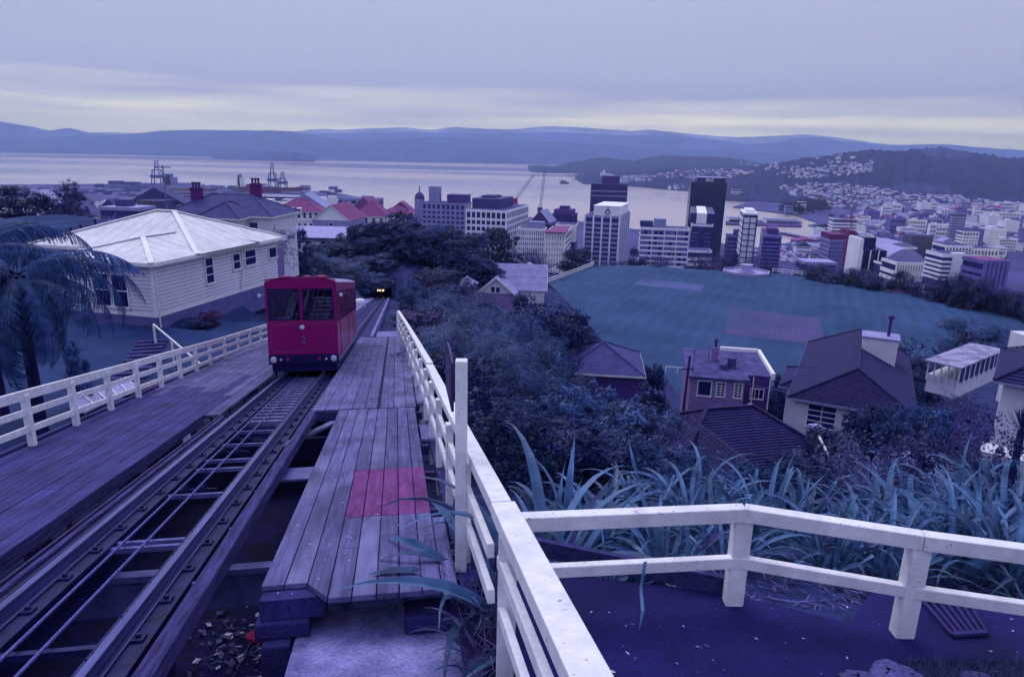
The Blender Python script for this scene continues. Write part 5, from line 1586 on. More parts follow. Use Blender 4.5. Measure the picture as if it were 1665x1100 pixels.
def window(root, F, x, z, w, h, face, D0, frame='white_paint', pane='window_dark', cols=1, rows=2, t=.07, deep=.06, off=0.0):
    """a window in one wall of a building in frame F. face: 'x-' 'x+' 'y-' 'y+' (which wall), x = along it, D0 = where that wall is"""
    def P(a, b, c):               # along, out, up
        s = -1 if face[1] == '-' else 1; b = b + off
        return Vector((a, D0 + s*b, c)) if face[0] == 'y' else Vector((D0 + s*b, a, c))
    def bx(mb, a0, a1, b0, b1, c0, c1):
        p, q = P(a0, b0, c0), P(a1, b1, c1)
        mb.bx(min(p.x, q.x), max(p.x, q.x), min(p.y, q.y), max(p.y, q.y), min(p.z, q.z), max(p.z, q.z))
    m = MB(F); bx(m, x, x+w, .005, .02, z, z+h); wd_ = m.build('window', pane, root)
    m = MB(F)
    bx(m, x-t, x, .0, deep, z-t, z+h+t); bx(m, x+w, x+w+t, .0, deep, z-t, z+h+t); bx(m, x, x+w, .0, deep-.002, z+h, z+h+t)
    for k in range(1, cols): bx(m, x+w*k/cols-t*.3, x+w*k/cols+t*.3, .021, deep-.012, z, z+h)
    for k in range(1, rows): bx(m, x, x+w, .021, deep-.015, z+h*k/rows-t*.35, z+h*k/rows+t*.35)
    m.build('frame', frame, wd_)
    m = MB(F); bx(m, x-t*1.2, x+w+t*1.2, .0, deep+.05, z-t*1.4, z-t*.02); m.build('sill', frame, wd_)
    return wd_
def slope(mb, e0, e1, r1, r0, n, th=.03):
    """roof plane from eave e0-e1 up to ridge r0-r1 in n stepped courses"""
    e0, e1, r0, r1 = map(Vector, (e0, e1, r0, r1))
    nr = (e1 - e0).cross(r0 - e0)
    if nr.length < 1e-6: nr = (e1 - e0).cross(r1 - e0)
    nr.normalize()
    if nr.z < 0: nr = -nr
    for k in range(n):
        a, b = k/n, (k+1)/n
        p0, p1 = e0.lerp(r0, a), e1.lerp(r1, a); q0, q1 = e0.lerp(r0, b), e1.lerp(r1, b)
        mb.quad(p0 + nr*th, p1 + nr*th, q1, q0)
        mb.quad(p0, p1, p1 + nr*th, p0 + nr*th)
def ribs(mb, e0, e1, r1, r0, step=.76, th=.02):
    """raised ribs of roofing iron, running from the eave up to ridge or hip"""
    e0, e1, r0, r1 = map(Vector, (e0, e1, r0, r1))
    ax = (e1-e0); Le = ax.length; ax.normalize()
    a0, a1 = (r0-e0).dot(ax), (r1-e0).dot(ax); up = (r0-e0) - ax*a0; nr = ax.cross(up).normalized()
    if nr.z < 0: nr = -nr
    x = step
    while x < Le - .1:
        f = x/a0 if x < a0 else ((Le-x)/(Le-a1) if x > a1 else 1)
        if f > .05: mb.beam(e0+ax*x+nr*(th-.012), e0+ax*x+up*min(1, f)*.99+nr*(th-.012), .03, .022, up=nr)
        x += step
def hip_roof(root, F, x0, x1, y0, y1, z, h, m_, ov=.35, n=14, th=.03, cap=None, capw=.18, name='roof', ridge=None):
    x0 -= ov; x1 += ov; y0 -= ov; y1 += ov
    lx, ly = x1-x0, y1-y0
    if ridge: ra, rb = ridge
    elif ly >= lx: ra, rb = ((x0+x1)/2, y0+lx/2), ((x0+x1)/2, y1-lx/2)
    else: ra, rb = (x0+ly/2, (y0+y1)/2), (x1-ly/2, (y0+y1)/2)
    A, B, Cc, Dd = (x0, y0, z), (x1, y0, z), (x1, y1, z), (x0, y1, z)
    ra, rb = (*ra, z+h), (*rb, z+h)
    m = MB(F)
    if ly >= lx:
        slope(m, A, B, ra, ra, n, th); slope(m, B, Cc, rb, ra, n, th); slope(m, Cc, Dd, rb, rb, n, th); slope(m, Dd, A, ra, rb, n, th)
    else:
        slope(m, A, B, rb, ra, n, th); slope(m, B, Cc, rb, rb, n, th); slope(m, Cc, Dd, ra, rb, n, th); slope(m, Dd, A, ra, ra, n, th)
    m.quad((x0, y0, z-.01), (x0, y1, z-.01), (x1, y1, z-.01), (x1, y0, z-.01))
    rf_ = m.build(name, m_, root)
    if m_ == 'roof_iron':
        m = MB(F)
        for q in (((A, B, ra, ra), (B, Cc, rb, ra), (Cc, Dd, rb, rb), (Dd, A, ra, rb)) if ly >= lx else ((A, B, rb, ra), (B, Cc, rb, rb), (Cc, Dd, ra, rb), (Dd, A, ra, ra))): ribs(m, *q)
        m.build('roof_rib', m_, rf_, kind='stuff')
    hips = ((A, ra), (B, ra), (Cc, rb), (Dd, rb), (ra, rb)) if ly >= lx else ((A, ra), (B, rb), (Cc, rb), (Dd, ra), (ra, rb))
    for a, b in hips:
        if (Vector(a)-Vector(b)).length < .2: continue
        m = MB(F); m.beam(Vector(a)+Vector((0, 0, th+.03)), Vector(b)+Vector((0, 0, th+.03)), capw, .06); m.build('ridge_cap', cap or m_, rf_)
    for (a, b) in ((A, B), (B, Cc), (Cc, Dd), (Dd, A)):
        m = MB(F); m.beam(Vector(a)-Vector((0, 0, .09)), Vector(b)-Vector((0, 0, .09)), .09, .14); m.build('gutter', 'white_paint' if m_ != 'roof_dark_tile' else 'tower_grey', rf_)
    return rf_
def gable_roof(root, F, x0, x1, y0, y1, z, h, m_, ov=.35, n=14, th=.03, along='y', name='roof', barge='white_paint', wallm=None):
    m = MB(F)
    if along == 'y':
        xm = (x0+x1)/2; X0, X1, Y0, Y1 = x0-ov, x1+ov, y0-ov, y1+ov
        dz = h*ov/((x1-x0)/2)
        slope(m, (X0, Y0, z-dz), (X0, Y1, z-dz), (xm, Y1, z+h), (xm, Y0, z+h), n, th); slope(m, (X1, Y0, z-dz), (X1, Y1, z-dz), (xm, Y1, z+h), (xm, Y0, z+h), n, th)
        ends = [((X0, q, z-dz), (xm, q, z+h), (X1, q, z-dz)) for q in (Y0, Y1)]; gw = [((x0, q, z), (x1, q, z), (xm, q, z+h)) for q in (y0, y1)]
    else:
        ym = (y0+y1)/2; X0, X1, Y0, Y1 = x0-ov, x1+ov, y0-ov, y1+ov
        dz = h*ov/((y1-y0)/2)
        slope(m, (X0, Y0, z-dz), (X1, Y0, z-dz), (X1, ym, z+h), (X0, ym, z+h), n, th); slope(m, (X0, Y1, z-dz), (X1, Y1, z-dz), (X1, ym, z+h), (X0, ym, z+h), n, th)
        ends = [((q, Y0, z-dz), (q, ym, z+h), (q, Y1, z-dz)) for q in (X0, X1)]; gw = [((q, y0, z), (q, y1, z), (q, ym, z+h)) for q in (x0, x1)]
    rf_ = m.build(name, m_, root)
    for a, b, c in ends:
        mb = MB(F); mb.beam(Vector(a)-Vector((0, 0, .06)), Vector(b)-Vector((0, 0, .06)), .06, .2); mb.beam(Vector(c)-Vector((0, 0, .06)), Vector(b)-Vector((0, 0, .06)), .06, .2)
        mb.build('bargeboard', barge, rf_)
    if wallm:
        for k, (a, b, c) in enumerate(gw):
            mb = MB(F); mb.quad(a, b, c); mb.build('gable_wall', wallm, root)
    return rf_
def chimney(root, F, x, y, z0, z1, w, m_, pots=3, d=None):
    d = d or w*.7
    m = MB(F); m.bx(x-w/2, x+w/2, y-d/2, y+d/2, z0, z1); m.bx(x-w/2-.08, x+w/2+.08, y-d/2-.08, y+d/2+.08, z1-.28, z1-.12)
    ch = m.build('chimney', m_, root)
    for k in range(pots):
        px_ = x - w/2 + w*(k+.5)/pots
        m = MB(F); m.lathe((px_, y, z1), [(.13, 0), (.10, .35), (.16, .42), (.16, .55), (.09, .6), (.0, .62)], 9); m.build('chimney_pot', 'clay_pot', ch)
    return ch
def aerial(label, base, h, rz=0, n=6, w=1.1):
    root = empty('tv_aerial', base, Matrix.Rotation(rz, 4, 'Z'), label=label, cat='aerial')
    m = MB(wmat(root)); m.tube([(0, 0, -.1), (0, 0, h)], .04, 5); m.build('mast', 'steel_pale', root)
    m = MB(wmat(root)); m.tube([(-w/2, 0, h-.08), (w/2, 0, h-.08)], .035, 5)
    for k in range(n):
        x = -w/2 + w*k/(n-1); l = .42 - .03*k; m.tube([(x, -l, h-.08), (x, l, h-.08)], .022, 4)
    m.build('antenna', 'steel_pale', root)

# --- white weatherboard house with the pale iron roof, left of the track
hu = Vector((.2285, .9735, 0)); hw = Vector((-.9735, .2285, 0))
e1 = at(245, 427, 32.9); zb = HOUSE_Z - .25; ze = e1.z
F = lframe(Vector((e1.x, e1.y, 0)) + hu*.15 + hw*.15, hw, hu)       # x to the left, y away
wh = empty('weatherboard_house', (e1.x, e1.y, zb), label='white weatherboard house with pale iron hip roof beside the track', cat='house')
LU, LW = 10.9, 10.0
zs = zb + 1.0
m = MB(F)
for p0, p1, nr in (((0, 0), (0, LU), Vector((-1, 0, 0))), ((0, 0), (5.0, 0), Vector((0, -1, 0))), ((5.0, 0), (5.0, 4.2), Vector((1, 0, 0))), ((5.0, 4.2), (LW, 4.2), Vector((0, -1, 0))), ((LW, 4.2), (LW, LU), Vector((1, 0, 0))), ((0, LU), (LW, LU), Vector((0, 1, 0)))):
    weather_wall(m, p0, p1, zs, ze, nr, 14, .035)
m.build('weatherboard_wall', 'white_wall', wh)
m = MB(F); m.bx(.02, 4.98, .02, 4.3, zb-.6, ze-.05); m.bx(.02, LW-.02, 4.22, LU-.02, zb-.6, ze-.05); m.build('inner_wall', 'skirting', wh)  # dark colour stands in for shade between the boards
m = MB(F); m.bx(-.03, 5.03, -.03, 4.2, zb-.6, zs-.12); m.bx(-.03, LW+.03, 4.17, LU+.03, zb-.6, zs-.12); m.build('foundation_skirt', 'skirting', wh)
m = MB(F); m.bx(-.06, 5.06, -.06, 4.2, zs-.12, zs-.003); m.bx(-.058, LW+.06, 4.14, LU+.06, zs-.119, zs-.004); m.build('plinth_board', 'white_paint', wh)
for x_, y_ in ((0, 0), (0, 6.5)):
    m = MB(F); m.bx(x_-.045, x_+.09, y_-.045, y_+.09, zs, ze-.05); m.build('corner_board', 'white_paint', wh)
hip_roof(wh, F, 0, LW, 3.3, LU, ze, 1.75, 'roof_iron', ov=.45, n=1, th=.012, cap='white_paint', capw=.26, ridge=((4.2, 7.1), (5.4, 7.1)))
hip_roof(wh, F, 0, 5.0, 0, 8.0, ze, .82, 'roof_iron', ov=.45, n=1, th=.012, cap='white_paint', capw=.24, name='wing_roof')
zr = lambda py, Y: ray(300, py).z * Y
for y_, w_, z_, h_, rows in ((3.9, .62, ze-1.75, 1.35, 3), (6.35, .62, ze-1.35, .85, 2), (7.5, 1.05, ze-1.3, .85, 2), (10.0, .8, ze-1.2, .6, 1)):
    window(wh, F, y_, z_, w_, h_, 'x-', 0, rows=rows, off=.036)
for x_ in (1.5, 2.55):
    window(wh, F, x_, ze-2.35, .85, 1.6, 'y-', 0, rows=2, off=.036)
window(wh, F, 6.5, ze-2.2, 1.6, 1.3, 'y-', 4.2, rows=2, cols=2, off=.036)
m = MB(F); m.tube([(-.08, 7.2, ze-.15), (-.12, 7.15, ze-1.4), (-.10, 7.05, ze-1.9), (-.10, 6.9, zs)], .045, 6); m.build('downpipe', 'white_paint', wh)
m = MB(F); m.tube([(-.08, .12, ze-.15), (-.08, .12, zb)], .04, 6); m.build('downpipe', 'white_paint', wh)
aerial('thin TV mast on the ridge of the white weatherboard house', F @ Vector((4.9, 7.4, ze+1.75)), 2.6, .4, 5, .8)
# steps down to the lower garden, with a white handrail
gs = empty('garden_steps', at(238, 560, 28), label='dark timber garden steps with a white handrail below the house corner', cat='steps')
pa, pb = at(246, 540, 30.5), at(205, 582, 24.5)
pa.z, pb.z = drop(pa.x, pa.y) + .1, drop(pb.x, pb.y) + .15
sd_ = (pb - pa).cross(Vector((0, 0, 1))).normalized()
for k in range(10):
    t = k/9; p = pa.lerp(pb, t)
    m = MB(); m.box(p, sd_*.62, Vector((pb.x-pa.x, pb.y-pa.y, 0)).normalized()*.14, .05); m.build('tread', 'deck_wood_dark', gs, bevel=.01)
q0, q1 = at(250, 531, 30.2), at(345, 588, 23.5)
q0.z = drop(q0.x, q0.y) + 1.0; q1.z = drop(q1.x, q1.y) + .9
m = MB(); m.beam(q0, q1, .05, .07); m.build('handrail', 'white_paint', gs)
for t in (0, .35, .7, 1):
    p = q0.lerp(q1, t); m = MB(); m.box((p.x, p.y, p.z-.55), .04, .04, .55); m.build('post', 'white_paint', gs)
m = MB(); pts = []
for k in range(46):
    t = k/45; px_ = 215 - 78*t - 10*math.sin(t*9); py_ = 548 + 24*t - 14*math.sin(t*6.5)
    q = at(px_, py_, 26 - 4*t); q.z = drop(q.x, q.y) + .04; pts.append(q)
m.tube(pts, .022, 5); m.build('garden_hose', 'hose_green', None, origin=pts[0], label='green garden hose looped across the lawn', cat='hose')
q = [(GROUND_BVH.ray_cast(Vector((0, 0, 0)), ray(a, b).normalized())[0] or at(a, b, 16)) + Vector((0, 0, .3)) for a, b in ((112, 668), (206, 628), (224, 645), (140, 690))]
cl = empty('cold_frame', q[0], label='pale panelled lean-to roof below the fence by the platform', cat='lean-to')
m = MB().prism(q, (0, 0, .05)); m.build('panel', 'roof_pale', cl)
for k in range(6):
    t = k/5; m = MB(); m.beam(q[0].lerp(q[1], t)+Vector((0, 0, .07)), q[3].lerp(q[2], t)+Vector((0, 0, .07)), .03, .03); m.build('glazing_bar', 'white_paint', cl)
for k in range(7):                                    # prop feet so that it stands on the ground
    pass
# wire fence on the grassy rise
wf = empty('post_fence', at(60, 395, 60), label='rough post and wire fence across the grassy rise', cat='fence')
pts = []
for px_, py_, Y_ in ((10, 396, 56), (38, 398, 57.5), (67, 396, 59), (95, 393, 61), (118, 391, 63), (134, 388, 66), (158, 384, 70), (-20, 398, 55)):
    q = at(px_, py_, Y_); q.z = drop(q.x, q.y); pts.append(q)
    m = MB(); m.box((q.x, q.y, q.z + .55), .07, .07, .65); m.build('post', 'wood_brown', wf)
pts.sort(key=lambda q: q.x)
for hgt in (.95, .55):
    m = MB(); m.tube([p + Vector((0, 0, hgt)) for p in pts], .02, 4); m.build('wire', 'steel_dark', wf)
# clothes line
cl = empty('clothes_line', at(185, 372, 70), label='rotary clothes line behind the white house', cat='clothes line')
b_ = at(185, 372, 70); b_.z = drop(b_.x, b_.y); tz = ray(185, 350).z*70
m = MB(); m.tube([b_, (b_.x, b_.y, tz)], .04, 6); m.build('pole', 'steel_pale', cl)
m = MB()
for k in range(4):
    a = k*math.pi/2 + .3; m.tube([(b_.x, b_.y, tz-.3), (b_.x+math.cos(a)*1.9, b_.y+math.sin(a)*1.9, tz+.1)], .03, 5)
m.build('arms', 'steel_pale', cl)
# pink fence beside the track
pk = empty('pink_fence', at(452, 440, 60), label='pink board fence behind the white weatherboard house', cat='fence')
for k in range(7):
    q = at(445.5 + k*2.2, 400 + k*.4, 58 + k*.5); z0 = drop(q.x, q.y)
    m = MB(); m.box((q.x, q.y, (q.z + z0)/2), .068, .03, (q.z - z0)/2); m.build('plank', 'brick_pink', pk)

# --- grey roofed house with two tall chimneys
def corner(px_, py_, Y_, xA, xC, th, depth=None):
    B = at(px_, py_, Y_)
    uL = Vector((-math.cos(th), math.sin(th), 0)); uR = Vector((math.sin(th), math.cos(th), 0))
    def solve(u_, x_):
        r = ray(x_, py_).x
        return (r*B.y - B.x)/(u_.x - r*u_.y)
    La = solve(uL, xA)
    Lb = depth if depth else solve(uR, xC)
    return B, uL, uR, abs(La), abs(Lb)
B, uL, uR, La, Lb = corner(440, 352, 74, 272, None, R(4), 7.0)
F = lframe(Vector((B.x, B.y, 0)), uL, uR); z1 = B.z; z0 = z1 - 4.5
h2 = empty('brick_chimney_house', (B.x, B.y, z0), label='grey hip-roofed house with two tall red brick chimneys', cat='house')
m = MB(F); m.bx(0, La, 0, Lb, z0-3, z1); m.build('wall', 'white_wall', h2)
hip_roof(h2, F, 0, La, 0, Lb, z1, 2.0, 'roof_grey', ov=.4, n=16, th=.02, cap='roof_grey')
m = MB(F); m.bx(2.6, 7.0, -2.2, -.02, z0-3, z1-.1); m.build('wall', 'white_wall', h2)
hip_roof(h2, F, 2.6, 7.0, -2.2, 3.2, z1-.1, 1.5, 'roof_grey', ov=.35, n=12, th=.02, name='wing_roof')
chimney(h2, F, 9.4, 2.6, z1+.6, z1+2.7, 1.05, 'chimney_brick', 3)
chimney(h2, F, 3.4, 4.4, z1+.9, z1+3.2, 1.05, 'chimney_brick', 3)
for x_ in (1.5, 4.0, 7.0): window(h2, F, x_, z1-1.9, .9, 1.2, 'y-', 0)

# --- long white building with red tiled roofs
rb = empty('red_roofed_building', at(540, 400, 200), label='long cream building with red tiled roofs and a white gabled wing', cat='building')
def block(root, px_, py_, Y_, xA, xC, th, hgt, wall, depth=None):
    B, uL, uR, La, Lb = corner(px_, py_, Y_, xA, xC, th, depth)
    F = lframe(Vector((B.x, B.y, 0)), uL, uR)
    m = MB(F); m.bx(0, La, 0, Lb, B.z - hgt, B.z); m.build('wall', wall, root)
    return F, La, Lb, B.z
F, La, Lb, z = block(rb, 520, 344, 215, 447, None, R(-6), 16, 'tower_cream', 11)
hip_roof(rb, F, 0, La, 0, Lb, z, 3.6, 'roof_red', ov=.5, n=12, th=.05)
for k in range(8): window(rb, F, .8 + k*1.75, z-2.0, .75, 1.5, 'y-', 0, t=.12, frame='tower_cream')
for k in range(8): window(rb, F, .8 + k*1.75, z-5.2, .75, 1.5, 'y-', 0, t=.12, frame='tower_cream')
for k in range(3):
    x_ = La - 2.2 - k*2.6; m = MB(F); m.bx(x_-.7, x_+.7, -.62, 2.0, z-.9, z+1.1); dm = m.build('dormer', 'tower_cream', rb)
    window(rb, F, x_-.4, z-.5, .8, 1.2, 'y-', -.62, t=.1)
m = MB(F); m.bx(-.2, La+.2, -.25, -.02, z-2.9, z-2.6); m.build('string_course', 'tower_white', rb)
F, La, Lb, z = block(rb, 568, 358, 200, 508, None, R(4), 14, 'tower_grey', 16)
gable_roof(rb, F, 0, La, 0, Lb, z, 4.2, 'roof_red', ov=.4, n=14, th=.05, along='y', wallm='tower_white')
m = MB(F); m.bx(0.02, La-.02, -.12, -.01, z-.18, z+.02); m.build('string_course', 'tower_white', rb)
window(rb, F, La/2-.5, z-2.6, 1.0, 1.6, 'y-', 0, t=.12)
m = MB(F); m.bx(La/2-.2, La/2+1.9, 4, 5.6, z+2.5, z+6.4); m.build('chimney', 'tower_white', rb)
F, La, Lb, z = block(rb, 628, 352, 222, 586, None, R(-4), 16, 'tower_cream', 11)
hip_roof(rb, F, 0, La+2, 0, Lb, z, 4.6, 'roof_red', ov=.5, n=14, th=.05)
for k in range(3): window(rb, F, 1.2 + k*2.4, z-2.2, .9, 1.6, 'y-', 0, t=.12)
F, La, Lb, z = block(rb, 670, 349, 240, 620, None, R(-6), 16, 'tower_cream', 10)
hip_roof(rb, F, 0, La, 0, Lb, z, 2.6, 'roof_red', ov=.5, n=10, th=.05)
vb = empty('veranda_building', at(520, 405, 165), label='low white building with a dark-edged veranda roof before the gabled wing', cat='building')
F, La, Lb, z = block(vb, 576, 387, 165, 462, None, R(1), 6, 'tower_cream', 8)
m = MB(F); m.prism([(-.6, -1.2, z-.1), (La+.6, -1.2, z-.1), (La+.6, 6, z+1.9), (-.6, 6, z+1.9)], (0, 0, .12)); m.build('veranda_roof', 'roof_pale', vb)
m = MB(F); m.bx(-.6, La+.6, -1.32, -1.21, z-.55, z-.02); m.build('fascia', 'roof_grey', vb)
for x_, w_ in ((.5, 1.5), (3.0, .9), (7, 1.2), (10.5, 1.4), (13, .9)): window(vb, F, x_, z-2.6, w_, 1.6, 'y-', 0, t=.12)

# --- grey iron-roofed house by the field
gh = empty('grey_gabled_house', at(800, 475, 112), label='grey iron-roofed house with a front gable at the corner of the field', cat='house')
B = at(885, 468, 118); uL = Vector((-1, .05, 0)).normalized(); uR = Vector((.05, 1, 0)).normalized()
F = lframe(Vector((B.x, B.y, 0)), uL, uR); z = B.z
m = MB(F); m.bx(0, 12.4, 0, 7, z-5, z); m.build('wall', 'white_wall', gh)
gable_roof(gh, F, 0, 12.4, 0, 7, z, 3.6, 'roof_pale', ov=.5, n=4, th=.02, along='x', wallm='white_wall')
m = MB(F); m.bx(5.0, 11.4, -4.4, 0, z-5, z-.3); m.build('wall', 'brick_pink', gh)
gable_roof(gh, F, 5.0, 11.4, -4.4, 4.2, z-.3, 2.7, 'roof_pale', ov=.5, n=4, th=.02, along='y', wallm='white_wall', name='wing_roof')
for x_ in (7.5, 8.35): window(gh, F, x_, z-.2, .65, .95, 'y-', -4.4, rows=1, t=.09)
m = MB(F); m.bx(2, 5, 7.5, 12, z-4, z+1.0); m.build('wall', 'white_wall', gh)
gable_roof(gh, F, 1, 5, 7.5, 12, z+1, 1.6, 'roof_pale', ov=.4, n=4, th=.02, along='y', wallm='white_wall', name='rear_roof')
m = MB(F); m.lathe((12.6, -.5, z), [(.35, 0), (.35, 1.6), (.2, 1.7), (.2, 2.4), (0, 2.5)], 8); m.build('chimney', 'brick_dark', gh)
aerial('wide TV aerial on a mast left of the grey gabled house', at(782, 440, 116) - Vector((0, 0, 3)), 5.0, .2, 5, 2.6)
hs = empty('small_hipped_house', at(750, 470, 108), label='small house with a pale hip roof, mostly hidden left of the grey gabled house', cat='house')
F, La, Lb, z = block(hs, 762, 470, 108, 738, None, R(8), 4, 'brick_pink', 6); hip_roof(hs, F, 0, La, 0, Lb, z, 1.2, 'roof_pale', n=6, th=.03)

# --- low dark hip roof
dh = empty('dark_hipped_house', at(980, 612, 56), label='low house with a plain dark hip roof among bushes', cat='house')
F, La, Lb, z = block(dh, 1040, 609, 56, 920, None, R(6), 3.5, 'brick_dark', 6.5)
hip_roof(dh, F, 0, La, 0, Lb, z, 1.9, 'roof_grey', ov=.5, n=14, th=.02)

# --- flat-roofed brick house
bh = empty('flat_roofed_house', at(1190, 680, 62), label='pink rendered house with a flat stained roof and white windows', cat='house')
B, uL, uR, La, Lb = corner(1212, 618, 60, 1136, None, R(10), 9.0)
F = lframe(Vector((B.x, B.y, 0)), uL, uR); z = B.z
La = 4.9
m = MB(F); m.bx(0, La, 0, Lb, z-6.5, z); m.build('wall', 'brick_pink', bh)
m = MB(F); m.bx(-.35, La+.35, -.45, Lb+.3, z+.002, z+.14); m.build('roof', 'roof_flat', bh)
m = MB(F); m.bx(-2.6, -.36, 1.6, Lb+.6, z-6.5, z-.10); m.build('rear_wall', 'brick_dark', bh)
m = MB(F); m.bx(-2.7, -.36, 1.5, Lb+.7, z-.095, z+.06); m.build('rear_roof', 'roof_flat', bh)
for a0, a1, b0, b1 in ((-2.85, -2.55, 1.4, Lb+.8), (-2.55, 1.2, Lb+.7, Lb+1.0)):
    m = MB(F); m.bx(a0, a1, b0, b1, z-.2, z+.42); m.build('parapet', 'tower_cream', bh)
window(bh, F, 3.0, z-1.75, 1.15, 1.35, 'y-', 0, rows=1, t=.1)
window(bh, F, 1.75, z-1.7, .7, 1.25, 'y-', 0, rows=5, cols=2, t=.1)
window(bh, F, .25, z-1.7, .6, 1.25, 'y-', 0, rows=5, cols=2, t=.1)
window(bh, F, -2.0, z-2.2, 1.1, .9, 'y-', 1.6, rows=1, cols=3, t=.09)
window(bh, F, -2.0, z-5.0, 1.1, .9, 'y-', 1.6, rows=1, cols=3, t=.09)
m = MB(F); m.bx(-.5, 5.2, -3.6, -.02, z-3.9, z-3.6); m.build('terrace', 'roof_flat', bh)
m = MB(F); m.bx(-.9, -.5, -4.0, .3, z-4.6, z-2.3); m.build('terrace_wall', 'tower_cream', bh)
m = MB(F); m.bx(.2, 4.6, -3.5, -.1, z-6.5, z-3.91); m.build('lower_wall', 'brick_dark', bh)
m = MB(F); m.lathe((.9, 3.2, z+.14), [(.42, 0), (.42, .95), (.47, .96), (.47, 1.04), (0, 1.06)], 12); m.build('water_tank', 'roof_flat', bh)
m = MB(F); m.lathe((1.7, 2.7, z+.14), [(.4, 0), (.4, .5), (0, .56)], 12); m.build('water_tank', 'roof_flat', bh)
m = MB(F); m.bx(1.95, 2.6, 5.2, 5.7, z+.1, z+1.5); ch_ = m.build('chimney', 'brick_pink', bh)
m = MB(F); m.lathe((2.25, 5.45, z+1.5), [(.14, 0), (.12, .5), (.2, .55), (.2, .75), (.06, .95), (0, 1)], 9); m.build('cowl', 'clay_pot', ch_)
for x_, z_ in ((-1.0, z-.1), (-2.5, z-.1)):
    m = MB(F); m.tube([(x_, 1.5, z_), (x_, 1.5, z-6.3)], .06, 6); m.build('drainpipe', 'tower_cream', bh)
aerial('double TV aerial on the flat roof corner', F @ Vector((La-.2, .8, z+.1)), 2.3, .3, 7, 2.0)
aerial('lower TV aerial beside the flat roof chimney', F @ Vector((2.9, 5.3, z+.1)), 1.5, .5, 6, 1.8)
pl_b = at(1108, 672, 50); pl_b.z = drop(pl_b.x, pl_b.y); tp_ = ray(1122, 578).z*50
pole = empty('power_pole', pl_b, label='leaning dark wooden power pole in front of the flat-roofed house', cat='power pole')
m = MB(); m.tube([pl_b, (at(1122, 578, 50).x, 50, tp_)], [.12, .09], 7); m.build('pole', 'wood_brown', pole)
m = MB(); q = at(1118, 600, 50); m.box(q, .5, .05, .05); m.build('crossarm', 'wood_brown', pole)

# --- large house with a dark tiled roof
th_ = empty('tiled_roof_house', at(1380, 690, 50), label='large white house with a dark ribbed tile roof and a broad white chimney', cat='house')
P1 = at(1280, 645, 44); P2 = atz(1313, 558, P1.z); P3 = atz(1490, 656, P1.z)
uY = Vector((P2.x-P1.x, P2.y-P1.y, 0)).normalized(); uX = Vector((uY.y, -uY.x, 0))
F = lframe(Vector((P1.x, P1.y, 0)) + uX*.5 + uY*.5, uX, uY); z = P1.z
WX = (P3-P1).dot(uX) - 1.0; WY = (P2-P1).length - .6
m = MB(F); m.bx(0, WX, 0, WY, z-5, z); m.build('wall', 'white_wall', th_)
hip_roof(th_, F, 0, WX, 0, WY, z, 1.75, 'roof_dark_tile', ov=.5, n=22, th=.05, capw=.22, ridge=((WX*.52, 2.9), (WX*.52, WY+.45)))
m = MB(F); m.bx(-.9, 2.2, 4.2, 7.5, z-5, z-.5); m.build('porch_wall', 'white_wall', th_)
hip_roof(th_, F, -1.0, 3.0, 3.6, 8.0, z-.45, 1.0, 'roof_dark_tile', ov=.4, n=12, th=.05, capw=.2, name='porch_roof')
q = F.inverted() @ at(1430, 560, 51)
cx_, cy_ = q.x, q.y
m = MB(F); m.bx(cx_-1.2, cx_+1.2, cy_-1.0, cy_+1.0, z-3, z+2.6); chm = m.build('chimney', 'white_wall', th_)
m = MB(F); m.bx(cx_-1.3, cx_+1.3, cy_-1.1, cy_+1.1, z+2.6, z+2.72); m.build('cap', 'roof_pale', chm)
m = MB(F); m.tube([(cx_+.5, cy_, z+2.7), (cx_+.5, cy_, z+4.0)], .11, 8); m.lathe((cx_+.5, cy_, z+4.0), [(.11, 0), (.24, .1), (.22, .28), (.1, .4), (0, .42)], 10); m.build('flue', 'clay_pot', chm)
window(th_, F, .9, z-1.9, 1.7, 1.5, 'y-', 0, rows=4, cols=2, t=.1)
window(th_, F, 3.4, z-1.8, .9, 1.4, 'y-', 0, rows=1, t=.1)
# --- foreground dark tiled roofs
fh = empty('sunken_tiled_house', at(1200, 760, 34), label='dark tiled roof of a house lying just below the flax bank', cat='house')
F0 = at(1106, 700, 33); F0.z = at(1120, 735, 33).z
F = lframe(Vector((F0.x, F0.y, 0)), Vector((.97, .24, 0)).normalized(), Vector((-.24, .97, 0)).normalized()); z = F0.z - 1.5
m = MB(F); m.bx(0, 10, 0, 7, z-4, z); m.build('wall', 'brick_dark', fh)
hip_roof(fh, F, 0, 10, 0, 7, z, 2.3, 'roof_dark_tile', ov=.5, n=24, th=.05, capw=.22)
gable_roof(fh, F, 1.0, 4.2, -2.2, 3.4, z, 1.9, 'roof_dark_tile', ov=.4, n=18, th=.05, along='y', wallm='brick_dark', name='wing_roof', barge='roof_dark_tile')
m = MB(F); m.bx(8.9, 9.35, 1.0, 1.4, z-.2, z+1.7); ch_ = m.build('vent_stack', 'brick_dark', fh)
m = MB(F); m.bx(8.82, 9.43, .92, 1.48, z+1.7, z+1.82); m.build('cap', 'roof_pale', ch_)
m = MB(); a_, b_ = at(1331, 708, 30), at(1348, 742, 28.5); m.beam(a_, b_, .08, .08)
m.build('pale_strut', 'white_paint', None, origin=b_, label='short pale timber strut leaning by the lower tiled roof', cat='strut')
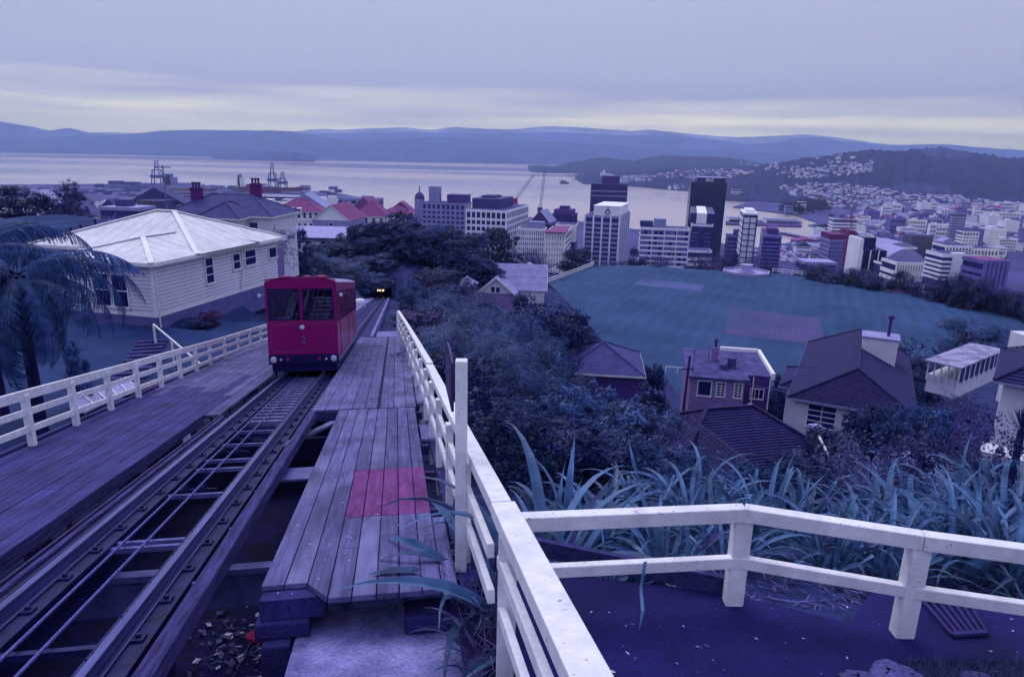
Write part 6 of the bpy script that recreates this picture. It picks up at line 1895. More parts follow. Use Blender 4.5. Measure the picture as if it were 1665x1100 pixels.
# --- shed with the mossy flat roof
sh_ = empty('glass_sided_shed', at(1580, 600, 62), label='low glass-sided shed with a mottled pale roof', cat='shed')
F0 = at(1563, 600, 58); P2 = atz(1635, 570, F0.z); P3 = atz(1528, 577, F0.z)
uX = Vector((P2.x-F0.x, P2.y-F0.y, 0)); sx_ = uX.length/6.2; uX.normalize(); uY = Vector((-uX.y, uX.x, 0)); sy_ = abs((P3-F0).dot(uY))/4.2
F = lframe(Vector((F0.x, F0.y, 0)), uX*sx_, uY*sy_) @ Matrix.Translation((.3, .3, 0)); z = F0.z
m = MB(F); m.bx(-.3, 5.9, -.3, 3.9, z, z+.12); m.build('roof', 'roof_flat', sh_)
mossy = mat('mossy_roof', (0.30, 0.29, 0.44), 0.9, 0.5, .9, 9, col2=(0.46, 0.44, 0.56)); sh_.children[0].data.materials[0] = mossy
for x_ in np.linspace(0, 5.5, 9):
    m = MB(F); m.bx(x_-.05, x_+.05, -.05, .05, z-1.8, z-.002); m.build('post', 'white_paint', sh_)
for y_ in np.linspace(.5, 3.6, 5):
    m = MB(F); m.bx(-.05, .05, y_-.05, y_+.05, z-1.8, z-.002); m.build('post', 'white_paint', sh_)
for k in range(8):
    x0_, x1_ = np.linspace(0, 5.5, 9)[k:k+2]; m = MB(F); m.bx(x0_+.06, x1_-.06, -.01, .01, z-1.5, z-.05); m.build('pane', 'window_dark', sh_)
m = MB(F); m.bx(0.1, 5.5, .1, 3.6, z-3.0, z-1.3); m.build('base_wall', 'white_wall', sh_)
# --- house cut by the right edge
eh = empty('white_edge_house', at(1640, 690, 34), label='white house with a dark purple roof cut off by the picture edge', cat='house')
F0 = at(1636, 606, 36); F = lframe(Vector((F0.x, F0.y, 0)), Vector((.80, -.60, 0)).normalized(), Vector((.60, .80, 0)).normalized()); z = F0.z - .4
m = MB(F); m.bx(0, 9, 0, 7, z-6, z); m.build('wall', 'white_wall', eh)
hip_roof(eh, F, 0, 9, 0, 7, z, 2.2, 'roof_dark_tile', ov=.5, n=16, th=.05)
m = MB(F); m.bx(1.2, 1.9, -.55, -.02, z-6, z+.6); m.build('chimney', 'white_wall', eh)
window(eh, F, 3.0, z-2.2, 1.4, 1.3, 'y-', 0, rows=2, cols=2, t=.1)
m = MB(F); m.bx(-.4, 3.4, -2.2, -.6, z-6.2, z-3.6); m.build('garden_wall', 'white_wall', eh)
# white edge strip beyond it
m = MB(); q = at(1659, 545, 70); m.box((q.x + 1.6, q.y, q.z - 4), 1.2, 2, 4); m.build('white_gable_end', 'white_wall', None, origin=(q.x, q.y, q.z-8), label='sliver of a white house wall at the picture edge above the dark roof', cat='house')

# ------------------------------------------------------------------ sports ground furniture
def rail_fence(name, label, px, z, hgt, step, m_='white_paint', rails=(1.0, .5), w=.09):
    p = [atz(a, b, z) for a, b in px]
    root = empty(name, p[0], label=label, cat='fence')
    for a, b in zip(p[:-1], p[1:]):
        L = (b - a).length; n = max(1, round(L/step))
        for k in range(n):
            q = a.lerp(b, k/n); m = MB(); m.box((q.x, q.y, z + hgt/2), w, w, hgt/2); m.build('post', m_, root)
        for t in rails:
            m = MB(); m.beam(a + Vector((0, 0, hgt*t)), b + Vector((0, 0, hgt*t)), w*1.2, w*2.0); m.build('rail', m_, root)
    return root
rail_fence('field_fence', 'white rail fence along the far side of the field, right of the fountain', [(1256, 443), (1320, 450), (1400, 459), (1480, 468), (1566, 478)], PARK_Z, 1.3, 3.0, w=.11)
rail_fence('field_fence', 'white picket-topped fence at the corner of the field by the grey gabled house', [(890, 462), (912, 453), (940, 443), (966, 432)], PARK_Z, 1.4, 1.6, w=.10)
rail_fence('goal_rail', 'short white rail at the near edge of the field left of the brick house', [(1082, 606), (1101, 607), (1119, 609)], PARK_Z, 1.1, 3.0, rails=(1.0,), w=.06)
mc = atz(1213, 444, PARK_Z)
fo = empty('park_fountain', mc, label='stone fountain drum on an octagonal walled terrace at the far edge of the field', cat='fountain')
m = MB(); m.lathe(mc, [(7.4, -.5), (7.4, .25), (7.2, .3), (0, .3)], 8); m.build('terrace', 'park_stone', fo)
m = MB()
for k in range(8):
    a0, a1 = k*math.pi/4, (k+1)*math.pi/4
    m.beam(mc + Vector((7.3*math.cos(a0), 7.3*math.sin(a0), .6)), mc + Vector((7.3*math.cos(a1), 7.3*math.sin(a1), .6)), .3, .6)
m.build('low_wall', 'park_stone', fo)
m = MB(); m.lathe(mc + Vector((0, 0, .3)), [(2.9, 0), (2.9, .35), (2.3, .36), (2.3, .7), (1.7, .71), (1.7, 2.3), (1.9, 2.35), (1.9, 2.5), (0, 2.5)], 18); m.build('drum', 'park_stone', fo)
q = atz(1455, 473, PARK_Z)
m = MB(); m.lathe(q, [(2.6, 0), (1.9, .35), (1.0, .75), (.2, .95), (0, .96)], 14)
for v in m.v: v.x += random.uniform(-.12, .12); v.z += random.uniform(-.05, .05)
m.build('sand_heap', 'sand_heap', None, smooth=True, origin=q, label='heap of pinkish sand inside the white rail of the field', cat='sand heap')
q = atz(1001, 566, PARK_Z); q = at(1000, 566, 78); zq = drop(q.x, q.y)
m = MB(); m.lathe((q.x, q.y, zq), [(.5, 0), (.4, 1.6), (.6, 2.0), (.45, 2.9), (.6, 3.6), (.3, 4.2), (0, 4.3)], 9)
m.build('white_chimney_stack', 'white_wall', None, origin=(q.x, q.y, zq), label='pale chimney stack with a dark cowl left of the bare tree at the field edge', cat='chimney')
aerial('TV aerial on the chimney left of the bare tree at the field edge', Vector((q.x+.3, q.y, zq+3.9)), 1.6, .2, 6, 2.0)
m = MB(); m.lathe(at(585, 490, 72) - Vector((0, 0, .7)), [(.6, 0), (.6, .7), (.5, .9), (.3, 1.0), (0, 1.05)], 12); m.build('white_tank', 'white_wall', None, smooth=True, origin=at(585, 498, 72), label='rounded white tank beside the track behind the red car', cat='tank')

# ------------------------------------------------------------------ tunnel mouth
tn = tempty('tunnel_portal', -2.5, 116, -2.8, label='dark tunnel mouth at the foot of the track with two small yellow lights', cat='tunnel')
m = MB(TF)
arch = [(-4.9, -2.8), (-4.9, .4)] + [(-2.5 + 2.4*math.cos(math.pi - k*math.pi/8), .4 + 1.6*math.sin(k*math.pi/8)) for k in range(9)] + [(-.1, .4), (-.1, -2.8)]
outer = [(-5.7, -2.8), (-5.7, 2.8), (.7, 2.8), (.7, -2.8)]
m.bx(-5.0, -4.2, 115, 116, -2.8, .6); m.bx(-.8, 0, 115, 116, -2.8, .6); m.bx(-4.2, -.8, 115, 116, .15, .65)
m.build('portal', 'concrete_dark', tn)
m = MB(TF); m.bx(-4.25, -4.15, 116, 140, -2.8, .2); m.bx(-.85, -.75, 116, 140, -2.8, .2); m.bx(-4.2, -.8, 116, 140, .1, .2); m.bx(-4.2, -.8, 139, 140, -2.8, .1); m.build('lining', 'tyre_rubber', tn)
for cc in (-3.05, -2.6, -2.15):
    m = MB(TF); m.lathe((cc, 114.7, -1.35), [(.16, 0), (.17, .1), (.0, .16)], 10, axis=(0, -1, 0)); m.build('lamp', 'tunnel_lamp', tn)
m = MB(TF); m.bx(-3.4, -1.8, 114.72, 114.95, -1.6, -1.05); m.build('lamp_bar', 'tyre_rubber', tn)

for i, (a, b, lb) in enumerate((((1122, 582, 50), (1300, 640, 46), 'thin service wire from the leaning power pole to the big tiled roof'), ((1122, 584, 50), (1215, 612, 60), 'thin service wire from the leaning power pole to the flat-roofed house'))):
    p, q = at(*a), at(*b); m = MB(); m.tube([p.lerp(q, t) - Vector((0, 0, .5*math.sin(math.pi*t))) for t in np.linspace(0, 1, 9)], .02, 4); m.build('service_wire', 'steel_pale', None, origin=p, label=lb, cat='wire')
# ------------------------------------------------------------------ the red cable car
def text_geo(s, size, depth=.02):
    cu = bpy.data.curves.new('t', 'FONT'); cu.body = s; cu.size = size; cu.extrude = depth; cu.align_x = 'CENTER'; cu.resolution_u = 3
    o = bpy.data.objects.new('t', cu); COL.objects.link(o)
    dg = bpy.context.evaluated_depsgraph_get()
    me = bpy.data.meshes.new_from_object(o.evaluated_get(dg))
    v = [x.co.copy() for x in me.vertices]; f = [tuple(p.vertices) for p in me.polygons]
    bpy.data.objects.remove(o); bpy.data.curves.remove(cu); bpy.data.meshes.remove(me)
    return v, f
def put_text(s, size, F, pos, name, m_, parent, depth=.02):
    """lettering standing on a face that looks along -y of frame F"""
    v, f = text_geo(s, size, depth)
    m = MB(F); m.v = [Vector((pos[0] + p.x, pos[1] - p.z, pos[2] + p.y)) for p in v]; m.f = f; m.mi = [0]*len(f)
    return m.build(name, m_, parent)
CO = T(-2.53, 19.3, -2.2)
CF = Matrix(((C.x, D.x, 0, CO.x), (C.y, D.y, 0, CO.y), (C.z, D.z, 1, CO.z), (0, 0, 0, 1)))
car = empty('cable_car', CO, label='crimson cable car number 2 coming up the track with passengers inside', cat='cable car')
W2, H, L = .97, 2.45, 9.0
CF = CF @ Matrix.Diagonal((.955, 1, .96, 1))
m = MB(CF)
# lower front panel, slightly raked, with rounded corners
def front_poly(z0, z1, w0, w1):
    return [(-w0, 0, z0), (w0, 0, z0), (w1, 0, z1), (-w1, 0, z1)]
m.prism(front_poly(.25, 1.20, .97, .955), (0, .07, 0)); m.build('front_panel', 'car_red', car, bevel=.02)
m = MB(CF); m.bx(-.955, .955, -.012, .06, 1.20, 1.25); m.build('front_sill', 'car_red_trim', car, bevel=.006)
top = [(-.93, 0, 2.16), (.93, 0, 2.16), (.915, 0, 2.38)] + [(.915 - 1.83*k/10, 0, 2.38 + .075*math.sin(math.pi*k/10)) for k in range(1, 10)] + [(-.915, 0, 2.38)]
m = MB(CF); m.prism(top, (0, .09, 0)); m.build('front_header', 'car_red', car, bevel=.012)
vis = [(-.95, -.03, 2.375)] + [(-.95 + 1.9*k/10, -.03, 2.385 + .085*math.sin(math.pi*k/10)) for k in range(11)] + [(.95, -.03, 2.375)]
m = MB(CF)
for k in range(10):
    x0, x1 = -.95+1.9*k/10, -.95+1.9*(k+1)/10; z0, z1 = 2.39+.085*math.sin(math.pi*k/10), 2.39+.085*math.sin(math.pi*(k+1)/10)
    m.prism([(x0, -.035, z0), (x1, -.035, z1), (x1, -.035, z1+.03), (x0, -.035, z0+.03)], (0, .30, 0))
m.build('front_brow', 'car_red_trim', car)
for sx in (-1, 1):
    m = MB(CF); m.prism([(sx*.952, 0, 1.25), (sx*.90, 0, 1.25), (sx*.872, 0, 2.16), (sx*.93, 0, 2.16)], (0, .09, 0)); m.build('corner_pillar', 'car_red', car, bevel=.008)
m = MB(CF); m.bx(-.035, .035, -.006, .07, 1.25, 2.16); m.build('centre_pillar', 'car_red', car, bevel=.006)
for sx in (-1, 1):
    a, b = sorted((sx*.036, sx*.885))
    m = MB(CF); m.prism([(a if sx > 0 else -.898, .02, 1.255), (b if sx < 0 else .898, .02, 1.255), (b if sx < 0 else .873, .02, 2.155), (a if sx > 0 else -.873, .02, 2.155)], (0, .008, 0))
    wn_ = m.build('windscreen', 'pane_glass', car)
    m = MB(CF)
    x0, x1 = (.04, .885) if sx > 0 else (-.885, -.04)
    m.bx(x0, x1, -.004, .018, 1.255, 1.285); m.bx(x0, x1, -.004, .018, 2.12, 2.15); m.bx(x0, x0+.03, -.003, .018, 1.285, 2.12); m.bx(x1-.03, x1, -.003, .018, 1.285, 2.12)
    m.build('seal', 'car_black', wn_)
m = MB(CF); m.bx(-.97, .97, -.02, .20, -.02, .245); m.build('bumper', 'car_black', car, bevel=.015)
def lamp(x, z, r, m_, name, rim='chrome'):
    mb = MB(CF); mb.lathe((x, -.02, z), [(r*1.18, 0), (r*1.18, .03), (r, .035)], 16, axis=(0, -1, 0)); rr_ = mb.build(name, rim, car, smooth=True)
    mb = MB(CF); mb.lathe((x, -.045, z), [(r, 0), (r*.8, .018), (r*.4, .026), (0, .028)], 16, axis=(0, -1, 0)); mb.build('lens', m_, rr_, smooth=True)
lamp(-.83, .12, .085, 'lamp_glass', 'headlight'); lamp(.83, .12, .085, 'lamp_glass', 'headlight')
lamp(-.63, .12, .042, 'lamp_glass', 'side_light', 'car_black'); lamp(.62, .12, .042, 'lamp_glass', 'side_light', 'car_black')
lamp(-.44, .12, .052, 'lamp_red', 'tail_light', 'car_black'); lamp(.43, .12, .052, 'lamp_red', 'tail_light', 'car_black')
lamp(.0, 1.05, .065, 'lamp_glass', 'centre_headlight')
put_text('2', .30, CF, (0.02, -.003, .60), 'fleet_number', 'chrome', car, .004)
m = MB(CF); hw_ = .86
m.tube([(-.70, -.006, .36), (.70, -.006, .36)], .006, 5); m.tube([(-.70, -.006, 1.13), (-.1, -.006, 1.13)], .006, 5); m.tube([(.1, -.006, 1.13), (.70, -.006, 1.13)], .006, 5)
m.tube([(-.86, -.006, .48), (-.85, -.006, 1.0)], .006, 5); m.tube([(.86, -.006, .48), (.85, -.006, 1.0)], .006, 5)
for sx in (-1, 1):
    for z0, z1 in ((.48, .36), (1.0, 1.13)): m.tube([(sx*.86, -.006, z0), (sx*.83, -.006, (z0*.3+z1*.7)), (sx*.70, -.006, z1)], .006, 5)
m.build('coach_line', 'cream_line', car)
# sides: lower wall, window band, doors
for sx in (-1, 1):
    X = sx*.965
    def sb_(name, y0, y1, z0, z1, m_, t=.03, out=0.0, par=car, bev=0):
        mb = MB(CF); a, b = sorted((X + sx*out, X + sx*(out - t))); mb.bx(a, b, y0, y1, z0, z1); return mb.build(name, m_, par, bevel=bev)
    sb_('side_panel', .07, L, .10, 1.18, 'car_red')
    sb_('sill_strip', .07, L, .02, .10, 'car_roof')
    sb_('cant_rail', .09, L, 2.08, 2.34, 'car_red')
    ys = [.09, .42, .95, 1.75, 2.6, 3.4, 4.3, 5.2, 6.0, 6.9, 7.8, L]
    for k, y in enumerate(ys):
        sb_('window_post', max(.09, y-.045), min(L, y+.045), 1.18, 2.08, 'car_red', out=.002)
    for a, b in zip(ys[:-1], ys[1:]):
        sb_('side_window', a+.05, b-.05, 1.20, 2.07, 'pane_glass', t=.008, out=-.01)
    for y0 in (.95, 4.3, 6.9):
        d_ = sb_('door', y0+.02, y0+.82, .10, 2.05, 'car_red_trim', t=.012, out=.016) if False else None
        dr_ = sb_('door', y0+.03, y0+.80, .12, 1.16, 'car_red', t=.014, out=.014)
        mb = MB(CF); a, b = sorted((X+sx*.015, X+sx*.035)); mb.bx(a, b, y0+.10, y0+.16, 1.0, 1.05); mb.build('handle', 'chrome', dr_)
    # round mirror on a short arm
    mb = MB(CF); mb.tube([(X, .10, 2.0), (X+sx*.10, .02, 2.0)], .012, 5); arm_ = mb.build('mirror_arm', 'chrome', car)
    mb = MB(CF); mb.lathe((X+sx*.14, .03, 1.98), [(0, -.02), (.035, -.015), (.055, 0), (.05, .015), (0, .017)], 14, axis=(0, -1, 0)); mb.build('mirror', 'lamp_glass', arm_, smooth=True)
m = MB(CF); m.bx(-.93, .93, L-.05, L, .1, 2.34); m.build('rear_panel', 'car_red', car)
m = MB(CF); m.bx(-.95, .95, .08, L, .02, .09); m.build('floor', 'car_black', car)
for y0, y1, m_ in ((.12, .55, 'car_red'), (.55, L, 'car_roof')):
    m = MB(CF); pr = [(.97*math.cos(math.pi*k/12), 2.33 + (.16 if m_ == 'car_roof' else .135)*math.sin(math.pi*k/12)) for k in range(13)]
    m.prism([(x, y0, z) for x, z in pr], (0, y1-y0, 0)); m.build('roof', m_, car)
for x_, y_, r_v in ((-.42, .45, .17), (.55, .5, .16), (.1, .9, .12)):
    m = MB(CF); m.lathe((x_, y_, 2.42), [(r_v*.8, 0), (r_v*.8, .05), (r_v, .06), (r_v, .09), (r_v*.5, .12), (0, .125)], 14); m.build('roof_vent', 'crane_red', car, smooth=True)
# inside: stepped seats, grab poles, dash
m = MB(CF); m.bx(-.86, .86, .10, .34, .1, 1.1); m.build('dashboard', 'car_black', car)
for y_ in (1.2, 2.3, 3.4, 4.5, 5.6):
    for x_ in (-.5, .5):
        m = MB(CF); m.bx(x_-.36, x_+.36, y_, y_+.42, .35, .48); st = m.build('seat', 'seat_grey', car, bevel=.03)
        m = MB(CF); m.bx(x_-.36, x_+.36, y_+.40, y_+.50, .48, 1.05); m.build('backrest', 'seat_grey', st, bevel=.03)
for x_, y_ in ((-.62, .6), (.25, .9), (.62, 1.1), (-.15, 2.2), (.4, 3.2)):
    m = MB(CF); m.tube([(x_, y_, .1), (x_, y_, 2.35)], .016, 6); m.build('grab_pole', 'chrome', car)
m = MB(CF); m.bx(-.55, -.08, .95, .99, 1.5, 2.1); m.build('driver_screen', 'car_black', car)
m = MB(CF); m.bx(-.9, .9, .08, L-.1, -.25, .02); m.build('underframe', 'car_black', car)
for y_ in (1.2, 2.4, 6.8, 8.0):
    for x_ in (RL + 2.53, RR + 2.53):
        m = MB(CF); m.lathe((x_-.04, y_, -.02), [(.20, 0), (.24, .02), (.20, .03), (.20, .09), (.05, .10)], 16, axis=(1, 0, 0)); m.build('wheel', 'steel_dark', car)
def person(pos, jacket, label, lean=0.0, hair='hair_dark', standing=False):
    """seated figure: a skinned skeleton, one continuous surface"""
    me = bpy.data.meshes.new('person')
    J = {'pel': (0, 0, .50), 'bel': (0, -.02, .64), 'ch': (0, -.03, .86), 'nk': (0, -.04, 1.04), 'hd': (0, -.06, 1.13), 'ht': (0, -.06, 1.24)}
    vs_ = list(J.values()); ix = {k: i for i, k in enumerate(J)}
    ed_ = [(0, 1), (1, 2), (2, 3), (3, 4), (4, 5)]; rad = [.15, .14, .155, .055, .095, .075]
    for s in (-1, 1):
        b = len(vs_)
        vs_ += [(s*.18, -.03, .93), (s*.25, -.05, .70), (s*.17, -.26, .60), (s*.10, -.34, .60)]; rad += [.065, .05, .042, .035]
        ed_ += [(2, b), (b, b+1), (b+1, b+2), (b+2, b+3)]
        b = len(vs_)
        vs_ += [(s*.10, -.05, .50), (s*.12, -.42, .52), (s*.12, -.44, .10), (s*.12, -.58, .05)]; rad += [.09, .065, .045, .04]
        ed_ += [(0, b), (b, b+1), (b+1, b+2), (b+2, b+3)]
    me.from_pydata(vs_, ed_, [])
    o = bpy.data.objects.new('tmp', me); COL.objects.link(o)
    sk = o.modifiers.new('skin', 'SKIN'); o.modifiers.new('sub', 'SUBSURF').levels = 1
    for i, r in enumerate(rad):
        me.skin_vertices[0].data[i].radius = (r, r)
    me.skin_vertices[0].data[0].use_root = True
    dg = bpy.context.evaluated_depsgraph_get()
    fin = bpy.data.meshes.new_from_object(o.evaluated_get(dg))
    bpy.data.objects.remove(o)
    fin.materials.clear()
    for q in (jacket, 'skin', 'jacket_navy'): fin.materials.append(MATS[q])
    for p in fin.polygons:
        c = p.center; p.use_smooth = True
        p.material_index = 1 if (c.z > 1.03 or (c.y < -.30 and .55 < c.z < .68)) else (2 if c.z < .55 else 0)
    M = Matrix.Translation(CF @ Vector(pos)) @ Matrix.Rotation(math.atan2(-D.x, D.y), 4, 'Z') @ Matrix.Rotation(lean, 4, 'Z')
    ob = bpy.data.objects.new('person', fin); link(ob); ob.matrix_world = M; WM[ob.name] = M
    tag(ob, label, 'person', 'passengers in the red cable car')
    mb = MB(M); mb.lathe((0, -.045, 1.17), [(.103, -.02), (.105, .04), (.09, .09), (.05, .12), (0, .13)], 12); mb.build('hair', hair, ob, smooth=True)
    mb = MB(M); mb.lathe((0, -.16, 1.155), [(.0, -.025), (.014, 0), (0, .02)], 6); mb.build('nose', 'skin', ob)
    for s in (-1, 1):
        mb = MB(M); mb.lathe((s*.036, -.152, 1.185), [(0, -.008), (.009, 0), (0, .008)], 6); mb.build('eye', 'hair_dark', ob)
    return ob
person((-.45, 1.32, .03), 'jacket_red', 'passenger in a dull red jacket sitting behind the driver side windscreen')
person((.42, 1.30, .03), 'shirt_white', 'passenger in a pale shirt sitting by the far windscreen pane')
person((.62, 2.40, .03), 'jacket_navy', 'passenger in dark clothes sitting in the second row of the cable car', .2)
# ------------------------------------------------------------------ the city
def tower(name, label, px, py, Y, xA, xC=None, th=0.0, depth=None, zb=LAND, floors=8, vis=None, glass='tower_glass', skin='tower_white', band=None, fins=0, finsR=0, finw=.5, bandh=None,
          parapet=1.0, cat='office tower', out=.35, roof='roof_flat', plant_=(), height=None, group=None, finskin=None):
    """office block seen by its top front corner; glass core, spandrel at every floor, upright fins"""
    B, uL, uR, La, Lb = corner(px, py, Y, xA, xC, R(th), depth)
    F = lframe(Vector((B.x, B.y, 0)), uL, uR); z1 = B.z; z0 = zb if height is None else z1 - height
    root = empty(name, (B.x, B.y, z0), label=label, cat=cat, group=group)
    m = MB(F); m.bx(out, La-out, out, Lb-out, z0, z1-.4); m.build('core', glass, root)
    fh_ = vis or 3.6
    n = floors
    if band != 0:
        bh_ = bandh or fh_*.42
        for k in range(n):
            z = z1 - parapet - k*fh_
            if z - bh_ < z0: break
            m = MB(F); m.bx(0.05, La-.05, 0.05, Lb-.05, z-bh_, z) if k else m.bx(0, La, 0, Lb, z1-parapet-.4, z1)
            m.build('spandrel', skin, root)
    else:
        m = MB(F); m.bx(0, La, 0, Lb, z1-parapet, z1); m.build('parapet', skin, root)
    zl = max(z0, z1 - n*fh_ - parapet)
    for k in range(fins):
        x = finw/2 + (La-finw)*k/(fins-1)
        m = MB(F); m.bx(x-finw/2, x+finw/2, -.22, out+.1, zl, z1-.02); m.build('fin', finskin or skin, root)
    for k in range(finsR):
        y = finw/2 + (Lb-finw)*k/(finsR-1)
        m = MB(F); m.bx(-.22, out+.1, y-finw/2, y+finw/2, zl, z1-.03); m.build('fin', finskin or skin, root)
    m = MB(F); m.bx(.4, La-.4, .4, Lb-.4, z1-.2, z1+.05); m.build('roof', roof, root)
    for (a0, a1, b0, b1, h_, m_) in plant_:
        m = MB(F); m.bx(La*a0, La*a1, Lb*b0, Lb*b1, z1+.05, z1+h_); m.build('plant_room', m_, root)
    return root, F, La, Lb, z1
# nearer row
tower('office_block', 'white gridded office block with a dark windowless penthouse', 824, 343, 430, 757, 859, 14, floors=9, vis=4.0, bandh=1.5, fins=9, finsR=12, finw=.8, zb=-70, plant_=((.28, .98, .2, .75, 6.2, 'roof_grey'), (.5, .85, .35, .6, 7.6, 'roof_grey')))
hr, F, La, Lb, z1 = tower('old_hotel', 'grey older hotel block with many small windows and a roof tower', 757, 331, 520, 685, None, 10, 20, floors=9, vis=3.6, bandh=1.9, skin='tower_grey', fins=10, finw=1.3, zb=-75, plant_=((.64, .88, .3, .6, 11.5, 'tower_grey'), (.0, .45, .2, .8, 6.0, 'brick_dark')))
m = MB(F); m.bx(La+.2, La+6, 2, 9, z1-30, z1+2); tw = m.build('corner_turret', 'tower_grey', hr)
m = MB(F); m.lathe((La+3.1, 5.5, z1+2), [(3.8, 0), (3.6, 2), (2.4, 4), (.6, 5.2), (.35, 5.4), (.3, 10), (0, 10.1)], 12); m.build('turret_dome', 'brick_dark', tw)
tower('arcaded_block', 'pale block with rows of small paired windows below the grey barn roof', 886, 372, 400, 842, 889, 8, floors=9, vis=3.0, bandh=1.3, fins=13, finw=.7, zb=-75, plant_=((.05, .62, .2, .7, 3.6, 'tower_grey'),))
gr, F, La, Lb, z1 = tower('barn_roofed_hall', 'hall with a steep grey barn roof and brown gable behind the arcaded block', 896, 362, 470, 860, None, 20, 16, floors=3, skin='tower_pink', zb=-80)
gable_roof(gr, F, 1, La-1, 0, Lb, z1, 8.0, 'roof_pale', ov=.6, n=3, along='y', wallm='brick_dark', name='barn_roof')
tower('red_capped_block', 'small white block with square windows and a red-brown roof', 920, 379, 385, 886, 930, 10, floors=7, vis=3.1, bandh=1.5, fins=8, finw=1.1, zb=-75, roof='roof_red', skin='tower_cream', plant_=((-.02, 1.02, -.05, .3, .5, 'roof_red'),))
tower('round_topped_block', 'cream block with three portholes behind the red-brown roofed one', 936, 366, 420, 903, None, 12, 16, floors=1, vis=12, bandh=11, skin='tower_cream', parapet=10, zb=-80)
tower('brown_mansard_block', 'dark brown building with a mansard crown beside the crane', 932, 349, 560, 896, None, 16, 20, floors=5, skin='tower_brown', vis=3.6, fins=7, finw=1.0, zb=-90, plant_=((.1, .9, .1, .9, 3.5, 'brick_dark'), (.3, .7, .3, .7, 6.0, 'roof_grey')))
st_, F, La, Lb, z1 = tower('striped_tower', 'grey tower with broad white fins and a white roof sign box', 1009, 352, 420, 950, 1024, 16, floors=14, vis=2.9, bandh=1.5, skin='tower_grey', fins=5, finsR=6, finw=1.0, finskin='tower_white', zb=-85)
m = MB(F); m.bx(La*.02, La*.74, .4, Lb*.8, z1+.1, z1+5.6); bx_ = m.build('sign_box', 'tower_white', st_)
m = MB(F); m.bx(La*.0, La*.76, .1, Lb*.84, z1+5.6, z1+6.0); m.build('lid', 'tower_white', bx_)
m = MB(F); ex, ez = La*.36, z1+2.6
for k in range(16):
    a0, a1 = k*math.pi/8, (k+1)*math.pi/8
    m.beam((ex+1.3*math.cos(a0), .25, ez-.3+1.3*math.sin(a0)), (ex+1.3*math.cos(a1), .25, ez-.3+1.3*math.sin(a1)), .3, .7, up=(math.cos(a0), 0, math.sin(a0)))
m.beam((ex-.1, .22, ez+.8), (ex-.1, .22, ez+2.6), .3, .6, up=(1, 0, 0)); m.build('emblem', 'emblem_dark', bx_)
bt, F, La, Lb, z1 = tower('brown_tower', 'dark brown tower with a stepped crown behind the striped tower', 1021, 300, 660, 961, None, 6, 34, floors=15, vis=4.2, bandh=1.7, skin='tower_brown', fins=13, finw=1.2, plant_=((.22, .70, .2, .8, 7.0, 'tower_brown'),))
for k in (1, 3):
    m = MB(F); m.bx(-.3, La+.3, -.3, .5, z1-5-k*2.2, z1-4-k*2.2); m.build('light_band', 'tower_grey', bt)
bz, F, La, Lb, z1 = tower('black_tower', 'tall black glass tower with BNZ in white letters on its crown', 1182, 297, 760, 1124, 1190, 10, floors=26, vis=3.5, bandh=.5, skin='tower_black', glass='tower_black', fins=15, finw=.5, finsR=9, out=.5)
m = MB(F); m.bx(La*.04, La*.84, .6, Lb*.8, z1+.05, z1+4.6); cw = m.build('crown_sign', 'tower_black', bz)
F2 = F @ Matrix(((-1, 0, 0, La), (0, 1, 0, 0), (0, 0, 1, 0), (0, 0, 0, 1)))
put_text('BNZ', 4.4, F2, (La*.52, .45, z1+.75), 'lettering', 'tower_white', cw, .15)
m = MB(F); m.bx(La*.02, La*.86, .4, Lb*.84, z1+4.6, z1+5.0); m.build('cornice', 'tower_grey', cw)
ap, F, La, Lb, z1 = tower('balcony_block', 'white apartment block with seven long balconies at the edge of the field', 1122, 372, 380, 1041, None, 8, 12, floors=8, vis=2.85, bandh=1.05, fins=5, finw=.4, zb=-70, cat='apartment block', skin='tower_white', glass='tower_pink', plant_=((.48, .72, .2, .7, 4.6, 'tower_grey'), (.74, 1.0, .3, .8, 3.0, 'roof_grey')))
rn = random.Random(3)
for k in range(8):
    for j in range(9):
        if rn.random() < .45:
            x = .8 + j*(La-2)/9; z = z1 - 1.0 - (k+1)*2.85 + .05
            m = MB(F); m.bx(x, x+1.6, .28, .34, z, z+1.7); m.build('window', 'window_dark', ap)
gw, F, La, Lb, z1 = tower('glass_strip_block', 'pale tower with two dark gridded glass strips in front of the black tower', 1160, 366, 520, 1124, 1173, 14, floors=2, vis=20, bandh=19, skin='tower_white', zb=-80, plant_=((.32, .78, .05, .7, 8, 'tower_cream'), (-.05, .32, .1, .7, 7.5, 'tower_glass'), (.78, 1.1, .1, .7, 7.5, 'tower_glass')))
for a, b in ((.06, .36), (.66, .92)):
    m = MB(F); m.bx(La*a, La*b, -.12, .02, z1-38, z1-3); m.build('glass_strip', 'tower_glass', gw)
    for k in range(1, 11):
        m = MB(F); m.bx(La*a, La*b, -.22, -.12, z1-3-k*3.2-.25, z1-3-k*3.2); m.build('transom', 'tower_grey', gw)
tower('white_annexe', 'low white annexe at the foot of the glass-strip tower', 1158, 408, 430, 1119, None, 6, 14, floors=4, vis=3.4, bandh=2.2, zb=-70, skin='tower_white')
ot, F, La, Lb, z1 = tower('glass_grid_tower', 'slim tower of pale glass boxes in a dark frame above the fountain', 1232, 350, 400, 1209, 1241, 14, floors=10, vis=3.35, bandh=.55, skin='roof_grey', glass='tower_white', fins=3, finsR=3, finw=.55, finskin='roof_grey', zb=-70, plant_=((-.02, 1.02, -.02, 1.02, 1.2, 'tower_white'), (.15, .8, .15, .8, 2.6, 'tower_cream')))
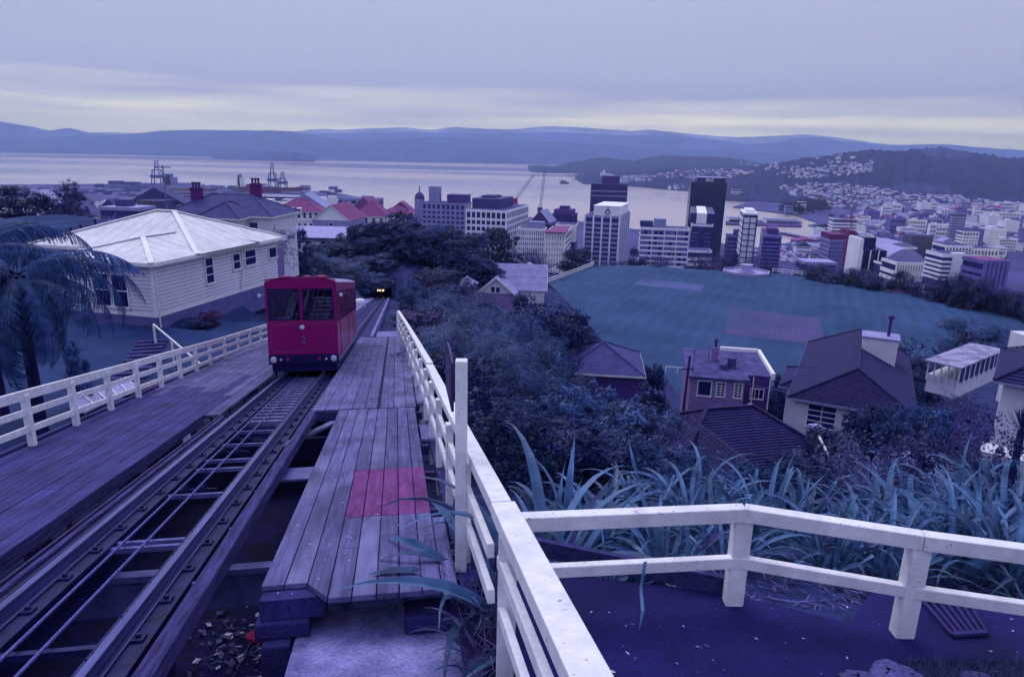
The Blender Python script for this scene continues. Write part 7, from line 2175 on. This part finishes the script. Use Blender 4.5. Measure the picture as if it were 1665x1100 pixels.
tower('banded_octagon_block', 'brown and white banded block with a brown crown right of the glass-grid tower', 1272, 385, 480, 1240, 1282, 18, floors=8, vis=2.7, bandh=1.4, skin='tower_pink', zb=-90, plant_=((.2, .75, .2, .8, 4.2, 'brick_dark'),))
tower('banded_octagon_block', 'banded block with a brown crown half hidden left of the glass-grid tower', 1212, 384, 520, 1184, None, 10, 16, floors=5, vis=2.9, bandh=1.5, skin='tower_pink', zb=-90, plant_=((.1, .6, .2, .8, 4.0, 'brick_dark'),))
rc, F, La, Lb, z1 = tower('scaffolded_block', 'half-built block in scaffolding under a bright red cover', 1397, 391, 430, 1349, None, 6, 18, floors=8, vis=2.6, bandh=.8, skin='tower_grey', glass='tower_pink', fins=9, finw=.25, zb=-80, plant_=((.0, 1.0, .0, 1.0, 3.4, 'red_paint'),))
m = MB(F)
for k in range(8):
    x0, x1 = La*.02 + La*.42*k/8, La*.02 + La*.42*(k+1)/8; hh = 3.4 + 2.6*math.sin(math.pi*(k+.5)/8)
    m.bx(x0, x1, .5, Lb-.5, z1+3.3, z1+hh)
m.build('cover_hump', 'red_paint', rc)
bf, F, La, Lb, z1 = tower('black_finned_tower', 'black tower with four white fins beyond the field hedge', 1444, 408, 340, 1402, None, 6, 16, floors=1, vis=30, bandh=.5, skin='tower_black', glass='tower_black', fins=4, finw=.45, finskin='tower_white', zb=-75, parapet=.6, plant_=((.42, .98, .2, .8, 6.0, 'tower_black'),))
for k in range(10):
    m = MB(F); m.bx(.2, La-.2, .1, .3, z1-3.0*k-3.2, z1-3.0*k-2.9); m.build('transom', 'tower_black', bf)
m = MB(F); m.bx(La+.02, La+1.6, -.5, Lb, z1-40, z1+5.6); m.build('stair_wall', 'tower_white', bf)
tower('windowed_white_block', 'long white block with small square windows below the hedge', 1530, 428, 300, 1458, None, 2, 14, floors=5, vis=3.0, bandh=1.7, fins=17, finw=.6, zb=-70, skin='tower_cream')
zg, F, La, Lb, z1 = tower('ziggurat_block', 'white block with dark window bands either side of a plain white pier', 1592, 414, 270, 1534, None, 0, 12, floors=6, vis=1.75, bandh=.9, zb=-65, skin='tower_white')
m = MB(F); m.bx(La*.40, La*.72, -.5, 2, z1-20, z1+.5); m.build('pier', 'tower_white', zg)
tower('pink_brick_block', 'pinkish brick block near the picture edge behind the hedge', 1643, 424, 250, 1602, None, -4, 12, floors=4, vis=2.6, bandh=1.5, fins=6, finw=1.2, zb=-60, skin='tower_pink', roof='roof_red')
tower('white_windowed_block', 'white block with a row of dark windows behind the ziggurat block', 1582, 400, 420, 1538, None, 4, 16, floors=3, vis=3.2, bandh=1.9, fins=9, finw=.7, zb=-90)
tower('white_windowed_block', 'second white block with small windows right of the first', 1625, 405, 420, 1584, None, 4, 16, floors=3, vis=3.0, bandh=1.8, fins=8, finw=.7, zb=-90, skin='tower_cream')
tower('long_shed', 'long low building with a pale roof below the fountain rail', 1362, 427, 330, 1308, None, 2, 12, floors=2, vis=3.2, bandh=2.6, zb=-72, skin='tower_grey', roof='roof_pale', cat='shed')
tower('dark_glass_block', 'low dark glass building with a white roof edge beside the black finned tower', 1462, 430, 320, 1440, None, 2, 12, floors=1, vis=6, bandh=.5, parapet=.5, zb=-72, skin='tower_white', cat='building')
hl, F, La, Lb, z1 = tower('arched_hall', 'grey hall with a low arched roof behind the black finned tower', 1500, 418, 400, 1445, None, 4, 26, floors=1, vis=8, bandh=7, skin='tower_grey', zb=-90, cat='hall')
m = MB(F); m.prism([(La*k/12, -.1, z1 + 4.6*math.sin(math.pi*k/12)) for k in range(13)], (0, Lb, 0)); m.build('arched_roof', 'roof_pale', hl)
hl, F, La, Lb, z1 = tower('domed_hall', 'wide pale vaulted roof beyond the arched hall', 1492, 402, 520, 1438, None, 4, 30, floors=1, vis=6, bandh=5, skin='tower_white', zb=-100, cat='hall')
m = MB(F); m.prism([(La*k/12, -.1, z1 + 3.2*math.sin(math.pi*k/12)) for k in range(13)], (0, Lb, 0)); m.build('vaulted_roof', 'roof_pale', hl)
tower('grey_high_rise', 'plain grey high-rise standing over the flat city', 1573, 347, 950, 1550, 1578, 8, floors=16, vis=3.6, bandh=2.2, skin='tower_grey')
tower('white_slab', 'small white slab block on the flat in front of the grey high-rise', 1593, 377, 780, 1567, None, 6, 16, floors=5, vis=3.4, bandh=2.0, fins=6, finw=1.0, skin='tower_cream')
tower('dark_office_block', 'dark blue office block on the flat beyond the vaulted roof', 1519, 384, 700, 1483, None, 6, 20, floors=4, vis=3.6, bandh=1.2, skin='tower_black', glass='tower_black')
tower('white_office_block', 'white office block under the red jib crane', 1395, 356, 850, 1355, None, 8, 18, floors=5, vis=3.8, bandh=2.2, skin='tower_white')
tower('harbour_flats', 'tall white block of flats beside the wooded knoll', 1312, 328, 1500, 1299, None, 8, 16, floors=9, vis=4.2, bandh=2.4, skin='tower_white', cat='apartment block')
tower('harbour_flats', 'short round-topped pale block left of the knoll flats', 1290, 335, 1450, 1278, None, 8, 16, floors=4, vis=3.6, bandh=2.0, skin='tower_grey', cat='apartment block')
BAYF = [(1191, 308, 1206, 'highest white bayside flats beside the black tower'), (1207, 313, 1219, 'second white bayside flats from the black tower'), (1229, 318, 1241, 'white bayside flats by the small wharf pavilion'), (1241, 313, 1254, 'white bayside flats right of the pavilion'), (1254, 316, 1262, 'narrow white bayside flats farthest from the black tower')]
for a, y, b, lb in BAYF:
    tower('bayside_flats', lb, b, y, 2050, a, None, 8, 20, floors=10, vis=4.5, bandh=2.6, skin='tower_cream', cat='apartment block', group='bayside flats')
tower('pale_port_building', 'long pale port building with dark window bands behind the white house', 340, 305, 700, 255, None, 2, 18, floors=6, vis=3.0, bandh=1.7, zb=-100, skin='tower_grey', cat='building')
tower('black_glass_building', 'dark building with paired white windows beyond the white house roof', 265, 327, 380, 222, None, 4, 14, floors=3, vis=4, bandh=1.8, zb=-75, skin='tower_black', cat='building')
tower('flat_grey_block', 'low grey block with a white roof edge and a dark tank', 224, 338, 300, 160, None, 3, 14, floors=2, vis=4, bandh=3, zb=-60, skin='tower_grey', roof='roof_pale', cat='building', plant_=((.4, .72, .3, .7, 3.0, 'roof_grey'),))
tower('white_roofed_shed', 'long white-roofed port shed below the red ship', 482, 319, 900, 398, None, 1, 26, floors=1, vis=7, bandh=6, zb=LAND, skin='tower_cream', roof='roof_pale', cat='shed')
tower('white_roofed_shed', 'white-roofed shed between the two brick chimneys', 420, 318, 640, 345, None, 1, 20, floors=1, vis=7, bandh=6, zb=-100, skin='tower_cream', roof='roof_pale', cat='shed')

# cranes over the city
def lattice(mb, a, b, w, n, r=.14):
    a, b = Vector(a), Vector(b); d = (b-a).normalized(); s = d.cross(Vector((0, 1, .01))).normalized()*w/2; t = d.cross(s).normalized()*w/2
    cs = [s+t, s-t, -s-t, -s+t]
    for q in cs: mb.beam(a+q, b+q, r*2, r*2)
    for k in range(n):
        p, q = a.lerp(b, k/n), a.lerp(b, (k+1)/n)
        for i in range(4): mb.beam(p+cs[i], q+cs[(i+1) % 4], r, r)
def crane(name, label, pbase, ptop, Y, m_, w=1.8, cab=True, jib=None, n=14):
    a, b = at(*pbase, Y), at(*ptop, Y)
    root = empty(name, a, label=label, cat='crane')
    m = MB(); lattice(m, a, b, w, n); m.build('jib' if not jib else 'mast', m_, root)
    if cab:
        m = MB(); m.box(a + Vector((0, 0, -1)), 2.2, 2.2, 2.6); m.build('cab', m_, root)
        m = MB(); lattice(m, a - Vector((0, 0, 3)), a - Vector((0, 0, 26)), w*1.2, 6); m.build('tower', m_, root)
    if jib:
        for q0, q1 in jib:
            m = MB(); lattice(m, at(*q0, Y), at(*q1, Y), w*.8, 8); m.build('jib', m_, root)
    return root
crane('luffing_crane', 'pale red raking crane jib behind the white office block', (838, 325), (868, 284), 640, 'crane_red', 1.7)
crane('luffing_crane', 'dark upright crane jib beside the barn-roofed hall', (878, 340), (886, 278), 600, 'crane_blue', 1.7)
crane('tower_crane', 'bright red tower crane in front of the scaffolded block', (1371, 433), (1376, 388), 418, 'crane_red', 1.2, False, n=16)
crane('jib_crane', 'red crane with a level jib over the white office block', (1384, 372), (1385, 340), 840, 'crane_red', 1.6, False, jib=(((1370, 357), (1407, 349)),))
# container cranes
def port_crane(label, px_, yb, yt, Y, wpx, boom_up=True):
    z0 = at(px_, yb, Y); zt = ray(px_, yt).z*Y; root = empty('container_crane', z0, label=label, cat='crane', group='container cranes')
    H_ = zt - z0.z; w = wpx/FPX*Y
    m = MB()
    for sx in (-1, 1):
        for sy in (-8, 8): m.beam((z0.x+sx*w/2, z0.y+sy, z0.z), (z0.x+sx*w*.3, z0.y+sy*.7, z0.z+H_*.62), 2.0, 2.0, up=(0, 1, 0))
    for hh, k in ((.28, .45), (.60, .32)):
        m.beam((z0.x-w*k, z0.y-7, z0.z+H_*hh), (z0.x+w*k, z0.y-7, z0.z+H_*hh), 1.8, 1.8); m.beam((z0.x-w*k, z0.y+7, z0.z+H_*hh), (z0.x+w*k, z0.y+7, z0.z+H_*hh), 1.8, 1.8)
    m.build('portal_frame', 'crane_blue', root)
    m = MB(); m.box((z0.x, z0.y, z0.z+H_*.34), w*.55, 9, 3.0); m.build('machine_house', 'crane_blue', root)
    m = MB()
    for sx in (-1, 1): m.beam((z0.x+sx*w*.22, z0.y, z0.z+H_*.6), (z0.x+sx*w*.12 + w*.1, z0.y, zt), 1.7, 1.7, up=(0, 1, 0))
    for k in range(4): m.beam((z0.x-w*.12, z0.y, z0.z+H_*(.68+.09*k)), (z0.x+w*.24, z0.y, z0.z+H_*(.68+.09*k)), 1.2, 1.2)
    m.build('raised_boom', 'crane_blue', root)
port_crane('container crane standing alone by the grey ship', 257, 300, 260, 1800, 16)
port_crane('taller container crane of the pair over the red ship', 444, 306, 265, 1750, 12)
port_crane('shorter container crane of the pair over the red ship', 460, 306, 279, 1750, 12)
def ship(label, x0, x1, yw, yd, Y, hull, houses, name='cargo_ship'):
    a, b = at(x0, yw, Y), at(x1, yw, Y); zt = ray(x0, yd).z*Y; z0 = SEA - 1
    root = empty(name, ((a.x+b.x)/2, Y, SEA), label=label, cat='ship')
    L = b.x - a.x; n = 16; mb = MB(); pts = []
    for k in range(n+1):
        t = k/n; w = 13*min(1, (t*6)**.6 if t < .17 else 1)*min(1, ((1-t)*4)**.6 if t > .75 else 1)
        pts.append((a.x + L*t, w, 2.5*max(0, (t-.82)/.18)))
    for (x_, w, s1), (x2_, w2, s2) in zip(pts[:-1], pts[1:]):
        mb.quad((x_, Y-w*.8, z0), (x2_, Y-w2*.8, z0), (x2_, Y-w2, zt+s2), (x_, Y-w, zt+s1)); mb.quad((x_, Y+w*.8, z0), (x2_, Y+w2*.8, z0), (x2_, Y+w2, zt+s2), (x_, Y+w, zt+s1))
        mb.quad((x_, Y-w, zt+s1), (x2_, Y-w2, zt+s2), (x2_, Y+w2, zt+s2), (x_, Y+w, zt+s1))
    mb.build('hull', hull, root)
    for t0, t1, h_, m_, nm in houses:
        m = MB(); m.bx(a.x+L*t0, a.x+L*t1, Y-9, Y+9, zt-.5, zt+h_); m.build(nm, m_, root)
ship('long red-hulled cargo ship under the pair of container cranes', 385, 492, 309, 303, 1790, 'ship_red', ((.02, .10, 22, 'tower_white', 'bridge'), (.045, .075, 30, 'crane_red', 'funnel'), (.16, .3, 6, 'ship_red', 'cargo'), (.35, .6, 3, 'tower_grey', 'cargo')))
ship('grey container ship with a high white bridge beside the lone crane', 170, 338, 304, 299, 1850, 'ship_grey', ((.58, .70, 22, 'tower_grey', 'bridge'), (.61, .66, 30, 'crane_blue', 'funnel'), (.06, .18, 9, 'crane_blue', 'cargo'), (.2, .34, 7, 'tower_brown', 'cargo'), (.36, .55, 5, 'ship_grey', 'cargo'), (.72, .92, 8, 'tower_grey', 'cargo')))
ship('small white ferry moored by the bay flats', 1195, 1212, 331, 329, 2000, 'tower_white', ((.2, .8, 6, 'tower_white', 'cabin'),), name='ferry')
# wharf across the inner harbour
wv = empty('wharf', atz(1240, 368, SEA), label='long dark wharf carrying white sheds across the inner harbour', cat='wharf')
q0, q1 = atz(1180, 366, SEA), atz(1303, 370, SEA); q2, q3 = atz(1303, 362, SEA), atz(1180, 358, SEA)
m = MB().prism([Vector((q.x, q.y, SEA-2)) for q in (q0, q1, q2, q3)], (0, 0, 4.5)); m.build('deck', 'tower_brown', wv)
for a, b in ((0.02, .22), (.5, .93)):
    m = MB(); c_ = q0.lerp(q1, (a+b)/2).lerp(q3.lerp(q2, (a+b)/2), .5); m.box((c_.x, c_.y, SEA+6.2), (q1.x-q0.x)*(b-a)/2, 10, 3.6); sh = m.build('shed', 'tower_white', wv)
    m = MB(); m.box((c_.x, c_.y, SEA+10.2), (q1.x-q0.x)*(b-a)/2+1, 11, .35); m.build('shed_roof', 'roof_pale', sh)
    for k in range(8):
        m = MB(); m.box((c_.x + (q1.x-q0.x)*(b-a)*(k-3.5)/8, c_.y-10.1, SEA+5.0), 3.2, .1, 2.0); m.build('door', 'roof_grey', sh)
q0, q1 = atz(1272, 381, SEA), atz(1325, 392, SEA)
m = MB(); m.beam((q0.x, q0.y, SEA+1.2), (q1.x, q1.y, SEA+1.2), 9, 4); m.build('breakwater_pier', 'tower_brown', None, origin=q0, label='narrow dark pier in the inner basin', cat='pier')

# ------------------------------------------------------------------ small buildings of the flat and houses on the hills
def unit_building(seed, bands=3, gable=False):
    r = random.Random(seed); m = MB()
    m.cur = 0; m.bx(-.5, .5, -.5, .5, 0, 1)
    if gable:
        m.cur = 1; m.prism([(-.54, -.55, .98), (.54, -.55, .98), (0, -.55, 1.55)], (0, 1.1, 0))
    else:
        m.cur = 1; m.bx(-.46, .46, -.46, .46, 1.0, 1.01); m.cur = 0; m.bx(-.5, .5, -.515, -.495, 1.0, 1.05); m.bx(-.5, .5, .495, .515, 1.0, 1.05); m.bx(-.515, -.495, -.5, .5, 1.0, 1.05); m.bx(.495, .515, -.5, .5, 1.0, 1.05)
        m.cur = 0; x = r.uniform(-.25, .2); m.bx(x-.13, x+.13, -.15, .15, 1.01, 1.16)
    m.cur = 2
    for k in range(bands):
        z = (k+.35)/bands
        for j in range(6):
            x = -.45 + j*.152; m.bx(x, x+.10, -.505, -.49, z, z+.42/bands)
            m.bx(.49, .505, x, x+.10, z, z+.42/bands)
    return m.mesh('small_building', ['tower_white', 'roof_flat', 'window_dark'])
UB = [unit_building(1, 2), unit_building(2, 3), unit_building(3, 4), unit_building(4, 1, True), unit_building(5, 2, True)]
WALLS = ['tower_white', 'tower_cream', 'tower_grey', 'tower_pink', 'tower_white', 'tower_cream']
ROOFS = ['roof_flat', 'roof_pale', 'roof_grey', 'roof_red', 'roof_pale']
WN = {'tower_white': 'white', 'tower_cream': 'cream', 'tower_grey': 'grey', 'tower_pink': 'mauve'}
RN = {'roof_flat': 'dark', 'roof_pale': 'pale', 'roof_grey': 'blue-grey', 'roof_red': 'red'}
def small(name, loc, sx, sy, sz, rz, v, label, cat, group, r):
    wm_, rm_ = r.choice(WALLS), r.choice(ROOFS)
    label = label.replace('{w}', WN[wm_]).replace('{r}', ('gabled ' if v in (3, 4) else 'flat ') + RN[rm_])
    o = obj(name, UB[v], None, Matrix.Translation(loc) @ Matrix.Rotation(rz, 4, 'Z') @ Matrix.Diagonal((sx, sy, sz, 1)), label=label, cat=cat, group=group)
    for i, q in enumerate((wm_, rm_)):
        o.material_slots[i].link = 'OBJECT'; o.material_slots[i].material = MATS[q]
    return o
r_ = random.Random(21)
FLAT = [(1343, 372), (1362, 366), (1400, 352), (1460, 346), (1540, 345), (1665, 342), (1720, 350), (1720, 425), (1600, 420), (1520, 418), (1430, 420), (1330, 424), (1285, 412), (1300, 396)]
n = 0; tries = 0; pts_ = []
while n < 230 and tries < 9000:
    tries += 1
    px_, py_ = r_.uniform(1285, 1720), 342 + 82*r_.random()**1.5
    if not inside(px_, py_, FLAT): continue
    p = atz(px_, py_, LAND)
    if any(abs(p.x-q[0]) < (q[2]+9) and abs(p.y-q[1]) < (q[2]+9)*1.6 for q in pts_): continue
    s_ = r_.uniform(9, 24); tall = r_.random()
    h_ = r_.uniform(5, 11) if tall < .72 else r_.uniform(12, 26)
    pts_.append((p.x, p.y, s_*.5))
    v = r_.choice((0, 1, 3, 3, 4)) if h_ < 12 else r_.choice((1, 2, 2))
    small('city_building', (p.x, p.y, LAND-.1), s_*r_.uniform(.9, 1.9), s_, h_, R(-8 + r_.choice((0, 0, 90)) + r_.uniform(-6, 6)), v,
          ('low {w} building with {r} roof on the flat beyond ' if h_ < 12 else 'taller {w} block with {r} roof rising beyond ') + near(px_), 'building', 'low buildings on the city flat' if h_ < 12 else 'taller blocks on the city flat', r_)
    n += 1
def on_hills(px_, py_, names):
    d = ray(px_, py_).normalized(); best = None
    for k in names:
        h = HILLS[k][1].ray_cast(Vector((0, 0, 0)), d)
        if h[0] and (best is None or h[3] < best[1]): best = (h[0], h[3])
    return best[0] if best else None
REG = [ # polygon, how many, hill names, size, label, group
    ([(1235, 268), (1300, 258), (1370, 246), (1400, 250), (1390, 268), (1330, 274), (1250, 278)], 34, ('town_belt_hill',), 15, '{w} house with {r} roof strung along the wooded ridge above the bay', 'houses on the ridge'),
    ([(1250, 282), (1420, 262), (1420, 280), (1330, 290), (1280, 288)], 16, ('town_belt_hill',), 15, 'scattered {w} house with {r} roof on the wooded slope', 'houses scattered on the slope'),
    ([(1262, 304), (1330, 298), (1430, 305), (1470, 316), (1560, 318), (1600, 326), (1665, 332), (1665, 346), (1540, 346), (1400, 346), (1330, 342), (1300, 322)], 150, ('town_belt_hill',), 14, '{w} house, {r} roof, at the hill foot', 'houses at the foot of the hill'),
    ([(1060, 288), (1090, 279), (1130, 276), (1200, 276), (1225, 280), (1180, 292), (1110, 292)], 62, ('bay_hill', 'town_belt_hill'), 19, '{w} house, {r} roof, on the bay hill', 'houses on the bay hill'),
    ([(1005, 289), (1060, 284), (1060, 294), (1010, 296)], 18, ('bay_hill',), 18, '{w} house with {r} roof beside the white monastery', 'houses by the monastery'),
    ([(1055, 316), (1120, 314), (1125, 322), (1060, 319)], 14, ('bay_hill',), 18, '{w} house with {r} roof on the shore of the bay', 'houses on the bay shore'),
    ([(1085, 303), (1110, 301), (1112, 308), (1088, 309)], 5, ('bay_hill',), 18, '{w} house with {r} roof half way up the bay hill', 'houses half way up the bay hill'),
    ([(1185, 262), (1235, 262), (1235, 270), (1190, 268)], 9, ('headland', 'bay_hill'), 26, 'far {w} house with {r} roof on the headland', 'houses on the far headland'),
]
r_ = random.Random(4)
for poly, cnt, hn, size, lb, gp in REG:
    xs = [p[0] for p in poly]; ys = [p[1] for p in poly]; k = 0; tr = 0
    while k < cnt and tr < cnt*40:
        tr += 1
        a, b = r_.uniform(min(xs), max(xs)), r_.uniform(min(ys), max(ys))
        if not inside(a, b, poly): continue
        p = on_hills(a, b, hn)
        if p is None: continue
        s_ = size*r_.uniform(.55, .95)
        small('hillside_house', p - Vector((0, 0, 2.5)), s_, s_*r_.uniform(.6, .9), s_*.62, r_.uniform(-.6, .6) + r_.choice((0, 1.57)), r_.choice((3, 4, 3, 4, 0)), lb + (', beyond ' + near(a) if cnt > 60 else ''), 'house', gp, r_)
        k += 1
p = on_hills(985, 290, ('bay_hill',)) or at(985, 290, 3000)
mo = empty('monastery', p, label='large white monastery on the point of the bay hill above the brown tower', cat='monastery')
for dx, w, h_ in ((-14, 20, 26), (10, 26, 20), (30, 16, 16)):
    m = MB(); m.bx(p.x+dx-w/2, p.x+dx+w/2, p.y-8, p.y+8, p.z-8, p.z+h_); m.build('wing', 'tower_white', mo)
m = MB(); m.lathe((p.x-10, p.y, p.z+26), [(5, 0), (5, 6), (3, 9), (0, 11)], 8); m.build('cupola', 'tower_white', mo)
# trees on the knoll and between buildings
for k in range(46):
    a, b = r_.uniform(1262, 1345), r_.uniform(325, 345)
    if b < 352 - (a-1240)*.34 or b < 318 + abs(a-1290)*.25: continue
    p = atz(a, b+4, LAND); plant('tree', 'dark tree on the wooded knoll beside the inner harbour', 'tree', p, r_.uniform(16, 24), r_.uniform(18, 26), 'dense', 'leaf_dark', None, 'trees on the harbour knoll')
for k in range(60):
    a, b = r_.uniform(1350, 1700), r_.uniform(346, 400)
    p = atz(a, b, LAND); plant('tree', 'dark street tree on the flat beyond ' + near(a), 'tree', p, r_.uniform(7, 12), r_.uniform(9, 16), 'dense', r_.choice(('leaf_dark', 'leaf_mid')), None, 'street trees on the flat')
# containers, sheds and yards of the port
for k in range(70):
    a, b = r_.uniform(0, 560), r_.uniform(303, 322)
    if b > 316 and a > 520: continue
    p = atz(a, b, LAND); o = small('container_stack', (p.x, p.y, LAND-.1), r_.uniform(12, 40), r_.uniform(10, 20), r_.uniform(3, 9), r_.uniform(-.1, .1), 0, 'low stack of containers on the port terminal, ' + ('by the lone crane' if a < 330 else 'by the red ship' if a < 470 else 'at the tip of the quay'), 'containers', 'container stacks on the terminal', r_)
    o.material_slots[0].material = MATS[r_.choice(('tower_grey', 'tower_pink', 'crane_blue', 'quay', 'quay', 'tower_grey', 'brick_dark'))]
for k in range(36):
    a, b = r_.uniform(-20, 660), r_.uniform(322, 350)
    p = at(a, b, r_.uniform(380, 640)); small('port_building', (p.x, p.y, p.z-16), r_.uniform(16, 36), r_.uniform(12, 20), 16, r_.uniform(-.1, .1), r_.choice((0, 1, 3)), '{w} low building with {r} roof between the houses and the port', 'building', 'buildings below the port', r_)

# the many houses and roofs too small to tell apart
def specks(name, label, n, sampler, lo, hi, seed):
    r = random.Random(seed); m = MB()
    k = 0; tr = 0
    while k < n and tr < n*12:
        tr += 1
        p = sampler(r)
        if p is None: continue
        w, d, h = r.uniform(lo, hi), r.uniform(lo, hi)*.8, r.uniform(.35, .6)*lo; a = r.uniform(0, 3.14)
        ux, uy = Vector((math.cos(a), math.sin(a), 0))*w/2, Vector((-math.sin(a), math.cos(a), 0))*d/2
        m.cur = r.choice((0, 0, 1, 1, 2)); m.box(p + Vector((0, 0, h*.3)), ux, uy, (0, 0, h))
        m.cur = r.choice((3, 4, 5, 5)); z = Vector((0, 0, h*1.3)); t = Vector((0, 0, h*1.9))
        a_, b_, c_, d_ = p-ux*1.06-uy*1.06+z, p+ux*1.06-uy*1.06+z, p+ux*1.06+uy*1.06+z, p-ux*1.06+uy*1.06+z
        e, f = p-ux*1.06+t, p+ux*1.06+t
        m.quad(a_, b_, f, e); m.quad(c_, d_, e, f); m.quad(a_, e, d_); m.quad(b_, c_, f)
        k += 1
    m.build(name, ['tower_white', 'tower_cream', 'tower_grey', 'roof_red', 'roof_grey', 'roof_pale'], kind='stuff', label=label, cat='houses')
def hill_sampler(polys, names):
    def f(r):
        poly = r.choice(polys); xs = [q[0] for q in poly]; ys = [q[1] for q in poly]
        a, b = r.uniform(min(xs), max(xs)), r.uniform(min(ys), max(ys))
        return on_hills(a, b, names) if inside(a, b, poly) else None
    return f
specks('distant_suburb', 'mass of tiny houses climbing the foot of the hill', 620, hill_sampler([REG[2][0], REG[2][0], REG[2][0], REG[1][0]], ('town_belt_hill',)), 6, 12, 31)
specks('distant_bay_suburb', 'mass of tiny houses on the bay hill', 150, hill_sampler([REG[3][0], REG[4][0]], ('bay_hill', 'town_belt_hill')), 9, 15, 32)
def flat_sampler(r):
    a, b = r.uniform(1285, 1720), 342 + 60*r.random()**1.3
    if not inside(a, b, FLAT): return None
    return atz(a, b, LAND)
specks('distant_roofs', 'mass of small roofs filling the city flat', 620, flat_sampler, 6, 13, 33)

QP = [(1190, 404), (1236, 405), (1300, 396), (1345, 384), (1345, 425), (1300, 430), (1200, 425)]
def quay_sampler(r):
    a, b = r.uniform(1190, 1345), r.uniform(384, 430)
    return atz(a, b, LAND) if inside(a, b, QP) else None
specks('quayside_sheds', 'low sheds and yards between the field and the inner basin', 110, quay_sampler, 5, 11, 34)
